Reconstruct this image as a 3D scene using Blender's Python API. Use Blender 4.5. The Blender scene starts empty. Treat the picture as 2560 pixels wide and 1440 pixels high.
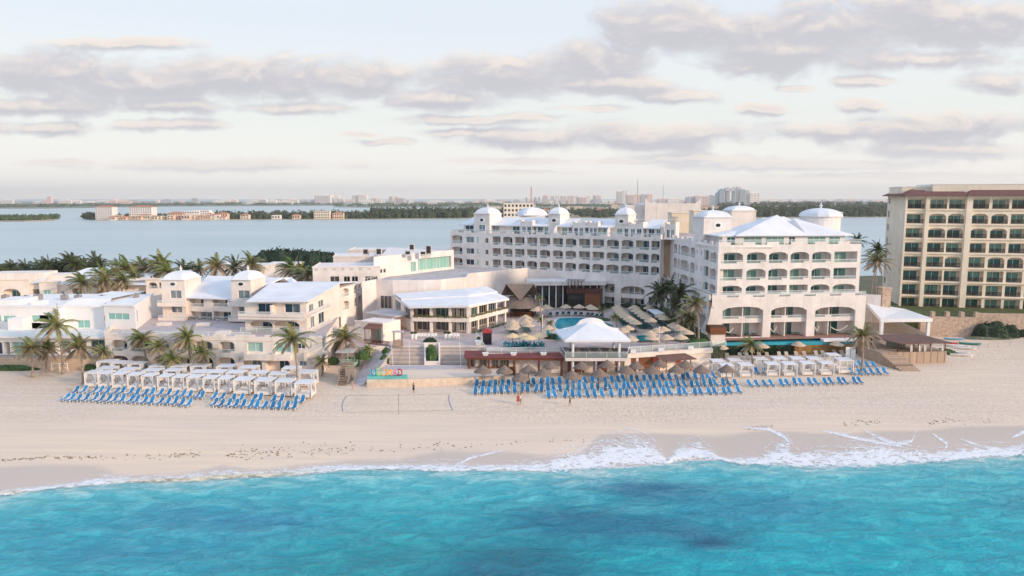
import bpy, math, random
from mathutils import Vector, noise as mn
random.seed(7)
R = math.radians
sc = bpy.context.scene
C = sc.collection
# ---------------------------------------------------------------- camera model
F, CX, CY, CAMZ = 1800.0, 1280.0, 720.0, 34.0
TH = math.atan(223/1800)
def ray(px, py):
    xc, yc = (px-CX)/F, -(py-CY)/F
    return (xc, math.cos(TH)+yc*math.sin(TH), -math.sin(TH)+yc*math.cos(TH))
def G(px, py, z):                       # point seen at a pixel of the survey photo, at height z
    d = ray(px, py); t = (z-CAMZ)/d[2]
    return (d[0]*t, d[1]*t, z)
def V(px, py, Y):                       # same, at ground distance Y
    d = ray(px, py); t = Y/d[1]
    return (d[0]*t, Y, CAMZ+d[2]*t)
cam = bpy.data.cameras.new('camera'); co = bpy.data.objects.new('camera', cam); C.objects.link(co)
co.location = (0, 0, CAMZ); co.rotation_euler = (math.pi/2-TH, 0, 0)
cam.sensor_width = 36; cam.lens = 36*F/2560; cam.clip_end = 120000; cam.clip_start = 1
sc.camera = co
# ---------------------------------------------------------------- materials
MATS = {}
def mat(name, col, rough=.8, var=.06, scale=1.0, bump=0.0, bscale=20, spec=.3, metal=0, col2=None, rnd=0, attr=False, trans=0, alpha=1, streak=0):
    if name in MATS: return MATS[name]
    m = bpy.data.materials.new(name); m.use_nodes = True; MATS[name] = m
    nt = m.node_tree; N = nt.nodes; L = nt.links
    b = N['Principled BSDF']
    b.inputs['Roughness'].default_value = rough; b.inputs['Metallic'].default_value = metal
    b.inputs['Specular IOR Level'].default_value = spec
    b.inputs['Transmission Weight'].default_value = trans; b.inputs['Alpha'].default_value = alpha
    tc = N.new('ShaderNodeTexCoord')
    nz = N.new('ShaderNodeTexNoise'); nz.inputs['Scale'].default_value = scale; nz.inputs['Detail'].default_value = 4
    L.new(tc.outputs['Object'], nz.inputs['Vector'])
    mx = N.new('ShaderNodeMix'); mx.data_type = 'RGBA'
    c = Vector(col); d = Vector(col2) if col2 else c*(1-var*2)
    up = c*(1+var) if not col2 else c
    mx.inputs[6].default_value = (*[min(1, v) for v in up], 1); mx.inputs[7].default_value = (*d, 1)
    mr = N.new('ShaderNodeMapRange'); mr.inputs[1].default_value = .3; mr.inputs[2].default_value = .7
    L.new(nz.outputs['Fac'], mr.inputs[0]); L.new(mr.outputs[0], mx.inputs[0])
    out = mx.outputs[2]
    if streak:      # rain streaks and patched render
        mp = N.new('ShaderNodeMapping'); mp.inputs['Scale'].default_value = (1, 1, .12); L.new(tc.outputs['Object'], mp.inputs[0])
        n3 = N.new('ShaderNodeTexNoise'); n3.inputs['Scale'].default_value = 1.1; n3.inputs['Detail'].default_value = 6; n3.inputs['Roughness'].default_value = .65; L.new(mp.outputs[0], n3.inputs['Vector'])
        r3 = N.new('ShaderNodeMapRange'); r3.inputs[1].default_value = .5; r3.inputs[2].default_value = .72; r3.inputs[4].default_value = streak; L.new(n3.outputs['Fac'], r3.inputs[0])
        m3 = N.new('ShaderNodeMix'); m3.data_type = 'RGBA'; m3.blend_type = 'MULTIPLY'; m3.inputs[7].default_value = (.72, .68, .66, 1); L.new(r3.outputs[0], m3.inputs[0]); L.new(out, m3.inputs[6]); out = m3.outputs[2]
    if attr:
        at = N.new('ShaderNodeAttribute'); at.attribute_name = 'col'
        m2 = N.new('ShaderNodeMix'); m2.data_type = 'RGBA'; m2.blend_type = 'MULTIPLY'; m2.inputs[0].default_value = 1
        L.new(out, m2.inputs[6]); L.new(at.outputs['Color'], m2.inputs[7]); out = m2.outputs[2]
    if rnd:
        oi = N.new('ShaderNodeObjectInfo'); r = N.new('ShaderNodeMapRange')
        r.inputs[3].default_value = 1-rnd; r.inputs[4].default_value = 1+rnd
        L.new(oi.outputs['Random'], r.inputs[0])
        hs = N.new('ShaderNodeHueSaturation'); L.new(r.outputs[0], hs.inputs['Value']); L.new(out, hs.inputs['Color']); out = hs.outputs[0]
    L.new(out, b.inputs['Base Color'])
    if bump:
        n2 = N.new('ShaderNodeTexNoise'); n2.inputs['Scale'].default_value = bscale; n2.inputs['Detail'].default_value = 3
        L.new(tc.outputs['Object'], n2.inputs['Vector'])
        bp = N.new('ShaderNodeBump'); bp.inputs['Strength'].default_value = bump; bp.inputs['Distance'].default_value = .1
        L.new(n2.outputs['Fac'], bp.inputs['Height']); L.new(bp.outputs[0], b.inputs['Normal'])
    return m
def glassmat(name, dark, pale, rough=.06):
    # window: dark room or pale curtain behind the pane, different for each window, folds in the curtain
    m = mat(name, dark, rough, 0, spec=.6); nt = m.node_tree; N = nt.nodes; L = nt.links; b = N['Principled BSDF']
    oi = N.new('ShaderNodeObjectInfo'); tc = N.new('ShaderNodeTexCoord')
    wv = N.new('ShaderNodeTexWave'); wv.inputs['Scale'].default_value = 2.2; wv.inputs['Distortion'].default_value = 1.5
    mp = N.new('ShaderNodeMapping'); mp.inputs['Scale'].default_value = (1, 1, .02); L.new(tc.outputs['Object'], mp.inputs[0]); L.new(mp.outputs[0], wv.inputs[0])
    nz = N.new('ShaderNodeTexNoise'); nz.inputs['Scale'].default_value = .45; nz.inputs['Detail'].default_value = 1
    mp2 = N.new('ShaderNodeMapping'); mp2.inputs['Scale'].default_value = (1, 1, .1); L.new(tc.outputs['Object'], mp2.inputs[0]); L.new(mp2.outputs[0], nz.inputs[0])
    ad = N.new('ShaderNodeMath'); ad.operation = 'ADD'; L.new(oi.outputs['Random'], ad.inputs[0]); L.new(nz.outputs['Fac'], ad.inputs[1])
    mr = N.new('ShaderNodeMapRange'); mr.inputs[1].default_value = .95; mr.inputs[2].default_value = 1.08; L.new(ad.outputs[0], mr.inputs[0])
    mx = N.new('ShaderNodeMix'); mx.data_type = 'RGBA'; mx.inputs[6].default_value = (*dark, 1)
    cw = N.new('ShaderNodeMix'); cw.data_type = 'RGBA'; cw.inputs[6].default_value = (*[v*.72 for v in pale], 1); cw.inputs[7].default_value = (*pale, 1)
    L.new(wv.outputs['Fac'], cw.inputs[0]); L.new(cw.outputs[2], mx.inputs[7]); L.new(mr.outputs[0], mx.inputs[0])
    L.new(mx.outputs[2], b.inputs['Base Color'])
    return m
def brickmat(name, c1, c2, mortar, bw, bh, ms=.04, rot=None, rough=.8):
    m = mat(name, c1, rough, 0); nt = m.node_tree; N = nt.nodes; L = nt.links; b = N['Principled BSDF']
    tc = N.new('ShaderNodeTexCoord'); mp = N.new('ShaderNodeMapping'); L.new(tc.outputs['Object'], mp.inputs[0])
    if rot: mp.inputs['Rotation'].default_value = rot
    br = N.new('ShaderNodeTexBrick'); br.inputs['Color1'].default_value = (*c1, 1); br.inputs['Color2'].default_value = (*c2, 1); br.inputs['Mortar'].default_value = (*mortar, 1)
    br.inputs['Scale'].default_value = 1; br.inputs['Brick Width'].default_value = bw; br.inputs['Row Height'].default_value = bh; br.inputs['Mortar Size'].default_value = ms
    L.new(mp.outputs[0], br.inputs[0])
    nz = N.new('ShaderNodeTexNoise'); nz.inputs['Scale'].default_value = .6; nz.inputs['Detail'].default_value = 5; L.new(tc.outputs['Object'], nz.inputs[0])
    mr = N.new('ShaderNodeMapRange'); mr.inputs[3].default_value = .8; mr.inputs[4].default_value = 1.15; L.new(nz.outputs['Fac'], mr.inputs[0])
    hs = N.new('ShaderNodeHueSaturation'); L.new(mr.outputs[0], hs.inputs['Value']); L.new(br.outputs[0], hs.inputs['Color']); L.new(hs.outputs[0], b.inputs['Base Color'])
    return m
STUC = mat('white_stucco', (.82, .745, .695), .85, .06, .35, .15, 8, streak=.45)
STUCW = mat('warm_stucco', (.85, .745, .66), .85, .06, .3, .15, 8, streak=.4)
ROOFW = mat('white_roof', (.79, .775, .775), .7, .05, .25, streak=.22)
TRIM = mat('white_trim', (.86, .84, .82), .5, .02)
WHITE = mat('white_paint', (.84, .83, .82), .45, .03)
BEIGE = mat('beige_stucco', (.88, .75, .59), .85, .06, .25, .1, 6, streak=.4)
GREYROOF = mat('grey_roof', (.50, .46, .45), .9, .10, .4)
REDTILE = brickmat('red_tile', (.17, .075, .065), (.22, .095, .08), (.12, .05, .04), .5, .4, .03)
MAROON = mat('maroon_roofing', (.20, .055, .05), .8, .1, .8)
BROWNROOF = mat('brown_roofing', (.17, .10, .08), .85, .12, .9)
WOOD = brickmat('red_wood', (.26, .10, .045), (.20, .075, .035), (.10, .04, .02), 6, .18, .02, (math.pi/2, 0, 0))
DKWOOD = mat('dark_wood', (.10, .035, .025), .7, .2, 3)
PALEWOOD = brickmat('pale_wood', (.52, .38, .28), (.42, .31, .23), (.25, .17, .12), 4, .16, .012)
STONE = brickmat('pale_stone', (.66, .49, .35), (.52, .38, .26), (.62, .5, .4), .9, .45, .03, (math.pi/2, 0, 0))
STONE2 = mat('rubble_stone', (.62, .47, .36), .9, .1, 2.2, 0.5, 3, col2=(.36, .26, .20))
TILE = brickmat('deck_tile', (.62, .49, .44), (.56, .45, .40), (.36, .27, .25), 2.6, 2.6, .05, (0, 0, .78))
TERR = brickmat('terrace_tile', (.56, .47, .45), (.5, .43, .42), (.36, .3, .3), 3.4, 3.4, .05, (0, 0, .4))
STEPM = brickmat('step_stone', (.60, .49, .42), (.55, .45, .39), (.4, .33, .29), 30, .1, .02)
BLUE = mat('blue_sling', (.03, .21, .42), .65, .08, 4, rnd=.22)
GREEN = mat('teal_sling', (.006, .17, .185), .65, .12, 5, rnd=.25)
TAN = mat('tan_sling', (.52, .42, .32), .7, .08, 4, rnd=.1)
THATCH = mat('thatch', (.30, .225, .175), .95, .12, 6, .8, 12, col2=(.15, .11, .09))
STRAW = mat('straw', (.66, .48, .27), .95, .1, 5, .6, 12, col2=(.48, .33, .17))
TRUNK = mat('palm_bark', (.36, .28, .22), .9, .2, 3)
FROND = mat('palm_frond', (1, 1, 1), .55, .05, 2, spec=.35, attr=True, rnd=.12)
LEAF = mat('leaf_green', (.085, .15, .035), .6, .2, 2.5, spec=.3, col2=(.03, .07, .018))
LEAFD = mat('leaf_dark', (.034, .062, .03), .6, .2, 1.2, spec=.2, col2=(.014, .03, .016))
LEAFF = mat('far_foliage', (.085, .105, .05), .8, .2, .03, spec=.1, col2=(.045, .06, .03))
MANG = mat('mangrove_green', (.11, .15, .055), .8, .2, .02, spec=.1, col2=(.055, .08, .035))
METAL = mat('dark_metal', (.04, .035, .035), .5, .1)
SKIN = mat('skin', (.45, .26, .18), .6, .05)
CLOTHB = mat('black_cloth', (.02, .02, .025), .8, .1)
CLOTHW = mat('white_cloth', (.78, .75, .72), .8, .03)
CLOTHR = mat('red_cloth', (.50, .06, .05), .8, .1)
CLOTHP = mat('pink_cloth', (.62, .38, .34), .8, .05)
HAIR = mat('dark_hair', (.025, .018, .015), .6, .2)
PLAST = mat('white_plastic', (.84, .83, .81), .4, .02)
TURQ = mat('turquoise_plastic', (.06, .34, .42), .5, .1)
GA = glassmat('green_glass', (.02, .09, .08), (.20, .36, .30))
GB = glassmat('blue_grey_glass', (.018, .045, .08), (.22, .27, .29))
GC = glassmat('teal_glass', (.02, .10, .085), (.16, .31, .24))
GD = glassmat('mint_glass', (.25, .50, .43), (.40, .62, .52))
GDARK = glassmat('dark_glass', (.025, .022, .022), (.10, .09, .08))
RAILG = mat('rail_glass', (.62, .74, .72), .06, 0, spec=.5, alpha=.35)
DRAIL = mat('iron_bars', (.05, .045, .04), .6, 0, alpha=.5)
POOLW = mat('pool_water', (.03, .38, .46), .08, .15, .25, .15, 2.5, spec=.5)
INFW = mat('infinity_water', (.03, .33, .42), .06, .1, .3, .1, 2, spec=.5)
# ---------------------------------------------------------------- objects
class MB:
    def __init__(s): s.v = []; s.f = []; s.mi = []; s.m = 0
    def add(s, vs, fs):
        o = len(s.v); s.v += [tuple(v) for v in vs]; s.f += [tuple(i+o for i in f) for f in fs]; s.mi += [s.m]*len(fs); return s
    def quad(s, *p): return s.add(p, [tuple(range(len(p)))])
    def box(s, x0, x1, y0, y1, z0, z1):
        return s.hexa([(x0, y0, z0), (x1, y0, z0), (x1, y1, z0), (x0, y1, z0), (x0, y0, z1), (x1, y0, z1), (x1, y1, z1), (x0, y1, z1)])
    def hexa(s, v): return s.add(v, [(0, 3, 2, 1), (4, 5, 6, 7), (0, 1, 5, 4), (1, 2, 6, 5), (2, 3, 7, 6), (3, 0, 4, 7)])
    def fbox(s, fr, u0, u1, d0, d1, z0, z1):
        P = fr.pt
        return s.hexa([P(u0, d0, z0), P(u1, d0, z0), P(u1, d1, z0), P(u0, d1, z0), P(u0, d0, z1), P(u1, d0, z1), P(u1, d1, z1), P(u0, d1, z1)])
    def prism(s, poly, z0, z1, bottom=False):
        n = len(poly); vs = [(p[0], p[1], z0) for p in poly]+[(p[0], p[1], z1) for p in poly]
        fs = [(i, (i+1) % n, n+(i+1) % n, n+i) for i in range(n)]+[tuple(range(n, 2*n))]
        if bottom: fs.append(tuple(range(n))[::-1])
        return s.add(vs, fs)
    def tube(s, a, b, r, n=6, r2=None):
        a, b = Vector(a), Vector(b); d = (b-a)
        if d.length < 1e-6: return s
        d.normalize(); x = d.cross(Vector((0, 0, 1)) if abs(d.z) < .9 else Vector((1, 0, 0))).normalized(); y = d.cross(x)
        r2 = r if r2 is None else r2; vs = []
        for p, q in ((a, r), (b, r2)):
            for k in range(n):
                t = 2*math.pi*k/n; vs.append(p+x*q*math.cos(t)+y*q*math.sin(t))
        return s.add(vs, [(k, (k+1) % n, n+(k+1) % n, n+k) for k in range(n)]+[tuple(range(n))[::-1], tuple(range(n, 2*n))])
    def lathe(s, c, prof, n=12, rot=0, jit=None):
        vs = []; fs = []
        for (r, z) in prof:
            for k in range(n):
                t = rot+2*math.pi*k/n; q = r*(1+(jit(k, z) if jit else 0)); vs.append((c[0]+q*math.cos(t), c[1]+q*math.sin(t), c[2]+z))
        for i in range(len(prof)-1):
            for k in range(n): a = i*n+k; b = i*n+(k+1) % n; fs.append((a, b, b+n, a+n))
        fs.append(tuple(range((len(prof)-1)*n, len(prof)*n)))
        return s.add(vs, fs)
    def build(s, name, mats, parent=None, smooth=False, **kw):
        me = bpy.data.meshes.new(name)
        off = Vector((0, 0, 0))
        p = parent
        while p is not None: off += Vector(p.location); p = p.parent
        me.from_pydata([Vector(v)-off for v in s.v], [], s.f)
        for m in (mats if isinstance(mats, (list, tuple)) else [mats]): me.materials.append(m)
        if any(s.mi): me.polygons.foreach_set('material_index', s.mi)
        if smooth: me.polygons.foreach_set('use_smooth', [True]*len(s.f))
        me.update()
        o = bpy.data.objects.new(name, me); C.objects.link(o); o.parent = parent
        for k, v in kw.items(): o[k] = v
        return o
def thing(name, loc, label, cat, group=None):
    o = bpy.data.objects.new(name, None); C.objects.link(o); o.location = loc[:3]; o.empty_display_size = .5
    o['label'] = label; o['category'] = cat
    if group: o['group'] = group
    return o
def tag(o, label, cat, group=None):
    o['label'] = label; o['category'] = cat
    if group: o['group'] = group
    return o
def dup(root, loc, rot=None, label=None, scale=None):
    r = root.copy(); C.objects.link(r); r.location = loc[:3]
    if rot is not None: r.rotation_euler = (0, 0, rot)
    if scale is not None: r.scale = (scale,)*3 if not isinstance(scale, tuple) else scale
    if label: r['label'] = label
    for ch in list(root.children):
        c = ch.copy(); C.objects.link(c); c.parent = r
        for g in list(ch.children):
            d = g.copy(); C.objects.link(d); d.parent = c
    return r
ONES = ['', 'first', 'second', 'third', 'fourth', 'fifth', 'sixth', 'seventh', 'eighth', 'ninth', 'tenth', 'eleventh', 'twelfth', 'thirteenth', 'fourteenth', 'fifteenth', 'sixteenth', 'seventeenth', 'eighteenth', 'nineteenth']
TENS = {20: ('twentieth', 'twenty'), 30: ('thirtieth', 'thirty'), 40: ('fortieth', 'forty'), 50: ('fiftieth', 'fifty'), 60: ('sixtieth', 'sixty'), 70: ('seventieth', 'seventy'), 80: ('eightieth', 'eighty'), 90: ('ninetieth', 'ninety')}
def ordn(n):
    if n >= 100: return 'hundred-and-'+ordn(n-100) if n > 100 else 'hundredth'
    if n < 20: return ONES[n]
    t = n//10*10
    return TENS[t][0] if n == t else TENS[t][1]+'-'+ONES[n-t]
def place(proto, spots, labelf):        # spots: (loc, rot, scale); first spot moves the thing itself
    n = len(spots); out = []
    for i, (loc, rot, s) in enumerate(spots):
        if n - i <= i and n > 4: w = ('rightmost' if i == n-1 else ordn(n-i)+' from the right')
        else: w = ('leftmost' if i == 0 else ordn(i+1)+' from the left')
        lab = labelf(w, i)
        if i == 0 and not proto.get('_used'):
            proto.location = loc[:3]; proto.rotation_euler = (0, 0, rot); proto['label'] = lab; proto['_used'] = 1
            if s is not None: proto.scale = (s,)*3 if not isinstance(s, tuple) else s
            out.append(proto)
        else: out.append(dup(proto, loc, rot, lab, s))
    return out
# ---------------------------------------------------------------- facades
class Fr:
    def __init__(s, A, B):
        s.A = Vector((A[0], A[1])); d = Vector((B[0], B[1]))-s.A; s.L = d.length; s.t = d/s.L
        n = Vector((-s.t.y, s.t.x)); s.n = n if n.dot((s.A+s.t*s.L/2)) > 0 else -n
        s.ang = math.atan2(s.t.y, s.t.x)
    def pt(s, u, d, z): q = s.A+s.t*u+s.n*d; return (q.x, q.y, z)
    def px(s, px, py):
        r = ray(px, py); k = s.A.dot(s.n)/(r[0]*s.n.x+r[1]*s.n.y)
        q = Vector((r[0]*k, r[1]*k)); return ((q-s.A).dot(s.t), CAMZ+r[2]*k)
    def off(s, d, e0=0, e1=0):
        a = s.pt(-e0, d, 0); b = s.pt(s.L+e1, d, 0); return Fr(a, b)
def door(root, fr, u0, u1, z0, z1, d, gm, name='balcony_door', pane=True, mull=None, fw=.07):
    mb = MB(); w = u1-u0; h = z1-z0
    for a, b, c, e in ((0, fw, 0, h), (w-fw, w, 0, h), (fw, w-fw, h-fw, h), (fw, w-fw, 0, fw)): mb.fbox(fr, u0+a, u0+b, d, d+.1, z0+c, z0+e)
    for k in range(1, (mull or max(2, int(w/1.3)))):
        c = u0+w*k/(mull or max(2, int(w/1.3))); mb.fbox(fr, c-fw/2, c+fw/2, d, d+.1, z0+fw, z1-fw)
    o = mb.build(name, TRIM, root)
    MB().quad(fr.pt(u0+fw, d+.05, z0+fw), fr.pt(u1-fw, d+.05, z0+fw), fr.pt(u1-fw, d+.05, z1-fw), fr.pt(u0+fw, d+.05, z1-fw)).build('pane', gm, o)
    return o
def rail(root, pts, h=1.0, glass=True, sp=2.4, name='railing', r=.045, m=None):
    mb = MB()
    for i in range(len(pts)-1):
        a, b = Vector(pts[i]), Vector(pts[i+1]); mb.tube(a+Vector((0, 0, h)), b+Vector((0, 0, h)), r, 5)
        n = max(1, int((b-a).length/sp+.5))
        for k in range(n+(i == len(pts)-2)):
            p = a.lerp(b, k/n); mb.tube(p, p+Vector((0, 0, h)), r*.8, 5)
    o = mb.build(name, m or WHITE, root)
    if glass:
        g = MB()
        for i in range(len(pts)-1):
            a, b = Vector(pts[i]), Vector(pts[i+1]); z = Vector((0, 0, 1))
            g.quad(a+z*.08, b+z*.08, b+z*(h-.08), a+z*(h-.08))
        g.build('glass_panel', RAILG, o)
    return o
def archpts(u0, u1, z1, rise, n=8):
    if rise <= 0: return [(u0, z1), (u1, z1)]
    w = (u1-u0)/2; c = (u0+u1)/2; pts = []
    for k in range(n+1):
        t = -1+2*k/n; pts.append((c+w*t, z1-rise+rise*math.sqrt(max(0, 1-t*t))**.9))
    return pts
def row(mb, root, fr, u0, u1, z0, z1, opens, d0=0.0, top=None):
    """front skin from u0..u1, z0..z1 with openings; each opening dict(u0,u1,z0,z1,rise,kind)"""
    P = fr.pt
    if not opens:
        mb.quad(P(u0, d0, z0), P(u1, d0, z0), P(u1, d0, z1), P(u0, d0, z1)); return
    edges = [u0]+[(opens[i]['u1']+opens[i+1]['u0'])/2 for i in range(len(opens)-1)]+[u1]
    for i, o in enumerate(opens):
        c0, c1 = edges[i], edges[i+1]; a, b, p, q = o['u0'], o['u1'], o['z0'], o['z1']
        q = min(q, z1-.02); p = max(p, z0+.0)
        rise = o.get('rise', 0); k = o.get('kind', 'balcony'); D = o.get('depth', 1.8 if k in ('balcony', 'patio') else .18)
        if p > z0+.001: mb.quad(P(c0, d0, z0), P(c1, d0, z0), P(c1, d0, p), P(c0, d0, p))
        mb.quad(P(c0, d0, p), P(a, d0, p), P(a, d0, q-rise), P(c0, d0, q-rise))
        mb.quad(P(b, d0, p), P(c1, d0, p), P(c1, d0, q-rise), P(b, d0, q-rise))
        ap = archpts(a, b, q, rise)
        if rise > 0:
            mb.quad(P(c0, d0, q-rise), P(a, d0, q-rise), P(a, d0, z1), P(c0, d0, z1)); mb.quad(P(b, d0, q-rise), P(c1, d0, q-rise), P(c1, d0, z1), P(b, d0, z1))
            for j in range(len(ap)-1): mb.quad(P(ap[j][0], d0, ap[j][1]), P(ap[j+1][0], d0, ap[j+1][1]), P(ap[j+1][0], d0, z1), P(ap[j][0], d0, z1))
        else: mb.quad(P(c0, d0, q), P(c1, d0, q), P(c1, d0, z1), P(c0, d0, z1))
        e = d0+D
        if k in ('balcony', 'patio'):
            t = d0+.2; fz = p-(o.get('drop', .45) if k == 'balcony' else 0)
            # reveal + ledge
            mb.quad(P(a, d0, p), P(b, d0, p), P(b, t, p), P(a, t, p))
            if k == 'balcony': mb.quad(P(a, t, fz), P(b, t, fz), P(b, t, p), P(a, t, p))
            for uu in (a, b): mb.quad(P(uu, d0, fz), P(uu, e, fz), P(uu, e, q), P(uu, d0, q-rise))
            for j in range(len(ap)-1): mb.quad(P(ap[j][0], d0, ap[j][1]), P(ap[j+1][0], d0, ap[j+1][1]), P(ap[j+1][0], t, ap[j+1][1]), P(ap[j][0], t, ap[j][1]))
            for j in range(len(ap)-1 if rise > 0 else 0): mb.quad(P(ap[j][0], t, ap[j][1]), P(ap[j+1][0], t, ap[j+1][1]), P(ap[j+1][0], t, q), P(ap[j][0], t, q))
            mb.quad(P(a, t, q), P(b, t, q), P(b, e, q), P(a, e, q)); mb.quad(P(a, t, fz), P(b, t, fz), P(b, e, fz), P(a, e, fz)); mb.quad(P(a, e, fz), P(b, e, fz), P(b, e, q), P(a, e, q))
            w = b-a; fa = o.get('side', .12); du0 = a+w*fa; du1 = du0+w*o.get('dw', .6)
            door(root, fr, du0, min(du1, b-.1), fz+.03, q-.25-rise*.3, e-.13, o.get('gm', GA))
            if o.get('rail', 1):
                rm = MB(); rz = fz+1.05
                rm.m = 0; rm.tube(P(a, d0+.1, rz), P(b, d0+.1, rz), .05, 5)
                ro = rm.build('railing', o.get('rm', WHITE), root)
                MB().quad(P(a, d0+.1, p+.02), P(b, d0+.1, p+.02), P(b, d0+.1, rz-.05), P(a, d0+.1, rz-.05)).build('glass_panel', DRAIL if o.get('rg') else RAILG, ro)
            if o.get('step'):
                s = o['step']; mb.fbox(fr, a if s < 0 else b-w*.28, a+w*.28 if s < 0 else b, d0-.03, d0+.25, p-.01, p+.32)
        elif k == 'hole':
            for uu in (a, b): mb.quad(P(uu, d0, p), P(uu, e, p), P(uu, e, q-rise), P(uu, d0, q-rise))
            for j in range(len(ap)-1): mb.quad(P(ap[j][0], d0, ap[j][1]), P(ap[j+1][0], d0, ap[j+1][1]), P(ap[j+1][0], e, ap[j+1][1]), P(ap[j][0], e, ap[j][1]))
            mb.quad(P(a, d0, p), P(b, d0, p), P(b, e, p), P(a, e, p))
        else:
            for uu in (a, b): mb.quad(P(uu, d0, p), P(uu, e, p), P(uu, e, q), P(uu, d0, q))
            for zz in (p, q): mb.quad(P(a, d0, zz), P(b, d0, zz), P(b, e, zz), P(a, e, zz))
            door(root, fr, a, b, p, q, e-.12, o.get('gm', GA), 'window')
def opx(fr, x0, y0, x1, y1, **kw):      # opening measured on the survey photo
    ym, xm = (y0+y1)/2, (x0+x1)/2
    d = dict(u0=fr.px(x0, ym)[0], u1=fr.px(x1, ym)[0], z0=fr.px(xm, y1)[1], z1=fr.px(xm, y0)[1]); d.update(kw); return d
def sqdome(mb, c, half, h, rot, n=7, over=.25, hy=None):
    """cloister dome on a square plan"""
    hy = hy or half; rings = []; ca, sa = math.cos(rot), math.sin(rot)
    prof = [(1+over/half, 0), (1+over/half, .12)]+[(math.cos(t)**.95, .12+h*math.sin(t)**1.15) for t in [math.pi/2*k/n for k in range(n)]]
    ch = .35
    for (s, z) in prof:
        a, b = half*s, hy*s; k = ch*s*min(half, hy)*(.2 if z < .2 else .6)
        ring = [(-a+k, -b), (a-k, -b), (a, -b+k), (a, b-k), (a-k, b), (-a+k, b), (-a, b-k), (-a, -b+k)]
        rings.append([(c[0]+x*ca-y*sa, c[1]+x*sa+y*ca, c[2]+z) for x, y in ring])
    vs = [v for r in rings for v in r]; fs = []
    for i in range(len(rings)-1):
        for k in range(8): a = i*8+k; b = i*8+(k+1) % 8; fs.append((a, b, b+8, a+8))
    top = len(vs); vs.append((c[0], c[1], c[2]+.12+h)); fs += [((len(rings)-1)*8+k, (len(rings)-1)*8+(k+1) % 8, top) for k in range(8)]
    mb.add(vs, fs)
def finial(mb, p, s=1):
    mb.lathe(p, [(.35*s, -.1), (.3*s, .2*s), (.15*s, .3*s), (.42*s, .6*s), (.42*s, .75*s), (.12*s, .85*s), (.2*s, 1.1*s), (.03*s, 1.4*s)], 8)
def tower(root, fr, u0, u1, d0, d1, z0, z1, dh, oval=True, wm=None, win=None, face='f'):
    mb = MB(); mb.fbox(fr, u0, u1, d0, d1, z0, z1); t = mb.build('tower', wm or STUC, root)
    cu, cd = (u0+u1)/2, (d0+d1)/2; rb = MB(); c = fr.pt(cu, cd, z1)
    sqdome(rb, c, (u1-u0)/2, dh, fr.ang, hy=(d1-d0)/2); rb.build('dome', ROOFW, t, smooth=False)
    fb = MB(); finial(fb, (c[0], c[1], z1+dh+.1), .8); fb.build('finial', ROOFW, t)
    if oval:
        ob = MB(); zc = z1-1.7
        if face == 'f': P = lambda a, b, d: fr.pt(cu+a, d0-d, zc+b)
        for r, d, mi in ((.85, .06, 0), (.5, .09, 1)):
            ob.m = mi; n = 14; ob.add([P(r*1.15*math.cos(2*math.pi*k/n), r*.8*math.sin(2*math.pi*k/n), d) for k in range(n)]+[P(r*1.15*math.cos(2*math.pi*k/n), r*.8*math.sin(2*math.pi*k/n), -.05) for k in range(n)],
                [tuple(range(n))]+[(k, (k+1) % n, n+(k+1) % n, n+k) for k in range(n)])
        ob.build('round_window', [TRIM, GDARK], t)
    return t
# ---------------------------------------------------------------- shoreline, beach, sea
def interp(pts, x):
    if x <= pts[0][0]: return pts[0][1]
    for (a, b), (c, d) in zip(pts, pts[1:]):
        if x <= c: return b+(d-b)*(x-a)/(c-a)
    return pts[-1][1]
def worldline(pp, z): return sorted([G(x, y, z)[:2] for x, y in pp])
SH = worldline([(0, 1234), (120, 1220), (200, 1212), (330, 1200), (480, 1197), (560, 1188), (700, 1182), (850, 1170), (1000, 1166), (1100, 1172), (1300, 1170), (1400, 1172), (1500, 1168), (1640, 1162), (1700, 1152), (1830, 1150), (2000, 1158), (2150, 1158), (2300, 1150), (2450, 1140), (2560, 1132)], 0)
WET = worldline([(0, 1165), (150, 1158), (250, 1158), (300, 1172), (450, 1172), (560, 1152), (640, 1160), (760, 1150), (880, 1140), (1000, 1138), (1100, 1125), (1280, 1126), (1380, 1135), (1450, 1130), (1500, 1090), (1640, 1085), (1800, 1090), (1900, 1080), (2100, 1085), (2200, 1078), (2300, 1078), (2400, 1070), (2560, 1066)], .8)
def shore(x): return interp(SH, x)
def sandz(x, y):
    t = y-shore(x)
    n = mn.noise(Vector((x*.06, y*.06, 0)))*.15*min(1, max(0, t/20))
    if t < 0: return max(-3, t*.09)
    z = 2.0*(1-math.exp(-t/14.0))+n*.6
    return z
def grid(name, xs, ys, zf, mats, attrs, smooth=True):
    nx, ny = len(xs), len(ys); vs = [(x, y, zf(x, y)) for y in ys for x in xs]
    fs = [(j*nx+i, j*nx+i+1, (j+1)*nx+i+1, (j+1)*nx+i) for j in range(ny-1) for i in range(nx-1)]
    me = bpy.data.meshes.new(name); me.from_pydata(vs, [], fs); me.materials.append(mats)
    for an, fn in attrs.items():
        a = me.color_attributes.new(an, 'FLOAT_COLOR', 'POINT'); d = []
        for v in vs: d += list(fn(v[0], v[1]))
        a.data.foreach_set('color', d)
    if smooth: me.polygons.foreach_set('use_smooth', [True]*len(fs))
    o = bpy.data.objects.new(name, me); C.objects.link(o); return o
def rng(a, b, s):
    n = int((b-a)/s); return [a+(b-a)*i/n for i in range(n+1)]
def lerp3(a, b, t): t = max(0, min(1, t)); return tuple(a[i]+(b[i]-a[i])*t for i in range(3))
def ss(a, b, x): t = max(0, min(1, (x-a)/(b-a))); return t*t*(3-2*t)
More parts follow.
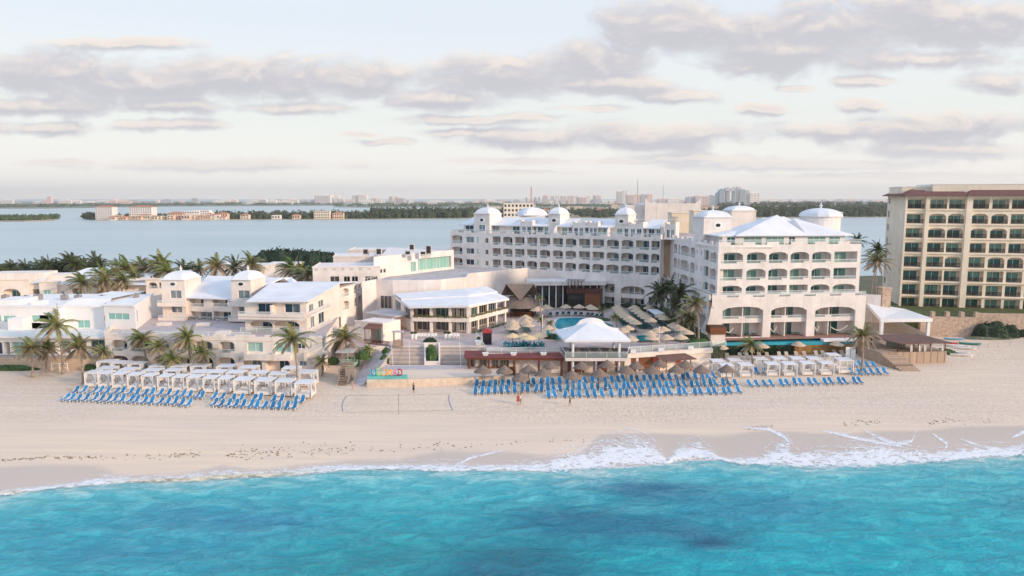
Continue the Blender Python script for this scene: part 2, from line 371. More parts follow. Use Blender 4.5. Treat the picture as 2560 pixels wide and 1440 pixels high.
# sand material
sm = mat('sand', (.70, .585, .485), .95, 0); nt = sm.node_tree; N = nt.nodes; L = nt.links; b = N['Principled BSDF']
def nnoise(scale, detail=4, map3=None, rough=.5, dist=0):
    tc = N.new('ShaderNodeTexCoord'); n = N.new('ShaderNodeTexNoise'); n.inputs['Scale'].default_value = scale; n.inputs['Detail'].default_value = detail
    n.inputs['Roughness'].default_value = rough; n.inputs['Distortion'].default_value = dist
    if map3:
        mp = N.new('ShaderNodeMapping'); mp.inputs['Scale'].default_value = map3; L.new(tc.outputs['Object'], mp.inputs[0]); L.new(mp.outputs[0], n.inputs['Vector'])
    else: L.new(tc.outputs['Object'], n.inputs['Vector'])
    return n.outputs['Fac']
def mrange(x, a, b_, c=0, d=1, sm_=False):
    m = N.new('ShaderNodeMapRange'); m.inputs[1].default_value = a; m.inputs[2].default_value = b_; m.inputs[3].default_value = c; m.inputs[4].default_value = d
    if sm_: m.interpolation_type = 'SMOOTHSTEP'
    L.new(x, m.inputs[0]); return m.outputs[0]
def math2(op, a, b_=None, c=None):
    m = N.new('ShaderNodeMath'); m.operation = op
    for i, q in enumerate((a, b_, c)):
        if q is None: continue
        if hasattr(q, 'links'): L.new(q, m.inputs[i])
        else: m.inputs[i].default_value = q
    return m.outputs[0]
def mixc(f, a, b_, bl='MIX'):
    m = N.new('ShaderNodeMix'); m.data_type = 'RGBA'; m.blend_type = bl
    if hasattr(f, 'links'): L.new(f, m.inputs[0])
    else: m.inputs[0].default_value = f
    for i, q in ((6, a), (7, b_)):
        if hasattr(q, 'links'): L.new(q, m.inputs[i])
        else: m.inputs[i].default_value = (*q, 1)
    return m.outputs[2]
at = N.new('ShaderNodeAttribute'); at.attribute_name = 'wet'; sep = N.new('ShaderNodeSeparateColor'); L.new(at.outputs['Color'], sep.inputs[0])
big = nnoise(.05, 5, (.35, 1, 1)); streak = nnoise(.9, 4, (.06, 1, 1)); fine = nnoise(2.2, 5)
col = mixc(mrange(big, .35, .65), (.80, .625, .455), (.77, .605, .475))
col = mixc(mrange(streak, .38, .62), col, mixc(.55, col, (.66, .53, .42)))
col = mixc(math2('MULTIPLY', mrange(fine, .46, .66), sep.outputs[1]), col, (.54, .42, .32))
wetn = math2('ADD', sep.outputs[0], math2('MULTIPLY', math2('SUBTRACT', big, .5), 1.2))
wf = mrange(wetn, .25, .85, sm_=True)
col = mixc(wf, col, (.56, .45, .37))
L.new(col, b.inputs['Base Color']); L.new(mrange(wf, 0, 1, .95, .28), b.inputs['Roughness'])
bp = N.new('ShaderNodeBump'); bp.inputs['Distance'].default_value = .12; L.new(math2('ADD', math2('MULTIPLY', sep.outputs[1], 1.3), .1), bp.inputs['Strength']); L.new(nnoise(1.8, 5), bp.inputs['Height']); L.new(bp.outputs[0], b.inputs['Normal'])
def wetf(x, y):
    w = interp(WET, x); f = ss(w+1.8, w-1.8, y)
    foot = ss(100, 106, y)*(.55+.6*mn.noise(Vector((x*.04, y*.08, 5))))
    return (f, max(.04, min(1, foot)), 0, 1)
beach = grid('beach', rng(-150, 200, 1.3), rng(55, 190, 1.1), sandz, sm, {'wet': wetf}); beach['kind'] = 'structure'
# land behind
def sheet(name, pts, m, z=None, kind='structure', depth=None):
    mb = MB(); P = [(p[0], p[1]) for p in pts]; zz = z if z is not None else pts[0][2]
    if depth: mb.prism(P, zz-depth, zz)
    else: mb.quad(*[(p[0], p[1], zz if z is not None else p[2]) for p in pts])
    o = mb.build(name, m)
    if kind: o['kind'] = kind
    return o
SOIL = mat('soil_and_grass', (.16, .14, .09), .95, .2, .15, col2=(.07, .085, .04))
sheet('ground', [(-1400, 189, 0), (1400, 189, 0), (1400, 300, 0), (150, 300), (60, 268), (-60, 268), (-1400, 285, 0)], SOIL, 2.05, depth=4)
sheet('side_ground', [(-1400, 100, 0), (-149, 100, 0), (-149, 189, 0), (-1400, 189, 0)], sm, 1.9); sheet('side_ground', [(199, 100, 0), (1400, 100, 0), (1400, 189, 0), (199, 189, 0)], sm, 1.9)
# sea
sea = mat('sea_water', (0, .4, .5), .15, 0, spec=.28); nt = sea.node_tree; N = nt.nodes; L = nt.links; b = N['Principled BSDF']
at = N.new('ShaderNodeAttribute'); at.attribute_name = 'col'
w1 = nnoise(.55, 6, (.55, 1.0, 1), .6, .6); w2 = nnoise(.07, 4, (.5, 1, 1)); w3 = nnoise(2.2, 4, (.6, 1, 1), .6)
col = mixc(mrange(w1, .45, .66), at.outputs['Color'], mixc(1, at.outputs['Color'], (3.0, 1.35, 1.22), 'MULTIPLY'))  # bright ripple streaks painted into the water colour
col = mixc(mrange(nnoise(1.1, 5, (.35, 1.2, 1), .65, .8), .44, .62, 0, .38), col, mixc(1, col, (.5, .72, .78), 'MULTIPLY'))  # shade of darker wave facets painted into the colour
col = mixc(mrange(w2, .45, .7, 0, .25), col, mixc(1, col, (.6, .8, .87), 'MULTIPLY'))
col = mixc(mrange(nnoise(3.2, 3, (.45, 1.3, 1), .7), .4, .62, 0, .32), col, mixc(1, col, (.3, .66, .74), 'MULTIPLY'))  # fine ripple shading, also put into the base colour
L.new(col, b.inputs['Base Color'])
h = math2('ADD', math2('MULTIPLY', w1, 1.0), math2('MULTIPLY', w3, .28))
bp = N.new('ShaderNodeBump'); bp.inputs['Distance'].default_value = .9; bp.inputs['Strength'].default_value = 1; L.new(h, bp.inputs['Height']); L.new(bp.outputs[0], b.inputs['Normal'])
PATCH = []
for (px, py, rx, ry, s, c) in [(1600, 1222, 150, 20, .75, (.015, .16, .25)), (1690, 1245, 70, 14, .4, (.015, .14, .25)), (1430, 1300, 210, 42, .7, (.005, .15, .23)), (1650, 1320, 220, 38, .6, (.005, .15, .24)), (1770, 1352, 85, 22, .6, (.008, .07, .15)),
        (1900, 1270, 180, 28, .5, (.01, .2, .32)), (1330, 1400, 150, 45, .65, (.003, .11, .16)), (650, 1310, 190, 28, .45, (.03, .2, .33)), (480, 1285, 130, 22, .25, (.03, .22, .35)), (320, 1380, 170, 35, .35, (.03, .23, .36)), (1130, 1420, 260, 30, .5, (.002, .20, .26)),
        (2520, 1255, 60, 18, .4, (.02, .2, .3)), (1180, 1340, 120, 25, .25, (.01, .26, .33)), (560, 1400, 120, 22, .3, (.01, .25, .33)), (2050, 1290, 90, 18, .2, (.01, .26, .36)), (1260, 1440, 120, 22, .6, (.003, .09, .15)), (1500, 1440, 260, 30, .3, (.003, .2, .27))]:
    g = G(px, py, 0); e = G(px+rx, py, 0); f = G(px, py+ry, 0); PATCH.append((g[0], g[1], e[0]-g[0], g[1]-f[1], s, c))
def seacol(x, y):
    t = shore(x)-y
    n = mn.noise(Vector((x*.05, y*.09, 3)))*3
    c = lerp3((.26, .54, .53), (.06, .43, .47), ss(-1, 6+n, t)); c = lerp3(c, (.01, .36, .41), ss(3+n, 16+n, t)); 
    deep = (.004, .235, .265) if x < 12 else (.0, .33, .41)
    c = lerp3(c, lerp3((.0, .26, .29), (.0, .34, .40), ss(-5, 20, x)), ss(12+n, 26+n, t))
    c = lerp3(c, (.015, .31, .39), .75*ss(-10, -35, x)*ss(4, 12, t))
    for (cx, cy, rx, ry, s, pc) in PATCH:
        wx = x+5*mn.noise(Vector((x*.09, y*.13, 9))); wy = y+2.2*mn.noise(Vector((x*.12, y*.2, 12)))
        d = ((wx-cx)/rx)**2+((wy-cy)/ry)**2
        if d < 6: c = lerp3(c, pc, min(1, s*math.exp(-d*.8)*1.35))
    c = tuple(min(.9, v*1.14+.006) for v in c)
    return (*c, 1)
def seaz(x, y):
    t = shore(x)-y; a = max(0, min(1, t/4))
    return a*(.10*math.sin(y*1.1+.5*mn.noise(Vector((x*.05, y*.1, 0)))*6)*.5+.16*mn.noise(Vector((x*.25, y*.5, 2)))+.05*mn.noise(Vector((x*.9, y*1.3, 4))))
xs = [-3000, -1000, -400, -200]+rng(-130, 160, .75)+[250, 450, 1000, 3000]
ys = [-3000, -800, -200, -50, 0, 20, 35, 45]+rng(50, 103, .5)
so = grid('sea_water', xs, ys, seaz, sea, {'col': seacol}); so['kind'] = 'structure'
# foam
fm = mat('foam', (.86, .85, .84), .8, 0); nt = fm.node_tree; N = nt.nodes; L = nt.links; b = N['Principled BSDF']
at = N.new('ShaderNodeAttribute'); at.attribute_name = 'fv'; sep = N.new('ShaderNodeSeparateColor'); L.new(at.outputs['Color'], sep.inputs[0])
v, dens, tan_ = sep.outputs[0], sep.outputs[1], sep.outputs[2]
lace = math2('ABSOLUTE', math2('SUBTRACT', nnoise(.55, 6, (.7, 1, 1), .62, 1.6), .5)); lace = mrange(lace, .0, .12, 1, 0)
blot = nnoise(1.3, 5, (.6, 1, 1), .65, .5)
core = math2('MULTIPLY', mrange(v, 0, .22), mrange(v, .45, .85, 1, 0))
edge = mrange(math2('ABSOLUTE', math2('SUBTRACT', v, .93)), .0, .05, 1, 0)
a1 = math2('ADD', math2('MULTIPLY', core, .62), math2('MULTIPLY', dens, math2('ADD', math2('MULTIPLY', lace, .46), -.06)))
a1 = math2('ADD', math2('ADD', a1, math2('MULTIPLY', math2('SUBTRACT', 1, dens), .14)), math2('MULTIPLY', edge, .30)); a1 = math2('ADD', a1, math2('MULTIPLY', math2('SUBTRACT', blot, .5), 1.5))
fade = math2('MULTIPLY', mrange(v, 0, .06), mrange(v, .93, 1, 1, 0))
alpha = math2('MULTIPLY', mrange(a1, .25, .78), fade); L.new(math2('MULTIPLY', alpha, .92), b.inputs['Alpha'])
L.new(mixc(tan_, (.86, .85, .84), mixc(mrange(blot, .35, .6), (.45, .33, .18), (.85, .72, .5))), b.inputs['Base Color'])
bp = N.new('ShaderNodeBump'); bp.inputs['Distance'].default_value = .25; bp.inputs['Strength'].default_value = .7; L.new(blot, bp.inputs['Height']); L.new(bp.outputs[0], b.inputs['Normal'])
FL = [(0, 1240), (120, 1226), (200, 1219), (330, 1209), (480, 1207), (560, 1200), (700, 1196), (850, 1180), (1000, 1177), (1100, 1183), (1200, 1180), (1300, 1180), (1400, 1184), (1500, 1176), (1560, 1175), (1640, 1168), (1700, 1157), (1800, 1152), (1830, 1162), (1920, 1166), (2000, 1172), (2100, 1172), (2150, 1174), (2250, 1165), (2350, 1158), (2450, 1148), (2560, 1142)]
FU = [(0, 1224), (120, 1210), (200, 1200), (270, 1184), (330, 1190), (480, 1180), (560, 1172), (700, 1166), (850, 1156), (1000, 1154), (1100, 1152), (1200, 1158), (1300, 1155), (1380, 1143), (1400, 1130), (1500, 1113), (1535, 1092), (1580, 1084), (1622, 1097), (1645, 1122), (1668, 1146), (1680, 1130), (1710, 1105), (1745, 1102), (1800, 1140), (1830, 1140), (1900, 1135), (1932, 1112), (1965, 1094), (1990, 1128), (2060, 1122), (2130, 1110), (2200, 1102), (2250, 1116), (2330, 1126), (2450, 1112), (2560, 1108)]
vs = []; fs = []; fa = []; n = 700; K = 14
for i in range(n+1):
    px = -60+2680*i/n; yl = interp(FL, px)+2*mn.noise(Vector((px*.02, 0, 0))); yu = interp(FU, px)+3*mn.noise(Vector((px*.03, 4, 0)))
    lobe = ss(18, 45, yl-yu)
    for k in range(K+1):
        t = k/K; py = yl+(yu-yl)*t; g = G(px, py, .05)
        x, y = g[0], g[1]; z = max(sandz(x, y), seaz(x, y) if y < shore(x) else -1)+.05+(.22*math.exp(-((t-.3)/.18)**2)*(1-lobe*.8))*(.7+.6*mn.noise(Vector((x*.6, y, 0))))
        vs.append((x, y, z)); tn = ss(230, 400, px)*ss(900, 620, px)*math.exp(-((t-.28)/.2)**2)+ss(90, 20, px)*.8*math.exp(-((t-.3)/.2)**2)
        fa += [t, .35+.65*lobe, max(0, min(1, tn)), 1]
fs = [(i*(K+1)+k, (i+1)*(K+1)+k, (i+1)*(K+1)+k+1, i*(K+1)+k+1) for i in range(n) for k in range(K)]
me = bpy.data.meshes.new('sea_foam'); me.from_pydata(vs, [], fs); me.materials.append(fm); a = me.color_attributes.new('fv', 'FLOAT_COLOR', 'POINT'); a.data.foreach_set('color', fa)
me.polygons.foreach_set('use_smooth', [True]*len(fs)); o = bpy.data.objects.new('sea_foam', me); C.objects.link(o); o['kind'] = 'stuff'
# swash lines: thin arcs of foam left on the wet sand
def swash(pp, w, nm='swash_foam'):
    vs = []; fa = []; P = []
    for (a, b_) in zip(pp, pp[1:]):
        for k in range(14): t = k/14; P.append((a[0]+(b_[0]-a[0])*t, a[1]+(b_[1]-a[1])*t))
    P.append(pp[-1])
    for _ in range(6): P = [P[0]]+[tuple((P[i-1][j]+P[i][j]*2+P[i+1][j])/4 for j in (0, 1)) for i in range(1, len(P)-1)]+[P[-1]]
    for i, (x, y) in enumerate(P):
        t = i/(len(P)-1); ww = w*(.35+.65*math.sin(math.pi*t))
        for k in range(5):
            g = G(x, y+(k/4-.3)*ww, .4); vs.append((g[0], g[1], sandz(g[0], g[1])+.03)); fa += [.15+.8*(1-k/4), .9*math.sin(math.pi*t), 0, 1]
    fs = [(i*5+k, (i+1)*5+k, (i+1)*5+k+1, i*5+k+1) for i in range(len(P)-1) for k in range(4)]
    me = bpy.data.meshes.new(nm); me.from_pydata(vs, [], fs); me.materials.append(fm); a = me.color_attributes.new('fv', 'FLOAT_COLOR', 'POINT'); a.data.foreach_set('color', fa)
    o = bpy.data.objects.new(nm, me); C.objects.link(o); o['kind'] = 'stuff'
for pp, w in [([(1860, 1078), (1920, 1080), (1960, 1095), (1975, 1110), (1960, 1125)], 12), ([(2160, 1085), (2200, 1100), (2240, 1110), (2280, 1105), (2290, 1082)], 10), ([(2330, 1090), (2370, 1108), (2360, 1122)], 10), ([(2400, 1100), (2480, 1118), (2560, 1115)], 8), ([(230, 1215), (280, 1195), (300, 1186), (330, 1200)], 14), ([(1130, 1160), (1180, 1140), (1260, 1128)], 8), ([(2050, 1085), (2150, 1100), (2260, 1118)], 10), ([(2530, 1095), (2560, 1080), (2600, 1070)], 12)]: swash(pp, w)
# seaweed wrack line
sw = MB(); random.seed(3)
for pp, cnt, sp in [([(0, 1136), (120, 1130), (240, 1127)], 90, 3), ([(250, 1128), (420, 1121), (500, 1117)], 60, 6), ([(560, 1118), (650, 1115), (760, 1108), (900, 1104), (1180, 1097)], 170, 11), ([(1180, 1097), (1550, 1083)], 26, 5), ([(1860, 1062), (1930, 1056)], 22, 5), ([(2110, 1050), (2160, 1045), (2200, 1047)], 34, 6), ([(2320, 1050), (2360, 1042), (2500, 1043)], 40, 5)]:
    for k in range(cnt):
        t = random.random()*(len(pp)-1); i = int(t); a, c = pp[i], pp[i+1]; q = t-i
        g = G(a[0]+(c[0]-a[0])*q, a[1]+(c[1]-a[1])*q+random.gauss(0, sp*.5), 1.7); r = random.uniform(.05, .17)*random.choice((.5, .8, 1)); z = sandz(g[0], g[1])
        m_ = 6; sw.add([(g[0]+r*1.6*math.cos(6.28*j/m_)*random.uniform(.5, 1), g[1]+r*math.sin(6.28*j/m_)*random.uniform(.5, 1), z+.02) for j in range(m_)]+[(g[0], g[1], z+.12)], [(j, (j+1) % m_, m_) for j in range(m_)])
sw.build('seaweed', mat('seaweed_brown', (.28, .19, .12), .9, .2, 3))['kind'] = 'stuff'
# lagoon
lg = mat('lagoon_water', (.30, .42, .46), .32, 0, spec=.5); nt = lg.node_tree; N = nt.nodes; L = nt.links; b = N['Principled BSDF']
L.new(mixc(mrange(nnoise(.006, 4, (.25, 1.6, 1), .6, .4), .35, .65), (.34, .45, .46), (.43, .52, .51)), b.inputs['Base Color'])
bp = N.new('ShaderNodeBump'); bp.inputs['Distance'].default_value = .5; bp.inputs['Strength'].default_value = .35; L.new(nnoise(.12, 4, (.4, 1, 1)), bp.inputs['Height']); L.new(bp.outputs[0], b.inputs['Normal'])
sheet('lagoon_water', [(-60000, 262, 0), (60000, 262, 0), (60000, 60000, 0), (-60000, 60000, 0)], lg, .2)
# decks and terraces
def pg(pp, z): return [G(x, y, z) for x, y in pp]
DK = pg([(972, 864), (1217, 864), (1217, 884), (1400, 882), (1580, 882), (1777, 868), (1790, 800), (1700, 735), (1500, 722), (1250, 722), (1000, 760), (850, 812), (850, 850), (900, 868)], 5.6)
mb = MB(); n = len(DK); mb.prism([(p[0], p[1]) for p in DK], 0, 5.6); mb.mi = [1]*n+[0]
o = mb.build('pool_deck', [TILE, STUCW]); o['kind'] = 'structure'
sheet('beach_terrace', [G(918, 948, 3.1), G(1020, 947, 3.1), G(1160, 942, 3.1), G(1262, 938, 3.1), G(1262, 905, 3.1), G(965, 905, 3.1), G(930, 930, 3.1)], sm, 3.1)
# garden
gp = [G(1500, 762, 5.66), G(1600, 762, 5.66), G(1655, 790, 5.66), G(1700, 828, 5.66), G(1745, 858, 5.66), G(1777, 860, 5.66)]
MB().quad(G(1500, 768, 5.7), G(1590, 772, 5.7), G(1640, 790, 5.7), G(1700, 830, 5.7), G(1742, 858, 5.7), G(1777, 862, 5.7), (41, 150, 6.0), (39.6, 182, 6.8), (20, 192, 6.8)).build('garden_lawn', mat('dark_lawn', (.055, .075, .022), .95, .2, 2, .6, 8))['kind'] = 'structure'
# ---------------------------------------------------------------- main seafront hotel block
FAL = Fr(V(1781, 735, 148), V(2166, 734, 152)); FAU = Fr(V(1797, 606, 149.6), V(2154, 606, 153.6))
hA = thing('hotel_building', FAL.pt(FAL.L/2, 0, 2), 'white seafront hotel block with hipped white penthouse roofs, beside the infinity pool', 'hotel')
w = MB(); A = FAU; zx = lambda y: A.px(1975, y)[1]
bays = [(1801, 1857), (1867, 1915), (1922, 1969), (1976, 2022), (2030, 2077), (2085, 2142)]
zr = [(zx(737), zx(706), zx(735)+.1, zx(712)), (zx(706), zx(663), zx(699), zx(671)), (zx(663), 23.9, zx(657), zx(630))]
ZRA = zr; rises = [[.6, .6, 0, 0, .6, .6], [0, .6, .5, .5, .6, 0], [.6]*5+[0]]
for r, (z0, z1, o0, o1) in enumerate(zr):
    ops = []
    for i, (a, c) in enumerate(bays):
        ops.append(dict(u0=A.px(a, 660)[0], u1=A.px(c, 660)[0], z0=o0, z1=o1, rise=rises[r][i], gm=GA, side=.08 if i else .16, dw=.66, step=(1 if i < 5 else 0), depth=2.0))
    row(w, hA, A, 0, A.L, z0, z1, ops)
# parapet with planters and stepped tops
def parapet(mb, fr, u0, u1, z0, z1, bw=.22, per=5.0, frac=.55, low=.55):
    u = u0
    while u < u1-.01:
        e = min(u1, u+per*(1-frac)); mb.fbox(fr, u, e, -.03, bw, z0, z1); f = min(u1, u+per)
        if f > e: mb.fbox(fr, e, f, -.03, bw, z0, z1-low)
        u += per
parapet(w, A, 0, A.L, 23.9, 25.0, per=A.L/6, frac=.5)
w.quad(A.pt(0, 0, 23.9), A.pt(A.L, 0, 23.9), A.pt(A.L, 14, 23.9), A.pt(0, 14, 23.9))
# right end wall and low block
w.quad(A.pt(A.L, 0, 5), A.pt(A.L, 18, 5), A.pt(A.L, 18, 25), A.pt(A.L, 0, 25))
B_ = FAL; z735 = B_.px(1975, 735)[1]
row(w, hA, B_, 0, B_.L, B_.px(1975, 844)[1], z735-1.0, [opx(B_, a, 767, c, 843, rise=.8, kind='hole', depth=.5) for a, c in ((1806, 1907), (1927, 2016), (2037, 2137))])
parapet(w, B_, 0, B_.L, z735-1.0, z735, per=B_.L/6, frac=.45, low=.5)
w.quad(B_.pt(0, 0, z735-1), B_.pt(B_.L, 0, z735-1), B_.pt(B_.L, 3, z735-1), B_.pt(0, 3, z735-1))
w.quad(B_.pt(B_.L, 0, 3), B_.pt(B_.L, 16, 3), B_.pt(B_.L, 16, z735), B_.pt(B_.L, 0, z735))
w.quad(B_.pt(0, 0, 3), B_.pt(0, 0, z735), FAU.pt(-1, 32, z735), FAU.pt(-1, 32, 3)) if False else None
# flared foot of the left corner
zf = B_.px(1781, 838)[1]; w.hexa([B_.pt(-1.6, -.25, zf-1), B_.pt(.4, -.25, zf-1), B_.pt(.4, 3, zf-1), B_.pt(-1.6, 3, zf-1), B_.pt(-.02, .02, 12), B_.pt(.3, .02, 12), B_.pt(.3, .3, 12), B_.pt(-.02, .3, 12)])
zb = B_.px(1975, 843)[1]; zm0, zm1 = B_.px(1975, 806)[1], B_.px(1975, 795)[1]
for (a, m_, c) in ((1806, 1860, 1907), (1927, 1967, 2016), (2037, 2076, 2137)):
    ua, um, uc = (B_.px(q, 800)[0] for q in (a, m_, c)); zt = B_.px(a+40, 767)[1]
    w.fbox(B_, ua-.3, uc+.3, .7, 2.9, zm0, zm0+.25); w.fbox(B_, ua-.3, uc+.3, .62, .82, zm0, zm1); w.fbox(B_, um-.9, um+.5, .58, .8, zm1, zm1+.35)
    w.fbox(B_, um-.1, um+.1, .75, 2.9, zb, zt); w.quad(B_.pt(ua-.3, 2.9, zb), B_.pt(uc+.3, 2.9, zb), B_.pt(uc+.3, 2.9, zt+.3), B_.pt(ua-.3, 2.9, zt+.3))
    w.quad(B_.pt(ua-.3, .5, zb), B_.pt(uc+.3, .5, zb), B_.pt(uc+.3, 2.9, zb), B_.pt(ua-.3, 2.9, zb)); w.quad(B_.pt(ua-.3, .5, zt+.3), B_.pt(uc+.3, .5, zt+.3), B_.pt(uc+.3, 2.9, zt+.3), B_.pt(ua-.3, 2.9, zt+.3))
    for uu in (ua-.3, uc+.3): w.quad(B_.pt(uu, .5, zb), B_.pt(uu, 2.9, zb), B_.pt(uu, 2.9, zt+.3), B_.pt(uu, .5, zt+.3))
    for (p, q) in ((ua, um), (um, uc)):
        wd = (q-p); door(hA, B_, p+.15, p+.15+wd*.58, zb+.05, zm0-.35, 2.77, GA); door(hA, B_, p+.15, p+.15+wd*.62, zm0+.3, zt-.25, 2.77, GA)
        ro = MB().tube(B_.pt(p, .6, zm1+.5), B_.pt(q, .6, zm1+.5), .05, 5).build('railing', WHITE, hA)
        MB().quad(B_.pt(p, .6, zm1), B_.pt(q, .6, zm1), B_.pt(q, .6, zm1+.45), B_.pt(p, .6, zm1+.45)).build('glass_panel', RAILG, ro)
# side facade towards the pool
bc = (40.3, 183.0); FS = Fr(bc, A.pt(0, 0, 0)); FSL = Fr((38.6, 184), B_.pt(-.6, 0, 0))
sb = [(1684, 1692, 1), (1695, 1699, 2), (1701.5, 1723, 1), (1726, 1737, 1), (1741, 1743.5, 0), (1752, 1755, 0), (1760, 1772, 3), (1775, 1791, 1)]
for r, (z0, z1, o0, o1) in enumerate(zr):
    ops = []
    for (a, c, k) in sb:
        ua, uc = FS.px(a, 650)[0], FS.px(c, 650)[0]
        if k == 0: ops.append(dict(u0=ua, u1=uc, z0=o0+.9, z1=o1-.3, kind='window', gm=GB))
        elif k == 3: ops.append(dict(u0=ua, u1=uc, z0=o0+.1, z1=o1, kind='window', gm=GA, depth=.5))
        else: ops.append(dict(u0=ua, u1=uc, z0=o0, z1=o1, rise=.5, gm=GB, depth=1.6, side=.3, dw=.6))
    row(w, hA, FS, 0, FS.L, z0, z1, ops)
parapet(w, FS, 0, FS.L, 23.9, 25.0, per=3.5, frac=.5)
w.quad(FS.pt(0, 0, 23.9), FS.pt(FS.L, 0, 23.9), FS.pt(FS.L, 12, 23.9), FS.pt(0, 12, 23.9))
lo = z735-1
for (z0, z1) in ((10.0, lo), (3, 10.0)):
    ops = []
    for (a, c) in ((1668, 1674), (1679, 1688), (1693, 1703), (1708, 1720), (1728, 1741), (1747, 1767)):
        ua, uc = FSL.px(a, 745)[0], FSL.px(c, 745)[0]; ops.append(dict(u0=ua, u1=uc, z0=z0+(.9 if z0 > 5 else 3.4), z1=z1-(.55 if z0 > 5 else .5), rise=.4, gm=GB, depth=1.6, side=.2, dw=.65))
    row(w, hA, FSL, 0, FSL.L, z0, z1, ops)
w.fbox(FSL, 0, FSL.L, -.03, .25, lo, z735); w.quad(FSL.pt(0, 0, lo), FSL.pt(FSL.L, 0, lo), FSL.pt(FSL.L, 3, lo), FSL.pt(0, 3, lo))
# fins, penthouse
FP = A.off(3.2); pw = MB()
u0, u1 = FP.px(1806, 600)[0], FP.px(2112, 600)[0]; ez = FP.px(1975, 589)[1]
ops = [opx(FP, a, 592, c, 607, kind='window', gm=g, mull=n) for a, c, g, n in ((1817, 1838, GA, 3), (1859, 1904, GA, 3), (1914, 1960, GA, 3), (1972, 1988, GDARK, 2), (2019, 2064, GA, 3), (2072, 2100, GA, 2))]
for q in ops: q['z0'] = 24.2; q['z1'] = ez-.25
row(w, hA, FP, u0, u1, 23.9, ez, ops); w.quad(FP.pt(u1, 0, 23.9), FP.pt(u1, 8, 23.9), FP.pt(u1, 8, ez), FP.pt(u1, 0, ez)); w.quad(FP.pt(u0, 0, 23.9), FP.pt(u0, 8, 23.9), FP.pt(u0, 8, ez), FP.pt(u0, 0, ez))
w.build('wall', STUC, hA)
rf = MB()
def hip(mb, fr, ua, ub, da, db, ze, apex, th=.22, apex2=None):
    e = [fr.pt(ua, da, ze), fr.pt(ub, da, ze), fr.pt(ub, db, ze), fr.pt(ua, db, ze)]; l = [(p[0], p[1], p[2]-th) for p in e]
    for i in range(4): mb.quad(l[i], l[(i+1) % 4], e[(i+1) % 4], e[i])
    mb.quad(*l[::-1])
    if apex2 is None:
        for i in range(4): mb.quad(e[i], e[(i+1) % 4], apex)
    else: mb.quad(e[0], e[1], apex2, apex); mb.quad(e[1], e[2], apex2); mb.quad(e[2], e[3], apex, apex2); mb.quad(e[3], e[0], apex)
ue = lambda x, y=588: FP.px(x, y)[0]
hip(rf, FP, ue(1797, 584), ue(1870), -.2, 9, ez+.1, V(1900, 562, 163))
hip(rf, FP, ue(1836), ue(2013), -1.0, 11, ez+.18, V(1943, 537, 160))
hip(rf, FP, ue(2011), ue(2128), -1.0, 11, ez+.15, V(1984, 545, 161))
rf.quad(V(1905, 545, 163), V(1960, 541, 163), V(2050, 580, 160), V(1900, 585, 160)); rf.build('roof', ROOFW, hA)
# cylindrical domed lantern and square tower
c = V(2051, 541, 166); dm = MB(); dm.lathe((c[0], c[1], 23.9), [(4.3, 0), (4.3, c[2]-23.9)], 28); tw = dm.build('tower', STUC, hA, smooth=False)
dm = MB(); dm.lathe((c[0], c[1], c[2]), [(4.75, 0), (4.75, .15)]+[(4.7*math.cos(t), .15+1.75*math.sin(t)) for t in [math.pi/2*k/8 for k in range(8)]]+[(.02, 1.9)], 12); dm.build('dome', ROOFW, tw)
fb = MB(); finial(fb, (c[0], c[1], c[2]+1.8), 1.0); fb.build('finial', ROOFW, tw)
Ft = A.off(10.5); ua, ub = Ft.px(1759, 575)[0], Ft.px(1830, 575)[0]; zt = Ft.px(1790, 544)[1]
tower(hA, Ft, ua, ub, 0, 6.2, 23.9, zt, 1.5)
Ft2 = A.off(38); ua, ub = Ft2.px(1829, 540)[0], Ft2.px(1890, 540)[0]; zt = Ft2.px(1850, 527)[1]; tower(hA, Ft2, ua, ub, 0, 6, 20, zt, 1.2, oval=False)
rail(hA, [A.pt(.1, .1, 24.7), A.pt(A.L-.1, .1, 24.7)], .75, sp=5); rail(hA, [B_.pt(.1, .1, z735-.45), B_.pt(B_.L-.1, .1, z735-.45)], .75, sp=5)
rail(hA, [FSL.pt(.1, .1, z735-.3), FSL.pt(FSL.L-.1, .1, z735-.3)], .7, sp=4)
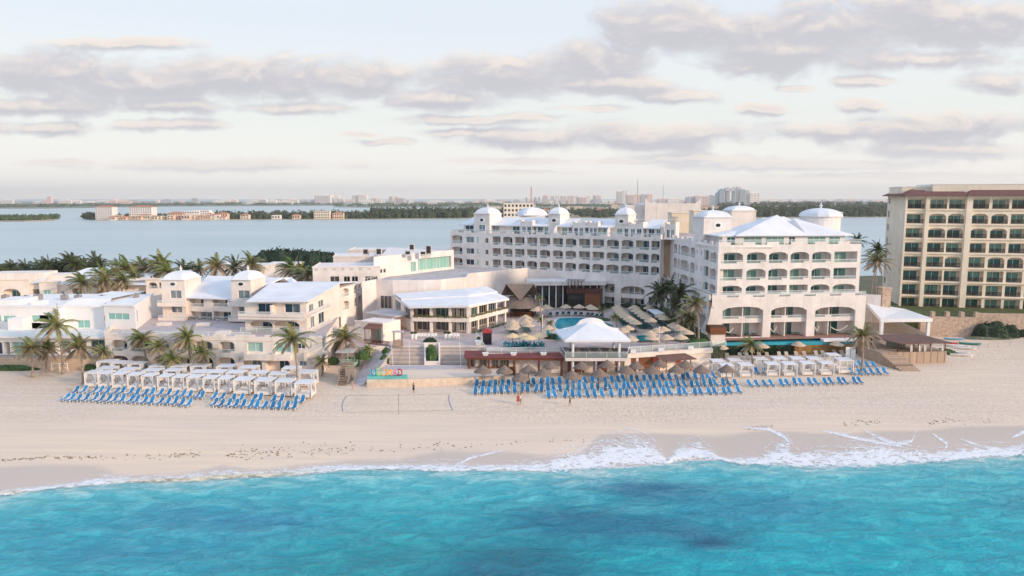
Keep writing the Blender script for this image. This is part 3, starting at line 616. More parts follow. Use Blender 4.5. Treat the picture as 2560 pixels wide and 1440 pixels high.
# ---------------------------------------------------------------- rear wing
FB = Fr(V(1126, 575.6, 210), V(1652, 590, 181)); hB = thing('hotel_wing', FB.pt(FB.L/2, 0, 2), 'long white hotel wing behind the pool, with three small domed roof towers', 'hotel')
w = MB(); ex = [1228, 1254, 1284, 1314, 1345.5, 1378, 1410, 1443.5, 1478, 1513, 1550, 1586, 1625, 1652]
fl = [(14.2, 17.4), (17.4, 20.6), (20.6, 23.9)]
sty = ['0aaaa0aaaaa0aa', '0a00aaa00aaa'+'a', '0a00'+'00a0'+'0aa00']
for r, (z0, z1) in enumerate(fl):
    ops = [opx(FB, 1130, 0, 1156, 0), opx(FB, 1165, 0, 1184, 0), opx(FB, 1190, 0, 1196, 0), opx(FB, 1213, 0, 1221, 0)]
    for i, q in enumerate(ops):
        q['u0'] = FB.px((1130, 1165, 1191, 1213)[i], 630)[0]; q['u1'] = FB.px((1156, 1185, 1197, 1221)[i], 630)[0]
        q.update([dict(z0=z0+.7, z1=z1-.4, rise=.4, side=.45, dw=.5, gm=GB), dict(z0=z0+.9, z1=z1-.7, kind='window', gm=GB, depth=.3), dict(z0=z0+.9, z1=z1-.7, kind='window', gm=GD), dict(z0=z0+.9, z1=z1-.9, kind='window', gm=GDARK)][i])
    for i in range(13):
        a, c = FB.px(ex[i]+3, 630)[0], FB.px(ex[i+1]-3, 630)[0]
        ops.append(dict(u0=a, u1=c, z0=z0+.55, z1=z1-.42, rise=.45 if sty[r][i % len(sty[r])] == 'a' else 0, gm=GB, side=.36, dw=.62, step=(1, -1)[i % 2], depth=2.5))
    row(w, hB, FB, 0, FB.L, z0, z1, ops)
parapet(w, FB, 0, FB.L, 23.9, 24.9, per=4.6, frac=.5)
w.quad(FB.pt(0, 0, 23.9), FB.pt(FB.L+6, 0, 23.9), FB.pt(FB.L+6, 16, 23.9), FB.pt(0, 16, 23.9))
w.quad(FB.pt(0, 0, 2), FB.pt(0, 16, 2), FB.pt(0, 16, 24.9), FB.pt(0, 0, 24.9)); w.quad(FB.pt(0, 16, 2), FB.pt(FB.L+6, 16, 2), FB.pt(FB.L+6, 16, 24.9), FB.pt(0, 16, 24.9))
zL = FB.px(1580, 708)[1]
row(w, hB, FB, 0, FB.L, 12, 14.2, [])
uu = [FB.px(q, 735)[0] for q in (1510, 1536, 1552, 1611, 1622, 1645)]
row(w, hB, FB, uu[0]-3, FB.L, 4.5, 12, [dict(u0=uu[i], u1=uu[i+1], z0=5.9, z1=(11.9, 11.6, 9.2)[i//2], rise=(0, .9, 0)[i//2], kind='hole', depth=.4) for i in (0, 2, 4)])
w.quad(FB.pt(0, 0, 4), FB.pt(uu[0]-3, 0, 4), FB.pt(uu[0]-3, 0, 12), FB.pt(0, 0, 12))
w.quad(FB.pt(uu[0]-3, 2.6, 4), FB.pt(FB.L, 2.6, 4), FB.pt(FB.L, 2.6, 12), FB.pt(uu[0]-3, 2.6, 12)); w.fbox(FB, uu[0]-1, uu[3]+.5, .5, 2.6, 8.4, 8.7); w.fbox(FB, uu[0]-1, uu[3]+.5, .45, .6, 8.4, 9.6)
um = FB.px(1584, 735)[0]; w.fbox(FB, um-.1, um+.1, .5, 2.6, 5.5, 12)
for (p, q, z0, z1) in ((uu[0], uu[1], 6, 8.1), (uu[2], um, 6, 8.2), (um, uu[3], 6, 8.2), (uu[4], uu[5], 6, 8.6), (uu[0], uu[1], 8.8, 11), (uu[2], um, 8.8, 11), (um, uu[3], 8.8, 11)):
    door(hB, FB, p+(q-p)*.4, q-.1, z0, z1, 2.45, GB); 
for (p, q, z) in ((uu[0], uu[1], 10), (uu[2], um, 10), (um, uu[3], 10), (uu[2], um, 6.9), (um, uu[3], 6.9), (uu[4], uu[5], 6.9), (uu[0], uu[1], 6.9)): MB().tube(FB.pt(p, .5, z), FB.pt(q, .5, z), .05, 5).build('railing', WHITE, hB)
# corner return between the wings
w.quad(FB.pt(FB.L, 0, 4), (39.0, 184.5, 4), (39.0, 184.5, 25), FB.pt(FB.L, 0, 25))
for z0 in (14.2, 17.4, 20.6):
    pass
# penthouse storey
FBp = FB.off(3.0); ez = 26.9; Lp = FBp.L
ops = []; k = 0; x = 1136
for (a, c, g) in ((1164, 1184, GB), (1196, 1213, GB), (1230, 1248, GB), (1282, 1299, GA), (1333, 1340, GDARK), (1344, 1357, GA), (1362, 1370, GA), (1405, 1418, GA), (1422, 1430, GB), (1463, 1471, GB), (1508, 1522, GA), (1542, 1556, GA), (1561, 1570, GA), (1609, 1616, GB), (1622, 1636, GB), (1641, 1651, GB)):
    o_ = opx(FBp, a, 566, c, 584, kind='window', gm=g); o_['z0'] = 24.2; o_['z1'] = 26.3; ops.append(o_)
row(w, hB, FBp, FBp.px(1160, 570)[0], Lp, 23.9, ez, ops)
for (a, c) in ((1302, 1330), (1432, 1461), (1472, 1494), (1573, 1607), (1664, 1688)):   # bays with scalloped gables
    f = FB.off(1.9); ua, ub = f.px(a, 570)[0], f.px(c, 570)[0]; z1 = 27.7
    wn = [dict(u0=ua+(ub-ua)*q, u1=ua+(ub-ua)*(q+.34), z0=24.2, z1=26.3, kind='window', gm=GB) for q in (.1, .56)]
    row(w, hB, f, ua, ub, 23.9, 26.8, wn)
    sc_ = [(ua+(ub-ua)*t, 26.8+.75+.65*abs(2*t-1)**2.2) for t in [j/10 for j in range(11)]]
    for (p, q) in zip(sc_, sc_[1:]): w.hexa([f.pt(p[0], 0, 26.8), f.pt(q[0], 0, 26.8), f.pt(q[0], .25, 26.8), f.pt(p[0], .25, 26.8), f.pt(p[0], 0, p[1]), f.pt(q[0], 0, q[1]), f.pt(q[0], .25, q[1]), f.pt(p[0], .25, p[1])])
    for uu_ in (ua, ub): w.fbox(f, uu_-.12, uu_+.12, .0+.01, 3.5, 23.9, 28.1)
for xx in (1383, 1516):    # quarter-round fins
    u = FB.px(xx, 578)[0]; P = [(0, 24.9)]+[(3*(1-math.cos(t)), 24.9+2.0*math.sin(t)) for t in [math.pi/2*j/8 for j in range(9)]]+[(3, 23.9), (0, 23.9)]
    a_ = [FB.pt(u, d, z) for d, z in P]; b2 = [FB.pt(u+.3, d, z) for d, z in P]; n_ = len(P); w.add(a_+b2, [tuple(range(n_)), tuple(range(n_, 2*n_))[::-1]]+[(j, (j+1) % n_, n_+(j+1) % n_, n_+j) for j in range(n_)])
w.build('wall', STUC, hB)
rf = MB()
for (a, c) in ((1152, 1186), (1219, 1282), (1281, 1370), (1395, 1432), (1455, 1537), (1568, 1575), (1606, 1652)):
    ua, ub = FBp.px(a, 560)[0], FBp.px(c, 560)[0]; e = [FBp.pt(ua, -1.2, ez-.3), FBp.pt(ub, -1.2, ez-.3), FBp.pt(ub-.5, 7, ez+1.7), FBp.pt(ua+.5, 7, ez+1.7)]
    rf.hexa([(p[0], p[1], p[2]-.2) for p in e]+e)
rf.quad(FBp.pt(0, 7, 28.5), FBp.pt(Lp+3, 7, 28.5), FBp.pt(Lp+3, 13, 28.4), FBp.pt(0, 13, 28.4)); rf.build('roof', ROOFW, hB)
for (a, c, yt, d1) in ((1185, 1224, 535, 7.0), (1370, 1400, 535.5, 6.5), (1537, 1570, 537, 6.5)):
    f = FB.off(.8 if a == 1185 else 3.6); ua, ub = f.px(a, 560)[0], f.px(c, 560)[0]; zt = f.px((a+c)/2, yt)[1]
    t = tower(hB, f, ua, ub, 0, d1, 23.9, zt, 1.75)
    if a == 1185: door(t, f, ua+1.7, ua+3.8, 24.4, 26.7, -.1, GB, 'window')
dm = MB(); c = V(1330, 538, 232); sqdome(dm, c, 4.2, 2.4, .3); dm.box(c[0]-4, c[0]+4, c[1]-4, c[1]+4, 20, c[2]); dm.build('rear_dome', ROOFW, hB)
rail(hB, [FB.pt(.1, .1, 24.6), FB.pt(FB.L-.1, .1, 24.6)], .7, sp=5); 
# ---------------------------------------------------------------- neighbouring beige hotel
FC = Fr(V(2262, 600, 184), V(2700, 600, 176)); hC = thing('beige_hotel', FC.pt(FC.L/3, 0, 5), 'tall beige hotel with red tiled eaves and rows of green-glass balconies, at right edge', 'hotel')
w = MB(); yb = [772, 739, 704, 669, 632, 596, 560, 523]; yt_ = [745, 711, 676, 641, 606, 570, 534, 497]; zz = lambda y: FC.px(2340, y)[1]
ccols = [(2268.5, 2312), (2324, 2368), (2372.5, 2413), (2431, 2473), (2481, 2523), (2530, 2571), (2579, 2620), (2640, 2680)]
for r in range(8):
    z0, z1 = zz(yb[r]), (zz(yb[r+1]) if r < 7 else zz(489)); ops = []
    for i, (a, c) in enumerate(ccols):
        rr = .75 if (r in (5, 6) and i in (1, 2, 3, 4)) or (r == 3 and i in (2, 4, 5)) else 0
        ops.append(dict(u0=FC.px(a, 515)[0], u1=FC.px(c, 515)[0], z0=z0+.12, z1=zz(yt_[r]), rise=rr, kind='patio', gm=GC, side=.06, dw=.86, rm=METAL, rg=1, depth=1.5))
    row(w, hC, FC, 0, FC.L, z0, z1, ops)
    for (a, c) in ((2262, 2312), (2321, 2414), (2428, 2640)): w.fbox(FC, FC.px(a, 515)[0], FC.px(c, 515)[0], -.35, -.003, z0-.28, z0+.02)
top = zz(489)
for x0, x1 in ((2262, 2267), (2313, 2323), (2414.5, 2430)): w.fbox(FC, FC.px(x0, 515)[0], FC.px(x1, 515)[0], -.6, .3, zz(772), top)
# side wall with window slots
FCs = Fr(V(2213, 600, 201), FC.pt(0, 0, 0))
for r in range(8):
    z0, z1 = zz(yb[r]), (zz(yb[r+1]) if r < 7 else top)
    row(w, hC, FCs, 0, FCs.L, z0+.0, z1, [dict(u0=1.0, u1=2.6, z0=z0+1.2, z1=z1-.6, kind='window', gm=GDARK), dict(u0=FCs.L-2.6, u1=FCs.L-1.2, z0=z0+1.2, z1=z1-.6, kind='window', gm=GDARK)])
    w.fbox(FCs, 3.2, FCs.L-3.2, -.05, .02, z1-.12, z1-.02)
w.quad(FC.pt(0, 0, 2), FC.pt(FC.L, 0, 2), FC.pt(FC.L, 0, zz(772)), FC.pt(0, 0, zz(772))); w.quad(FCs.pt(0, 0, 2), FCs.pt(FCs.L, 0, 2), FCs.pt(FCs.L, 0, zz(772)), FCs.pt(0, 0, zz(772)))
zp = [zz(483), zz(469)]
w.fbox(FC, -.2, 7.5, 4, 15, top, top+2.2); w.fbox(FC, 6.5, FC.L, 2.5, 15, top, FC.px(2400, 461)[1]); w.build('wall', BEIGE, hC)
rf = MB(); e1 = top+.05
for (ua, ub, ri) in ((-1.4, 5.5, 1), (FC.px(2316, 487)[0], FC.px(2420, 487)[0], 0), (FC.px(2412, 485)[0], FC.L, 1)):
    f = -1.5-.4*ri; rf.hexa([FC.pt(ua, f, e1-.15), FC.pt(ub, f, e1-.15), FC.pt(ub, 3, e1-.15), FC.pt(ua, 3, e1-.15), FC.pt(ua, f, e1), FC.pt(ub, f, e1), FC.pt(ub-1.0*ri, 2.6, e1+1.05+.35*ri), FC.pt(ua+2.4*ri, 2.6, e1+1.05+.35*ri)])
rf.hexa([FCs.pt(0, -1.5, e1-.15), FCs.pt(FCs.L+1.2, -1.5, e1-.15), FCs.pt(FCs.L, 2, e1-.15), FCs.pt(0, 2, e1-.15), FCs.pt(0, -1.5, e1), FCs.pt(FCs.L+1.2, -1.5, e1), FCs.pt(FCs.L-2, 2, e1+1.6), FCs.pt(0, 2, e1+1.6)]); rf.build('roof', REDTILE, hC)
cm = MB(); cm.fbox(FC, -.3, 7.6, 3.9, 15, top+2.2, top+2.35); z = FC.px(2400, 461)[1]; cm.fbox(FC, 6.4, FC.L, 2.4, 15, z, z+.15); cm.build('cornice', TRIM, hC)
# ================================================================ villas and low buildings
def sect(w, root, fr, x0, x1, ytop, ybot, ops, d0=0.0, refy=None):
    xm = (x0+x1)/2; z1, z0 = fr.px(xm, ytop)[1], fr.px(xm, ybot)[1]; ry = refy or (ytop+ybot)/2
    row(w, root, fr, fr.px(x0, ry)[0], fr.px(x1, ry)[0], z0, z1, ops, d0)
# ---- beachfront villa block: lower two storeys
VF = Fr(V(262, 846, 133), V(607, 850, 131)); VF2 = Fr(VF.pt(VF.L, 0, 0), V(805, 852, 130))
vA = thing('villa_building', VF.pt(VF.L*.6, 3, 2), 'cream stepped villa building with two domed towers, behind the white beach cabanas', 'villa')
w = MB(); zt = 8.3
row(w, vA, VF, 0, VF.L, 5.0, zt, [opx(VF, a, 850, c, 874, rise=.5, z0=5.6, z1=7.75, gm=GB, side=.45, dw=.5, step=1) for a, c in ((278, 318), (328, 371), (384, 422), (434, 474), (486, 531), (546, 586))])
row(w, vA, VF, 0, VF.L, 1.2, 5.0, [opx(VF, a, 890, c, 925, rise=.75, z0=2.2, z1=4.75, gm=GB, kind='patio', rail=0, side=.5, dw=.45) for a, c in ((278, 321), (328, 372), (383, 425), (436, 476), (489, 533), (543, 588))])
row(w, vA, VF2, 0, VF2.L, 5.0, zt, [opx(VF2, 617, 856, 657, 880, kind='window', gm=GD, depth=.5), opx(VF2, 687, 857, 727, 881, kind='window', gm=GD, depth=.5), opx(VF2, 744, 858, 763, 872, kind='window', gm=GB), opx(VF2, 774, 857, 779, 871, kind='window', gm=GB)])
row(w, vA, VF2, 0, VF2.L, 1.2, 5.0, [opx(VF2, 597, 900, 655, 925, rise=.8, z0=2.2, z1=4.7, gm=GB, kind='patio', rail=0, side=.42, dw=.42), opx(VF2, 665, 900, 725, 925, rise=.8, z0=2.2, z1=4.7, gm=GB, kind='patio', rail=0, side=.42, dw=.42), opx(VF2, 748, 902, 767, 915, kind='window', gm=GB), opx(VF2, 776, 900, 780, 913, kind='window', gm=GDARK)])
w.fbox(VF2, .5, VF2.L*.62, -1.0, -.003, 4.5, 5.55)
for u in (.5, 5.9, 11.8): w.fbox(VF2, u, u+.6, -1.05, -.004, 4.45, 6.0)
for fr in (VF, VF2): parapet(w, fr, 0, fr.L, zt, zt+.75, per=4.2, frac=.45, low=.35); w.fbox(fr, -.1, fr.L+.1, -.12, -.004, zt-.35, zt-.2); w.fbox(fr, -.05, fr.L+.05, -.08, -.004, 4.75, 4.9)
# terrace deck
tb = [VF.pt(0, 0, 0), VF.pt(VF.L, 0, 0), VF2.pt(VF2.L, 0, 0), V(848, 800, 158), V(800, 780, 172), V(400, 780, 172), V(300, 800, 150)]
tb = [(p[0], p[1]) for p in tb]; w.add([(p[0], p[1], zt-.02) for p in tb], [tuple(range(7))]); 
w.quad((*tb[6], 1), (*tb[0], 1), (*tb[0], zt), (*tb[6], zt)); w.quad((*tb[6], zt), (*tb[0], zt), (tb[0][0], tb[0][1], zt+.8), (tb[6][0], tb[6][1], zt+.8))
# tower storeys
T1 = Fr(V(405, 800, 152), V(463, 800, 151.6)); T2 = Fr(V(579, 800, 149), V(628, 800, 148.6)); MD = Fr(T1.pt(T1.L-.3, 1.6, 0), (T2.pt(0, 1.6, 0)[0]+.3, T2.pt(0, 1.6, 0)[1]))
yz = lambda fr, x, y: fr.px(x, y)[1]
for T, x0, x1, w1, w2, dz in ((T1, 405, 463, (422, 450), (425, 452), 1.6), (T2, 579, 628, (592, 621), (595, 623), 1.6)):
    zt1 = yz(T, (x0+x1)/2, 701); zm = yz(T, (x0+x1)/2, 759)
    t = tower(vA, T, 0, T.L, .5, 7.5, zt1-.03, zt1, dz, wm=STUCW, oval=False)
    row(w, vA, T, 0, T.L, zt-.3, zm, [opx(T, w2[0], 764, w2[1], 783, kind='window', gm=GB, depth=.3)], .5)
    row(w, vA, T, 0, T.L, zm, zt1, [opx(T, w1[0], 727, w1[1], 747, kind='window', gm=GB, depth=.3)], .5)
    for z in (zm-.15, yz(T, (x0+x1)/2, 797)-.1): w.fbox(T, -.35, T.L+.35, -.9, .497, z-.35, z); w.fbox(T, -.35, T.L+.35, -.9, -.75, z, z+.45); rail(vA, [T.pt(-.2, -.8, z+.4), T.pt(T.L+.2, -.8, z+.4)], .5, sp=6)
    for uu_ in (0, T.L): w.quad(T.pt(uu_, .5, zt-.3), T.pt(uu_, 7.5, zt-.3), T.pt(uu_, 7.5, zt1), T.pt(uu_, .5, zt1))
    ob = MB(); zc = yz(T, (x0+x1)/2, 711); n = 14
    for r, d, mi in ((.8, .44, 0), (.45, .40, 1)):
        ob.m = mi; ob.add([T.pt(T.L/2+r*1.2*math.cos(6.283*k/n), d, zc+r*.75*math.sin(6.283*k/n)) for k in range(n)]+[T.pt(T.L/2+r*1.2*math.cos(6.283*k/n), .55, zc+r*.75*math.sin(6.283*k/n)) for k in range(n)], [tuple(range(n))]+[(k, (k+1) % n, n+(k+1) % n, n+k) for k in range(n)])
    ob.build('round_window', [TRIM, GDARK], t)
# middle bays
zc0, zc1 = yz(MD, 520, 745), yz(MD, 520, 769); zc2 = zt-.2
row(w, vA, MD, 0, MD.L, zc1, zc0+.3, [opx(MD, 474, 747, 509, 766, gm=GDARK, side=.5, dw=.45, depth=1.5), opx(MD, 531, 747, 575, 766, gm=GB, side=.5, dw=.45, depth=1.5)])
row(w, vA, MD, 0, MD.L, zc2, zc1, [opx(MD, 476, 779, 530, 799, gm=GB, side=.3, dw=.55, depth=1.5), opx(MD, 534, 779, 577, 799, gm=GB, side=.35, dw=.55, depth=1.5)])
# gable block
VG = Fr(V(614, 829, 139), V(768, 832, 137.5)); zg = [zt-.2, yz(VG, 690, 790), yz(VG, 690, 754)]
row(w, vA, VG, 0, VG.L, zg[0], zg[1], [opx(VG, 624, 802, 681, 829, rise=.7, gm=GB, side=.4, dw=.55, drop=.1), opx(VG, 685, 802, 748, 829, rise=.7, gm=GB, side=.4, dw=.55, drop=.1)])
row(w, vA, VG, 0, VG.L, zg[1], zg[2], [opx(VG, 644, 759, 682, 782, kind='window', gm=GB, depth=.4), opx(VG, 711, 760, 750, 783, kind='window', gm=GB, depth=.4)])
w.fbox(VG, -.6, VG.L+.3, -1.6, -.003, zg[1]-.1, zg[1]+.05); w.fbox(VG, -.6, VG.L+.3, -1.6, -1.45, zg[1]-.5, zg[1]+.55); w.fbox(VG, VG.L*.47, VG.L*.5, -1.5, 0, zg[1], zg[2]-.5)
rail(vA, [VG.pt(-.5, -1.5, zg[1]+.5), VG.pt(VG.L+.2, -1.5, zg[1]+.5)], .5, sp=3); rail(vA, [VG.pt(-.5, -1.0, zg[0]), VG.pt(VG.L*.98, -1.0, zg[0])], 1.0, sp=3.5)
rr = V(849, 708, 158); VS = Fr(VG.pt(VG.L, 0, 0), rr); zs = [2.0, 5.2, zg[0], zg[1], zg[2]-.3]
ops3 = [opx(VS, 773, 755, 784, 777, kind='window', gm=GB), opx(VS, 796, 748, 809, 765, kind='window', gm=GB)]; ops2 = [opx(VS, 777, 800, 787, 822, kind='window', gm=GB), opx(VS, 797, 788, 811, 813, kind='window', gm=GB)]
for q, (a, c) in zip((ops3, ops2), ((zs[3], zs[4]), (zs[2], zs[3]))):
    for p in q: p['z0'] = a+.6; p['z1'] = c-.45
    row(w, vA, VS, 0, VS.L, a, c, q); w.fbox(VS, 0, VS.L*.62, -.8, -.003, a-.1, a+.25); rail(vA, [VS.pt(.1, -.75, a+.25), VS.pt(VS.L*.62, -.75, a+.25)], .8, sp=4)
w.quad(VS.pt(0, 0, zs[4]), VS.pt(VS.L, 0, zs[4]), VS.pt(VS.L, 0, rr[2]-.2))
VS2 = Fr(VF2.pt(VF2.L, 0, 0), V(848, 800, 158)); row(w, vA, VS2, 0, VS2.L, 1, zt-.1, [opx(VS2, 806, 838, 818, 866, kind='window', gm=GB)])
w.fbox(VS2, -.1, VS2.L, -.7, -.003, 5.2, 5.9)
# arched stair tower of the villa
VT = Fr((rr[0], rr[1]), V(885, 800, 163)); VU = Fr(VT.pt(VT.L, 0, 0), V(907, 800, 172)); za = yz(VT, 868, 716)
for z0, z1 in ((5.0, 8.6), (8.6, 11.6), (11.6, za)):
    h = [] if z0 < 8 else [opx(VT, 855, 0, 872, 0, u0=VT.px(855, 760)[0], u1=VT.px(873, 760)[0], z0=z0+.75, z1=z1-.35, rise=.6, gm=GB, side=.05, dw=.4, depth=1.2)]
    row(w, vA, VT, 0, VT.L, z0, z1, h)
    h = [] if z0 < 8 else [dict(u0=VU.L*a, u1=VU.L*b_, z0=z0+.75, z1=z1-.3, rise=.6, gm=GB, side=.05, dw=.4, depth=1.2) for a, b_ in ((.1, .42), (.55, .9))]
    row(w, vA, VU, 0, VU.L, z0, z1, h)
w.add([VT.pt(0, 0, za-.1), VT.pt(VT.L, 0, za-.1), VU.pt(VU.L, 0, za-.1), VU.pt(VU.L-2, 9, za-.1), VT.pt(-2, 9, za-.1)], [(0, 1, 2, 3, 4)])
w.build('wall', STUCW, vA)
rf = MB(); P = [V(616, 753, 136.8), V(770, 753, 136.2), V(851, 707, 158), V(676, 707, 156)]
rf.hexa([(p[0], p[1], p[2]-.22) for p in P]+P); Q = [P[3], P[2], (P[2][0]+1, 170, 14.5), (P[3][0]-3, 170, 14.5)]; rf.hexa([(p[0], p[1], p[2]-.2) for p in Q]+Q)
P = [MD.pt(-.2, -.7, zc0+.05), MD.pt(MD.L+.2, -.7, zc0+.05), MD.pt(MD.L+6, 9, yz(T1.off(9), 520, 691)), MD.pt(-1, 9, yz(T1.off(9), 520, 691))]; rf.hexa([(p[0], p[1], p[2]-.2) for p in P]+P)
P2 = [P[2], P[3], MD.pt(-1, 16, 13), MD.pt(MD.L+6, 16, 13)]; rf.quad(*P2)
P = [T2.pt(T2.L, 3, 13.6), V(735, 708, 160), V(728, 693, 172), T2.pt(T2.L-1, 10, 16.3)]; rf.quad(*P); rf.quad(P[1], P[2], T2.pt(T2.L+6, 20, 12), T2.pt(T2.L+8, 4, 12))
rf.build('roof', ROOFW, vA)
rail(vA, [VF.pt(.2, .15, zt+.4), VF.pt(VF.L, .15, zt+.4), VF2.pt(VF2.L*.1, .15, zt+.4)], .75, sp=3.5); rail(vA, [(tb[0][0], tb[0][1], zt+.6), (tb[6][0], tb[6][1], zt+.6)], .7, glass=False, sp=3)
sheet('roof_terrace', [(p[0], p[1], 0) for p in tb], TERR, zt+.005)
for (x, y) in ((413, 813), (511, 814), (420, 838), (560, 835)):
    g = G(x, y, zt); tag(MB().prism([(g[0]-1.4, g[1]-.8), (g[0]+1.4, g[1]-.8), (g[0]+1.1, g[1]+.8), (g[0]-1.1, g[1]+.8)], zt+.01, zt+.55).build('roof_skylight', STUCW), 'low cream skylight curb on the villa roof terrace', 'skylight', 'skylights on the villa terrace')
# ---- white modern villa, far left front
ML = Fr(V(-60, 840, 136), V(266, 840, 135)); vB = thing('modern_villa', ML.pt(ML.L*.6, 3, 4), 'white flat-roofed modern villa with mint glass, above the stone wall at far left', 'villa')
w = MB(); zb_, zu = 4.2, yz(ML, 100, 843)
row(w, vB, ML, 0, ML.L, zb_, zu, [opx(ML, -40, 856, 6, 886, kind='window', gm=GB, depth=.6), opx(ML, 10, 855, 25, 886, kind='patio', gm=GDARK, rail=0), opx(ML, 28, 855, 60, 886, kind='window', gm=GD, depth=.8), opx(ML, 66, 855, 100, 886, kind='window', gm=GB, depth=.8), opx(ML, 108, 854, 138, 886, kind='patio', gm=GDARK, rail=0), opx(ML, 146, 854, 176, 884, kind='window', gm=GB, depth=.8), opx(ML, 186, 852, 216, 882, kind='patio', gm=GB, rail=0), opx(ML, 226, 850, 262, 880, kind='window', gm=GA, depth=.5)])
w.fbox(ML, -.1, ML.L+.1, -1.1, 8, zu, zu+.35); w.quad(ML.pt(ML.L, 0, 2), ML.pt(ML.L, 12, 2), ML.pt(ML.L, 12, zu), ML.pt(ML.L, 0, zu))
MU = Fr(V(-60, 812, 143), V(262, 812, 143)); zr = yz(MU, 100, 768)
row(w, vB, MU, 0, MU.L, zu+.3, zr, [opx(MU, -30, 788, 3, 805, kind='window', gm=GD), opx(MU, 8, 789, 40, 805, kind='window', gm=GD), opx(MU, 48, 803, 65, 824, kind='window', gm=GB), opx(MU, 79, 788, 122, 804, kind='window', gm=GD), opx(MU, 80, 807, 140, 826, kind='window', gm=GB), opx(MU, 194, 800, 225, 820, kind='window', gm=GD)])
w.fbox(MU, MU.px(38, 800)[0], MU.px(75, 800)[0], -2.2, 0, zu+.3, yz(MU, 60, 792)); w.fbox(MU, MU.px(160, 800)[0], MU.px(166, 800)[0], -2.0, 0, zu+.3, zr)
M3 = Fr(V(260, 765, 141), V(336, 765, 140)); za = yz(M3, 300, 766); row(w, vB, M3, 0, M3.L, zu+.3, za, [opx(M3, 270, 783, 323, 799, kind='window', gm=GD), opx(M3, 262, 812, 320, 824, kind='window', gm=GD)] if 0 else [opx(M3, 270, 783, 323, 799, kind='window', gm=GD)])
c2 = V(384, 747, 158); w.quad(M3.pt(M3.L, 0, 4), (c2[0], c2[1], 4), (c2[0], c2[1], za), M3.pt(M3.L, 0, za)); w.quad(M3.pt(0, 0, 4), M3.pt(0, 20, 4), M3.pt(0, 20, za), M3.pt(0, 0, za))
Mg = Fr(M3.pt(M3.L, 0, 0), c2); w.fbox(Mg, -.15, Mg.L, -.12, .4, za, za+.3); w.fbox(M3, -.15, M3.L+.15, -.2, .4, za, za+.32)
door(vB, Mg, 1.0, 2.2, zu+1.9, za-.8, -.06, GB, 'window')
w.quad(M3.pt(0, .2, za+.1), M3.pt(M3.L, .2, za+.1), (c2[0], c2[1], za+.1), (c2[0]-9, c2[1], za+.1))
w.quad(MU.pt(0, 0, zr), MU.pt(MU.L, 0, zr), MU.pt(MU.L, 18, zr+.3), MU.pt(0, 18, zr+.3)); w.fbox(MU, 0, MU.L, -.15, .3, zr, zr+.3)
w.quad(MU.pt(MU.L*.62, 2, zr+.05), MU.pt(MU.L, 2, zr+.05), MU.pt(MU.L*.98, 4, zr+1.2), MU.pt(MU.L*.68, 4, zr+1.2)); w.quad(MU.pt(MU.L*.98, 4, zr+1.2), MU.pt(MU.L*.68, 4, zr+1.2), MU.pt(MU.L*.68, 18, zr+.9), MU.pt(MU.L*.98, 18, zr+.9))
w.fbox(MU, 2, 7, 3, 9, zr, zr+1.0); w.fbox(MU, MU.L*.36, MU.L*.45, 3, 5, zr, zr+.8)
w.build('wall', mat('bright_white_render', (.85, .81, .77), .8, .04, .3), vB)
g = ML.px(28, 830)[0]; rail(vB, [ML.pt(0, -1.0, zu+.35), ML.pt(g, -1.0, zu+.35), ML.pt(g+5, -1.0, zu+.35), ML.pt(ML.L, -1.0, zu+.35)], 1.1, sp=3)
for i, (x, y, s) in enumerate(((100, 757, 1), (165, 757, .8), (199, 757, .8), (258, 754, .7), (68, 755, .6), (18, 755, .8), (343, 750, .6))):
    g = V(x, y, 153); z = zr+.28 if x < 262 else za+.12
    s *= .62; a = MB().box(g[0]-1.1*s, g[0]+1.1*s, 152, 153.2, z, z+1.3*s+.3); a.m = 1; a.lathe((g[0], 152.6, z+1.3*s+.3), [(.45*s, 0), (.45*s, .12)], 10)
    tag(a.build('rooftop_air_conditioner', [mat('grey_metal', (.33, .30, .29), .6, .1), METAL]), 'grey air-conditioning box on the flat white villa roof at far left', 'air conditioner', 'air conditioners on the villa roof')
# stone garden wall, far left
sw_ = Fr(V(-80, 890, 133.5), V(300, 890, 132.5)); tag(MB().fbox(sw_, 0, sw_.L, 0, .8, 1, 4.15).build('stone_wall', STONE), 'low tan stone garden wall at far left behind the palms', 'wall')
sheet('villa_terrace', [sw_.pt(0, .4, 0), sw_.pt(sw_.L, .4, 0), sw_.pt(sw_.L, 8, 0), sw_.pt(0, 8, 0)], TERR, 4.1)
bn = MB(); b0 = V(132, 905, 131.5)[0]; b1 = V(172, 905, 131.5)[0]
for a in (b0, (b0+b1)/2, b1): bn.box(a-.06, a+.06, 131, 131.1, 2.2, 3.7)
bn.box(b0, b1, 130.98, 131.08, 3.6, 3.72); bn.box(b0, b1, 130.98, 131.08, 2.75, 2.85); tag(bn.build('timber_stand', WHITE), 'white timber frame standing before the stone wall, far left', 'stand')
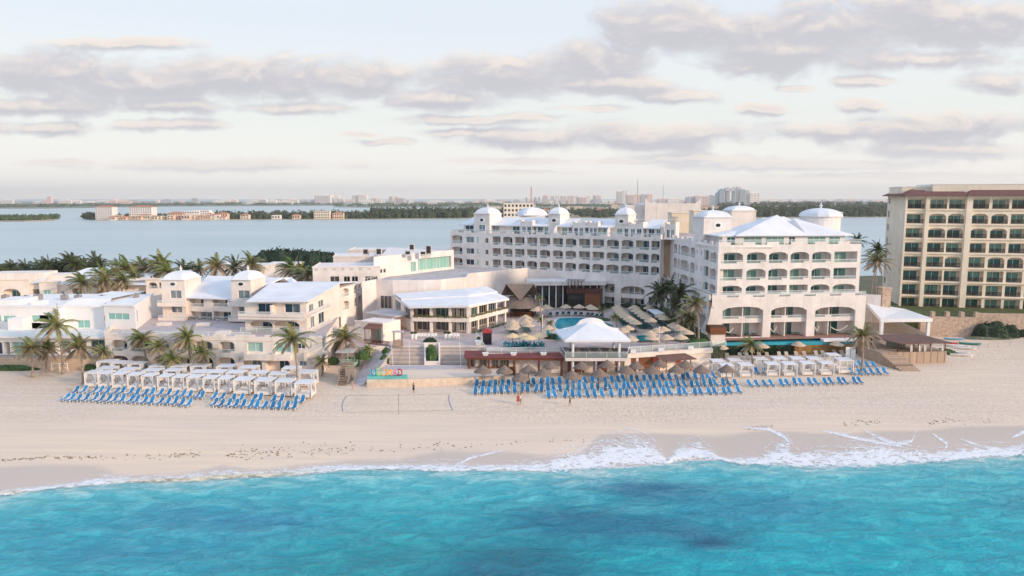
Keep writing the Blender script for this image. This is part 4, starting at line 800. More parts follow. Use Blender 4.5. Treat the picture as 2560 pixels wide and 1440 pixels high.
# ---- cream villas behind, far left
VB = Fr(V(-60, 745, 184), V(400, 745, 190)); vC = thing('cream_villa', VB.pt(VB.L*.45, 3, 4), 'long cream villa with arched iron balcony, second building back at far left', 'villa'); w = MB()
segs = [(-60, 75, 700, .0, [opx(VB, 5, 722, 51, 750, rise=1.2, gm=GC, side=.35, dw=.5, rm=METAL)]), (75, 103, 712, .8, [opx(VB, 78, 724, 100, 748, gm=GC, side=.1, dw=.7, rm=METAL, rise=0)]), (103, 146, 704, -.8, [opx(VB, 113, 724, 131, 738, kind='window', gm=GD)]), (146, 246, 713, .3, [opx(VB, 152, 728, 160, 743, kind='window', gm=GB), opx(VB, 179, 721, 203, 744, gm=GC, side=.05, dw=.9, rm=METAL), opx(VB, 214, 720, 226, 734, kind='window', gm=GD)]), (246, 300, 716, .6, [opx(VB, 262, 726, 270, 742, kind='window', gm=GB)]), (300, 362, 703, 3, [opx(VB, 296, 718, 309, 727, kind='window', gm=GDARK, rise=0), opx(VB, 343, 732, 354, 743, kind='window', gm=GDARK)]), (362, 402, 700, 1, [opx(VB, 367, 707, 390, 722, rise=.9, gm=GDARK, side=.1, dw=.6), opx(VB, 394, 707, 400, 722, rise=.4, gm=GDARK)])]
for (a, c, yt, d, ops) in segs:
    ops = [q for q in ops if q['u0'] > VB.px(a, 730)[0]-.01 or 1]
    sect(w, vC, VB, a, c, yt, 790, ops, d, 730); ua, ub = VB.px(a, 730)[0], VB.px(c, 730)[0]; z1 = VB.px((a+c)/2, yt)[1]
    w.fbox(VB, ua-.1, ub+.1, d-.3, d+.3, z1, z1+.35)
    for uu_ in (ua, ub): w.quad(VB.pt(uu_, d, 2), VB.pt(uu_, d+8, 2), VB.pt(uu_, d+8, z1), VB.pt(uu_, d, z1))
w.fbox(VB, VB.px(-60, 690)[0], VB.px(88, 690)[0], 5, 12, 10, VB.off(5).px(40, 683)[1]); w.fbox(VB, VB.px(88, 690)[0], VB.px(165, 690)[0], 5.5, 12, 10, VB.off(5).px(120, 688)[1])
w.build('wall', STUCW, vC); rf = MB()
for (a, c, y0, y1) in ((84, 103, 711, 700), (146, 250, 712, 695), (75, 103, 712, 700), (246, 365, 716, 704)):
    ua, ub = VB.px(a, 710)[0], VB.px(c, 710)[0]; z0 = VB.px((a+c)/2, y0)[1]; rf.quad(VB.pt(ua, .0, z0+.3), VB.pt(ub, .0, z0+.3), VB.pt(ub-1, 7, z0+1.7), VB.pt(ua+1, 7, z0+1.7))
rf.quad(VB.pt(0, 2, 12.2), VB.pt(VB.L-5, 2, 12.2), VB.pt(VB.L-5, 14, 13.2), VB.pt(0, 14, 13.2))
q0, q1 = VB.off(6).px(165, 700)[0], VB.off(6).px(255, 700)[0]; rf.quad(VB.pt(q0, 6, 13.6), VB.pt(q1, 6, 13.6), VB.pt(q1-2, 10, 15.2), VB.pt(q0+4, 10, 15.2)); rf.build('roof', ROOFW, vC)
# low dome and white roofs seen between the palms
for (a, c, yt, yb_, Y, lab) in ((560, 608, 656, 690, 232, 'small white dome roof half hidden by palms behind the villas'),):
    p = V((a+c)/2, yt+14, Y); m_ = MB(); m_.box(p[0]-5, p[0]+5, Y-1, Y+8, 2, p[2]); t_ = m_; sqdome(m_, (p[0], Y+3.5, p[2]), 4.3, 2.6, 0); tag(m_.build('domed_lodge', ROOFW), lab, 'building')
for (x0, x1, y0, y1, Y, lab) in ((608, 660, 668, 700, 210, 'low white flat-roofed annex right behind the second villa tower'), (660, 735, 664, 705, 226, 'white sloped-roof annex between the villas and the dark palms')):
    p, q = V(x0, y0, Y), V(x1, y0, Y); m_ = MB(); m_.box(p[0], q[0], Y, Y+10, 2, p[2]); m_.box(p[0]-.3, q[0]+.3, Y-.3, Y+10.3, p[2], p[2]+.4); tag(m_.build('white_annex', STUC), lab, 'building')
# ================================================================ central buildings
cB = thing('lobby_building', (-20, 178, 5), 'low white lobby building with large roof terraces and curved cream wall', 'building'); w = MB()
zt2 = 14.4; tp = pg([(905, 712), (940, 705), (982, 707), (1060, 707), (1100, 706), (1167, 699), (1172, 690), (1260, 681), (1345, 673), (1340, 665), (1140, 664), (1027, 684), (968, 693)], zt2)
w.prism([(p[0], p[1]) for p in tp], 3, zt2-.02)
for i in range(0, 8):
    a, b_ = tp[i], tp[i+1]; f = Fr(a, b_); n_ = f.n if True else 0
    mbx = [f.pt(0, 0, 0), f.pt(f.L, 0, 0)]; w.fbox(f, 0, f.L, -.04, .28, zt2-.5, zt2+.65)
# large windows in the shaded west wall
w.build('wall', STUC, cB); o = MB().add([(p[0], p[1], zt2+.01) for p in tp], [tuple(range(len(tp)))]).build('roof_terrace', GREYROOF, cB)
fA = Fr(tp[1], tp[2]); door(cB, fA, fA.L*.25, fA.L*.93, 8.2, 11.3, -.08, GDARK, 'window', mull=3); rail(cB, [tp[0][:2]+(zt2+.5,), tp[1][:2]+(zt2+.5,)], .8, glass=False, sp=1.2)
# glass-fronted plaza block
Q1 = Fr(V(968, 693, 181), V(1135, 665, 202)); zq = yz(Q1, 970, 640); qb = thing('plaza_block', Q1.pt(Q1.L/2, 1, zt2), 'white box building with long glass front above the grey roof terrace', 'building'); w = MB()
zl, zr_ = zt2, yz(Q1, 1050, 632)
ops = [opx(Q1, 1027, 656, 1040, 681, kind='window', gm=GD, mull=2, depth=.4), opx(Q1, 1045, 650, 1128, 676, kind='window', gm=GD, mull=8, depth=.8)]; ops[1]['z0'] = zl+.6; ops[1]['z1'] = zr_-1.6; ops[0]['z0'] = zl+.5; ops[0]['z1'] = zr_-2.2
row(w, qb, Q1, 0, Q1.L, zl, zr_, ops); cl = G(934, 642, zr_); w.quad(Q1.pt(0, 0, 8), (cl[0], cl[1], 8), (cl[0], cl[1], zr_), Q1.pt(0, 0, zr_))
w.add([Q1.pt(0, 0, zr_-.3), Q1.pt(Q1.L, 0, zr_-.3), Q1.pt(Q1.L, 26, zr_-.3), (cl[0], cl[1]+12, zr_-.3), (cl[0], cl[1], zr_-.3)], [(0, 1, 2, 3, 4)])
w.quad(Q1.pt(Q1.L, 0, zl), Q1.pt(Q1.L, 12, zl), Q1.pt(Q1.L, 12, zr_), Q1.pt(Q1.L, 0, zr_))
w.build('wall', STUC, qb); fs_ = Fr((cl[0], cl[1]), Q1.pt(0, 0, 0))
for u in (.45, .72): MB().fbox(fs_, fs_.L*u, fs_.L*u+.7, -.04, .02, 15.6, 16.5).build('window', GDARK, qb)
def text(s, loc, size, rz, m, parent=None, ext=.03, name='lettering', flip=1):
    cu = bpy.data.curves.new('t', 'FONT'); cu.body = s; cu.size = size; cu.extrude = ext; cu.align_x = 'CENTER'; cu.offset = size*.012
    o = bpy.data.objects.new('t', cu); me = bpy.data.meshes.new_from_object(o); bpy.data.objects.remove(o)
    o = bpy.data.objects.new(name, me); me.materials.append(m); C.objects.link(o); o.parent = parent
    off = Vector(parent.location) if parent else Vector((0, 0, 0)); o.location = Vector(loc)-off; o.rotation_euler = (math.pi/2, 0, rz); o.scale = (flip, 1, 1); return o
u = Q1.px(1064, 640)[0]; text('PLAZA', Q1.pt(u, -.06, zr_-1.5), 1.15, Q1.ang, mat('faded_letter', (.55, .5, .47), .7), qb)
for (x, y, h) in ((915, 633, 1.4), (948, 634, 1.6), (1020, 634, 1), (1030, 622, 1.6), (1072, 632, 2.2), (1058, 634, .9)):
    g = G(x, y+3, zr_-.1); m_ = MB().box(g[0]-.7, g[0]+.7, g[1]-.5, g[1]+.5, zr_-.35, zr_-.1+h); m_.m = 1; m_.box(g[0]-.55, g[0]+.55, g[1]-.53, g[1]-.505, zr_+.1, zr_-.2+h)
    tag(m_.build('rooftop_unit', [mat('pale_metal', (.6, .55, .52), .6), METAL]), 'small grey service box on the glass-fronted plaza roof', 'service unit', 'service boxes on the plaza roof')
# grey west wings behind
for nm, x0, x1, yt, yb_, Y, lab, ops in (('service_wing', 783, 952, 666, 720, 174, 'pale low wing with square windows, behind the gable-roofed villa', ((825, 848), (859, 875), (879, 895), (912, 944))), ('upper_wing', 834, 940, 640, 680, 196, 'pale upper service wing with flat roof, left of the plaza block', ()), ('rear_hall', 872, 1135, 624, 670, 214, 'long flat white roof hall rising behind the plaza block', ())):
    f = Fr(V(x0, yb_, Y), V(x1, yb_, Y+2)); t_ = thing(nm, f.pt(f.L/2, 0, 8), lab, 'building'); w = MB(); zt_ = yz(f, (x0+x1)/2, yt)
    row(w, t_, f, 0, f.L, 3, zt_, [dict(u0=f.px(a, 700)[0], u1=f.px(c, 700)[0], z0=yz(f, a, 709), z1=yz(f, a, 691), kind='window', gm=GDARK, depth=.4) for a, c in ops])
    w.quad(f.pt(0, 0, zt_-.25), f.pt(f.L, 0, zt_-.25), f.pt(f.L, 14, zt_-.25), f.pt(0, 14, zt_-.25)); w.fbox(f, -.1, f.L+.1, -.15, .25, zt_-.3, zt_+.05); w.quad(f.pt(0, 0, 3), f.pt(0, 14, 3), f.pt(0, 14, zt_), f.pt(0, 0, zt_))
    w.build('wall', STUC, t_)
    if ops:
        c_ = MB()
        for k in range(7): c_.fbox(f, f.L*(.03+.13*k), f.L*(.08+.13*k), -.03, -.003, zt_-1.0, zt_-.4)
        c_.build('parapet_pattern', mat('taupe_panel', (.6, .55, .52), .8), t_)  # row of darker grey-beige panels along the parapet
# ---- restaurant with two-storey veranda
R1 = Fr(V(1030, 838, 152), V(1172, 838, 150.6)); R2 = Fr(R1.pt(R1.L, 0, 0), V(1269, 800, 164.5)); rs = thing('restaurant_building', R1.pt(R1.L*.7, 3, 5.6), 'white two-storey restaurant with columned veranda and planted balcony, beside the pool deck', 'restaurant')
w = MB(); zf1, zf2 = 8.35, 11.0; gm_ = []
for f, cols_ in ((R1, (0, .335, .67, 1)), (R2, (.02, .26, .5, .73, .97))):
    w.fbox(f, 0, f.L, -.05, .25, zf1-.35, zf1+.55); w.fbox(f, 0, f.L, .25, 3.2, zf1-.3, zf1); w.fbox(f, 0, f.L, -.2, 3.2, zf2, zf2+.25)
    for t_ in cols_:
        u = f.L*t_; w.fbox(f, u-.3, u+.3, .25, .75, 5.55, zf1-.35); w.fbox(f, u-.3, u+.3, .3, .8, zf1, zf2)
    w.quad(f.pt(0, 3.2, 5.5), f.pt(f.L, 3.2, 5.5), f.pt(f.L, 3.2, zf2), f.pt(0, 3.2, zf2))
    n_ = len(cols_)-1
    for k in range(n_):
        a, b_ = f.L*cols_[k]+.5, f.L*cols_[k+1]-.4
        door(rs, f, a, b_, 5.65, zf1-.7, 2.95, GDARK, 'glass_front', mull=3); door(rs, f, a, b_, zf1+.1, zf2-.2, 2.95, (GDARK, GA, GDARK, GB, GDARK)[k % 5], 'glass_front', mull=3)
w.quad(R1.pt(0, 0, 5), R1.pt(0, 9, 5), R1.pt(0, 9, 12), R1.pt(0, 0, 12)) if 0 else None
RW = Fr(V(984, 800, 167), R1.pt(0, .3, 0)); row(w, rs, RW, 0, RW.L, 4.5, 11.3, [dict(u0=RW.L*.1, u1=RW.L*.42, z0=8.0, z1=10.9, kind='window', gm=GB, depth=.4), dict(u0=RW.L*.62, u1=RW.L*.92, z0=8.0, z1=10.7, kind='window', gm=GDARK, depth=.4)])
e = [V(1003, 737, 164), V(1022, 766, 151), V(1172, 763, 149.3), V(1273, 746, 163.8)]
w.build('wall', STUCW, rs)
rf = MB(); back = [V(985, 737, 167), V(1167, 724, 168), V(1216, 719, 172)]
mid = lambda a, b_, t: tuple(a[i]+(b_[i]-a[i])*t for i in range(3))
E1, E2, E3 = e[1], e[2], e[3]; B1, B2, B3 = back
for (a, b_, c, d_) in ((E1, E2, B2, B1), (E2, E3, B3, B2)):
    m1, m2 = mid(a, d_, .5), mid(b_, c, .5); n1, n2 = (m1[0], m1[1], m1[2]+.35), (m2[0], m2[1], m2[2]+.35)
    rf.quad(a, b_, m2, m1); rf.quad(m1, m2, n2, n1); rf.quad(n1, n2, (c[0], c[1], c[2]+.3), (d_[0], d_[1], d_[2]+.3)); rf.quad((a[0], a[1], a[2]-.45), (b_[0], b_[1], b_[2]-.45), b_, a); rf.quad((a[0], a[1], a[2]-.45), (b_[0], b_[1], b_[2]-.45), (c[0], c[1], a[2]-.4), (d_[0], d_[1], a[2]-.4))
rf.quad(E1, (E1[0], E1[1], E1[2]-.5), (B1[0], B1[1], E1[2]-.5), B1); rf.quad(E3, (E3[0], E3[1], E3[2]-.5), (B3[0], B3[1], E3[2]-.5), B3); rf.build('roof', ROOFW, rs)
# thatched pool bar
g = V(1300, 790, 174); tb_ = thing('thatched_hut', g, 'large two-tier thatched hut beside the restaurant at the pool corner', 'hut'); m_ = MB(); cx, cy = g[0], 175
def shag(mb, c, r0, z0, r1, z1, n=36, ry=1, sd=0):
    random.seed(sd); K = 5; vs = []; fs = []
    for i in range(K+1):
        t = i/K
        for k in range(n):
            a = 2*math.pi*k/n; r = (r0+(r1-r0)*t)*(1+random.uniform(-.02, .02)); z = z0+(z1-z0)*t**.85+random.uniform(-.08, .08)
            if i == 0: z -= random.uniform(0, .28); r *= random.uniform(.97, 1.05)
            vs.append((c[0]+r*math.cos(a), c[1]+r*ry*math.sin(a), z))
    fs = [(i*n+k, i*n+(k+1) % n, (i+1)*n+(k+1) % n, (i+1)*n+k) for i in range(K) for k in range(n)]+[tuple(range(K*n, K*n+n))]
    mb.add(vs, fs)
shag(m_, (cx, cy), 5.4, 8.1, 2.6, 10.2, sd=1); 
# gabled upper tier with open triangular gables
zz0, zz1 = 9.7, 13.3
for sx in (-1, 1):
    m_.quad((cx+sx*4.2, cy-3, zz0), (cx+sx*4.2, cy+3, zz0), (cx+sx*2.2, cy+2.4, zz1), (cx+sx*2.2, cy-2.4, zz1)) if 0 else None
R_ = [(cx-3.1, cy, zz1), (cx+3.1, cy, zz1)]
m_.quad((cx-4.6, cy-3.4, 10.3), (cx-3.1, cy, zz1), (cx-3.1, cy+.1, zz1), (cx-4.6, cy+3.4, 10.3))
for a, b_ in (((cx-3.4, cy-.3), (cx-1, cy-3.7)), ((cx+3.4, cy-.3), (cx+1, cy-3.7))):
    m_.quad((a[0], a[1], zz1), (cx, cy-.2, zz1-.1), (cx, cy-3.9, 10.0), (b_[0]*.3+cx*.7, cy-3.8, 10.0))
m_.quad((cx-3.4, cy, zz1), (cx+3.4, cy, zz1), (cx+.2, cy-4.2, 10.0), (cx-.2, cy-4.2, 10.0))
m_.quad((cx-3.4, cy, zz1), (cx+3.4, cy, zz1), (cx+4.5, cy+4, 10), (cx-4.5, cy+4, 10)); m_.quad((cx-3.4, cy, zz1+.02), (cx-3.3, cy+.1, zz1), (cx-4.3, cy-.6, 9.9), (cx-4.9, cy-2.6, 10.2)); m_.quad((cx+3.4, cy, zz1+.02), (cx+3.3, cy+.1, zz1), (cx+4.3, cy-.6, 9.9), (cx+4.9, cy-2.6, 10.2))
m_.build('thatch_roof', THATCH, tb_); m_ = MB()
for k in range(8): a = k*math.pi/4+.2; m_.tube((cx+3.9*math.cos(a), cy+3.9*math.sin(a), 5.6), (cx+3.9*math.cos(a), cy+3.9*math.sin(a), 8.6), .14)
m_.tube((cx-4.5, cy-2.6, 10.2), (cx-3.3, cy, 13.2), .12); m_.tube((cx+4.5, cy-2.6, 10.2), (cx+3.3, cy, 13.2), .12); m_.build('post', DKWOOD, tb_)
MB().lathe((cx+.8, cy, 5.6), [(2.8, 0), (2.8, 1.1), (3.0, 1.12), (3.0, 1.25)], 18).build('counter', WOOD, tb_)
MB().lathe((cx-.2, cy+1, 5.6), [(2.4, 0), (2.4, 2.9)], 8).build('back_wall', GDARK, tb_)
# lobby front, pergola and red timber bar behind pool
f = Fr(V(1318, 750, 186), V(1512, 750, 187)); t_ = thing('lobby_canopy', f.pt(f.L/2, 0, 5.6), 'white flat canopy with dark glass wall and slim columns behind the pool', 'canopy'); zc = yz(f, 1400, 712); zd = yz(f, 1400, 702)
MB().fbox(f, 0, f.L, -1.5, 6, zc, zd).build('canopy_roof', STUC, t_); MB().fbox(f, f.L*.05, f.L, 1.5, 1.7, 5.6, zc).build('glass_wall', GDARK, t_)
cm = MB()
for k in range(11): cm.fbox(f, f.L*(.1+.088*k), f.L*(.1+.088*k)+.28, .2, .5, 5.6, zc)
cm.build('column', WHITE, t_)
f = Fr(V(1415, 760, 183), V(1500, 762, 181)); t_ = thing('timber_bar', f.pt(f.L/2, 0, 5.6), 'dark red timber bar with balcony and pergola behind the pool umbrellas', 'bar'); zb2, zb3, zt3 = yz(f, 1450, 733), yz(f, 1450, 720), yz(f, 1450, 703)
MB().fbox(f, 0, f.L, 0, 5, zb2, zb3-.6).build('balcony_deck', DKWOOD, t_); MB().fbox(f, f.L*.55, f.L, .2, 4, 5.6, zb2).build('timber_wall', WOOD, t_); MB().fbox(f, 0, f.L*.55, 2, 4, 5.6, zb2).build('glass_front', GDARK, t_)
cm = MB()
for k in range(24): cm.fbox(f, f.L*k/24, f.L*k/24+.12, -.02, .05, 5.6, 6.9)
for k in range(30): cm.fbox(f, f.L*k/30, f.L*k/30+.1, .0, .06, zb3-.6, zb3+.3)
cm.build('picket_fence', DKWOOD, t_); pm = MB()
for k in range(5): pm.tube(f.pt(f.L*(.05+.1*k), .3, zb3-.6), f.pt(f.L*(.05+.1*k), .3, zt3), .1)
for k in range(10): pm.fbox(f, f.L*(.0+.055*k), f.L*(.0+.055*k)+.1, -.4, 4, zt3, zt3+.15)
pm.build('pergola', DKWOOD, t_)
# big white hall beyond the rear wing
f = Fr(V(1612, 545, 262), V(1752, 545, 262)); zt_ = yz(f, 1700, 509); t_ = MB(); t_.fbox(f, 0, f.L, 0, 20, 2, zt_)
for s0, s1 in ((0, 1), (1, 0)):
    P_ = [(f.L*abs(s0-.0), zt_)]
u_ = [(0, 2.0), (.03, 1.6), (.06, .6), (.12, .05), (.88, .05), (.94, .6), (.97, 1.6), (1, 2.0)]
for p, q in zip(u_, u_[1:]): t_.hexa([f.pt(f.L*p[0], 0, zt_), f.pt(f.L*q[0], 0, zt_), f.pt(f.L*q[0], .5, zt_), f.pt(f.L*p[0], .5, zt_), f.pt(f.L*p[0], 0, zt_+p[1]), f.pt(f.L*q[0], 0, zt_+q[1]), f.pt(f.L*q[0], .5, zt_+q[1]), f.pt(f.L*p[0], .5, zt_+p[1])])
t_.fbox(f, -6, 0, 2, 20, 2, zt_-.6); tag(t_.build('white_hall', STUC), 'large plain white hall with upswept parapet corners, beyond the rear hotel wing', 'building')
for (x0, x1, yt, Y, lab) in ((1680, 1735, 533, 236, 'small cream rooftop block in front of the plain white hall'), (1735, 1765, 528, 226, 'cream stair block right of the white hall')):
    p, q = V(x0, yt, Y), V(x1, yt, Y); tag(MB().box(p[0], q[0], Y, Y+6, 10, p[2]).box(p[0]-.2, q[0]+.2, Y-.2, Y+6.2, p[2], p[2]+.3).build('roof_block', BEIGE), lab, 'building')
# ---- small white bungalow with brown pergola, right of the villa
f = Fr(V(889, 855, 143), V(958, 858, 140)); bg_ = thing('bungalow', f.pt(f.L/2, 0, 5.6), 'small white bungalow with brown pergola porch right of the arched villa tower', 'bungalow'); za = yz(f, 920, 806)
w = MB(); ua, ub = f.px(925, 840)[0], f.px(957, 840)[0]; row(w, bg_, f, 0, f.L, 2.5, za, [dict(u0=ua, u1=ub-.4, z0=5.6, z1=za-1.0, kind='patio', gm=GD, rail=0, side=.2, dw=.6, depth=1.6)]); w.quad(f.pt(f.L, 0, 3), f.pt(f.L, 6, 3), f.pt(f.L, 6, za), f.pt(f.L, 0, za)); w.quad(f.pt(0, 0, za-.1), f.pt(f.L, 0, za-.1), f.pt(f.L, 6, za-.1), f.pt(0, 6, za-.1)); w.fbox(f, -.1, f.L+.1, -.1, .2, za-.1, za+.2)
w.fbox(f, 0, f.L+2.5, -1.8, -.003, 2.2, 5.55); w.build('wall', STUCW, bg_)
pm = MB(); pz = yz(f, 940, 820); pm.hexa([f.pt(ua-.3, -1.8, pz), f.pt(ub, -1.8, pz), f.pt(ub, 0, pz+.7), f.pt(ua-.3, 0, pz+.7), f.pt(ua-.3, -1.8, pz+.12), f.pt(ub, -1.8, pz+.12), f.pt(ub, 0, pz+.82), f.pt(ua-.3, 0, pz+.82)]); pm.tube(f.pt(ua, -1.6, 5.5), f.pt(ua, -1.6, pz), .08); pm.tube(f.pt(ub-.3, -1.6, 5.5), f.pt(ub-.3, -1.6, pz), .08)
for k in range(22): u = ua-.2+k*.28; pm.tube(f.pt(u, -1.7, 5.55), f.pt(u+.2, -1.7, 6.5), .04, 4); pm.tube(f.pt(u+.2, -1.7, 5.55), f.pt(u, -1.7, 6.5), .04, 4)
pm.tube(f.pt(ua-.2, -1.7, 6.5), f.pt(ua+6.2, -1.7, 6.5), .05); pm.build('porch', mat('brown_timber', (.22, .09, .06), .7, .1), bg_)
f = Fr(V(912, 782, 158), V(985, 789, 152)); t_ = MB().fbox(f, 0, f.L, 0, 7, yz(f, 950, 789), yz(f, 950, 786)); t_.m = 1; t_.fbox(f, f.L*.9, f.L*.93, .1, .4, 5.6, yz(f, 950, 789)); tag(t_.build('alley_canopy', [GREYROOF, WHITE]), 'thin grey canopy over the service alley left of the restaurant', 'canopy')
# ================================================================ beach front structures
# red-roofed beach bar
f = Fr(V(1160, 897, 128.7), V(1412, 889, 127.9)); bb = thing('beach_bar', f.pt(f.L/2, 1, 2.2), 'long beach bar with dark red sloping roof and hanging swings', 'bar'); ze = yz(f, 1290, 895)
P = [f.pt(0, 0, ze), f.pt(f.L, 0, ze+.1), f.pt(f.L-.9, 3.9, 5.75), f.pt(-.3, 3.9, 5.75)]; MB().hexa([(p[0], p[1], p[2]-.15) for p in P]+P).build('roof', MAROON, bb)
for k, t_ in enumerate((.05, .245, .5, .745, .97)): MB().tube(f.pt(f.L*t_, .5, 1.9), f.pt(f.L*t_, .5, ze), .22, 8).build('post', mat('red_brown_timber', (.16, .06, .04), .7, .15), bb)
MB().fbox(f, .3, f.L-.2, .25, .45, ze-.45, ze-.16).build('beam', WOOD, bb); MB().fbox(f, f.L*.13, f.L*.5, 1.2, 1.9, 2.0, 3.1).fbox(f, f.L*.12, f.L*.51, 1.0, 2.1, 3.1, 3.18).build('counter', WOOD, bb)
MB().fbox(f, .5, f.L*.98, 2.2, 2.3, 2, 5.3).build('back_wall', STUCW, bb)
cm = MB()
for a, b_ in ((.02, .1), (.14, .24), (.27, .33), (.35, .44)): cm.fbox(f, f.L*a, f.L*b_, 2.1, 2.197, 3.1, 4.6)
cm.build('serving_hatch', GDARK, bb); cm = MB()
for k in range(9): u = f.L*(.1+.055*k)+(k//2)*.4; cm.tube(f.pt(u, .6, 2.7), f.pt(u, .6, ze-.2), .025, 4); cm.tube(f.pt(u+.5, .6, 2.7), f.pt(u+.5, .6, ze-.2), .025, 4); cm.fbox(f, u, u+.5, .45, .75, 2.65, 2.72)
cm.build('swing_seat', PALEWOOD, bb)
# retaining wall with timber doors, right of the pavilion
f = Fr(G(1562, 883.5, 5.6), G(1778, 869.5, 5.6)); rw = thing('retaining_wall', f.pt(f.L/2, 0, 2), 'white retaining wall with timber doors below the pool deck railing', 'wall'); w = MB(); row(w, rw, f, 0, f.L, 1.5, 5.5, []); w.fbox(f, -.2, f.L+.1, -.5, -.003, 4.75, 5.62); w.quad(f.pt(f.L, 0, 1), f.pt(f.L, 8, 1), f.pt(f.L, 8, 5.5), f.pt(f.L, 0, 5.5)); w.build('wall', STUCW, rw)
for a, c in ((1578, 1590), (1597, 1632)): MB().fbox(f, f.px(a, 895)[0], f.px(c, 895)[0], -.08, -.004, 2.1, 4.6).build('timber_door', WOOD, rw)
for a, c in ((1633, 1646), (1691, 1704)): MB().fbox(f, f.px(a, 890)[0], f.px(c, 890)[0], -.1, -.005, 2.1, 4.7).build('red_panel', mat('coral_paint', (.62, .13, .09), .7), rw)
MB().fbox(f, f.px(1581, 893)[0]+.3, f.px(1594, 893)[0], -.14, -.09, 3.6, 4.0).build('sign_board', mat('brown_timber', (.22, .09, .06), .7), rw)
P = [f.pt(f.px(1636, 885)[0], -2.4, 4.25), f.pt(f.px(1726, 885)[0], -2.4, 4.25), f.pt(f.px(1708, 880)[0], -.3, 5.1), f.pt(f.px(1638, 880)[0], -.3, 5.1)]; MB().hexa([(p[0], p[1], p[2]-.12) for p in P]+P).build('awning', BROWNROOF, rw)
for x in (1652, 1712): u = f.px(x, 890)[0]; MB().tube(f.pt(u, -2.2, 2), f.pt(u, -2.2, 4.3), .09).build('awning_post', DKWOOD, rw)
for x in (1581, 1650, 1724):
    p = f.pt(f.px(x, 868)[0], -.35, 5.62); m_ = MB().prism([(p[0]-.5, p[1]-.35), (p[0]+.5, p[1]-.35), (p[0]+.5, p[1]+.35), (p[0]-.5, p[1]+.35)], 5.62, 6.3); tag(m_.build('planter_box', WHITE), 'white planter box on the wall edge right of the pavilion', 'planter', 'planters along the deck wall')
for x in (1214, 1284, 1359):
    p = V(x, 878, 129.9); m_ = MB(); m_.hexa([(p[0]-.35, p[1]-.3, 5.3), (p[0]+.35, p[1]-.3, 5.3), (p[0]+.35, p[1]+.3, 5.3), (p[0]-.35, p[1]+.3, 5.3), (p[0]-.6, p[1]-.45, 5.95), (p[0]+.6, p[1]-.45, 5.95), (p[0]+.6, p[1]+.45, 5.95), (p[0]-.6, p[1]+.45, 5.95)]); tag(m_.build('planter_box', WHITE), 'white tapered planter at the deck railing above the red bar roof', 'planter', 'planters above the bar roof')
# deck railings
def railthing(pts, lab, h=1.05, sp=2.6, glass=True, name='deck_railing'):
    t_ = thing(name, pts[0], lab, 'railing'); rail(t_, pts, h, glass, sp); return t_
railthing([G(1160, 870, 5.6), G(1217, 866, 5.6)][0:0] or [G(1190, 842, 5.6), G(1217, 884, 5.6), G(1400, 882, 5.6)], 'white and glass railing on the pool deck above the red bar roof')
railthing([G(1570, 882, 5.62), G(1777, 868, 5.62), G(1815, 866, 5.6)], 'white and glass railing on the pool deck above the timber doors')
# steps
a0, a1 = G(975, 866, 5.58), G(1205, 866, 5.58); b0, b1 = G(972, 912, 3.1), G(1218, 912, 3.1); st = MB(); n_ = 15
for k in range(n_):
    t0, t1 = k/n_, (k+1)/n_; z = 5.58+(3.1-5.58)*(k+1)/n_
    p = mid(a0, b0, t0); q = mid(a1, b1, t0); r_ = mid(a0, b0, t1); s2 = mid(a1, b1, t1)
    st.hexa([(r_[0], r_[1], 2.5), (s2[0], s2[1], 2.5), (q[0], q[1], 2.5), (p[0], p[1], 2.5), (r_[0], r_[1], z), (s2[0], s2[1], z), (q[0], q[1], z), (p[0], p[1], z)])
o = st.build('beach_steps', STEPM); tag(o, 'broad stone steps descending from the deck to the promenade behind the letters', 'steps')
for i, x in enumerate((977, 1024, 1150)):
    xx = {977: (978, 982), 1024: (1023, 1024), 1150: (1149, 1152)}[x]; railthing([G(xx[0], 864, 5.6), G(xx[1], 916, 3.1)], ('white stair handrail at the left edge of the broad steps', 'white stair handrail between the left edge and the hedge planter', 'white stair handrail right of the hedge planter')[i], .9, 5, False, 'stair_handrail')
PROM = brickmat('promenade_paving', (.56, .46, .43), (.42, .44, .48), (.5, .42, .38), 3.2, 1.6, .05)
sheet('promenade', [G(965, 914, 3.12), G(1262, 912, 3.12), G(1262, 921, 3.12), G(1000, 924, 3.12), G(935, 929, 3.12)], PROM, 3.115)
slab = lambda *q: MB().hexa([(p[0], p[1], p[2]-2.5) for p in q]+list(q))
slab(G(905, 921, 2.3), G(948, 921, 3.1), G(985, 868, 5.5), G(940, 852, 5.58)).build('path', mat('grey_path', (.55, .48, .46), .9, .1, .8))['kind'] = 'structure'
slab(G(882, 962, 2.02), G(908, 962, 2.02), G(948, 921, 3.09), G(905, 921, 2.29)).build('path', mat('plank_path', (.56, .49, .47), .9, .1, .8))['kind'] = 'structure'
# beach wall with CANCUN letters
pw_ = [G(918, 949, 3.1), G(1020, 948, 3.1), G(1160, 943, 3.1), G(1262, 939, 3.1)]; m_ = MB()
for a, b_ in zip(pw_, pw_[1:]): f = Fr(a, b_); m_.fbox(f, 0, f.L, -.35, .0, 1, 3.15)
f0_ = Fr(pw_[0], G(935, 930, 3.1)); m_.fbox(f0_, 0, f0_.L, -.2, .1, 1, 3.12); tag(m_.build('beach_wall', mat('pale_beach_stone', (.74, .62, .50), .9, .1, 1.5, .4, 3, col2=(.62, .48, .36))), 'low pale stone beach wall under the colourful letters', 'wall')
f = Fr(G(920, 947, 3.15), G(1004, 946, 3.15)); lt = thing('letter_sign', f.pt(f.L/2, .3, 3.1), 'colourful block letters reading CANCUN seen from behind on a teal base', 'sign'); 
MB().fbox(f, -.1, f.L+1.0, -.4, .9, 3.1, 3.62).build('base', mat('teal_paint', (.16, .50, .47), .7), lt)
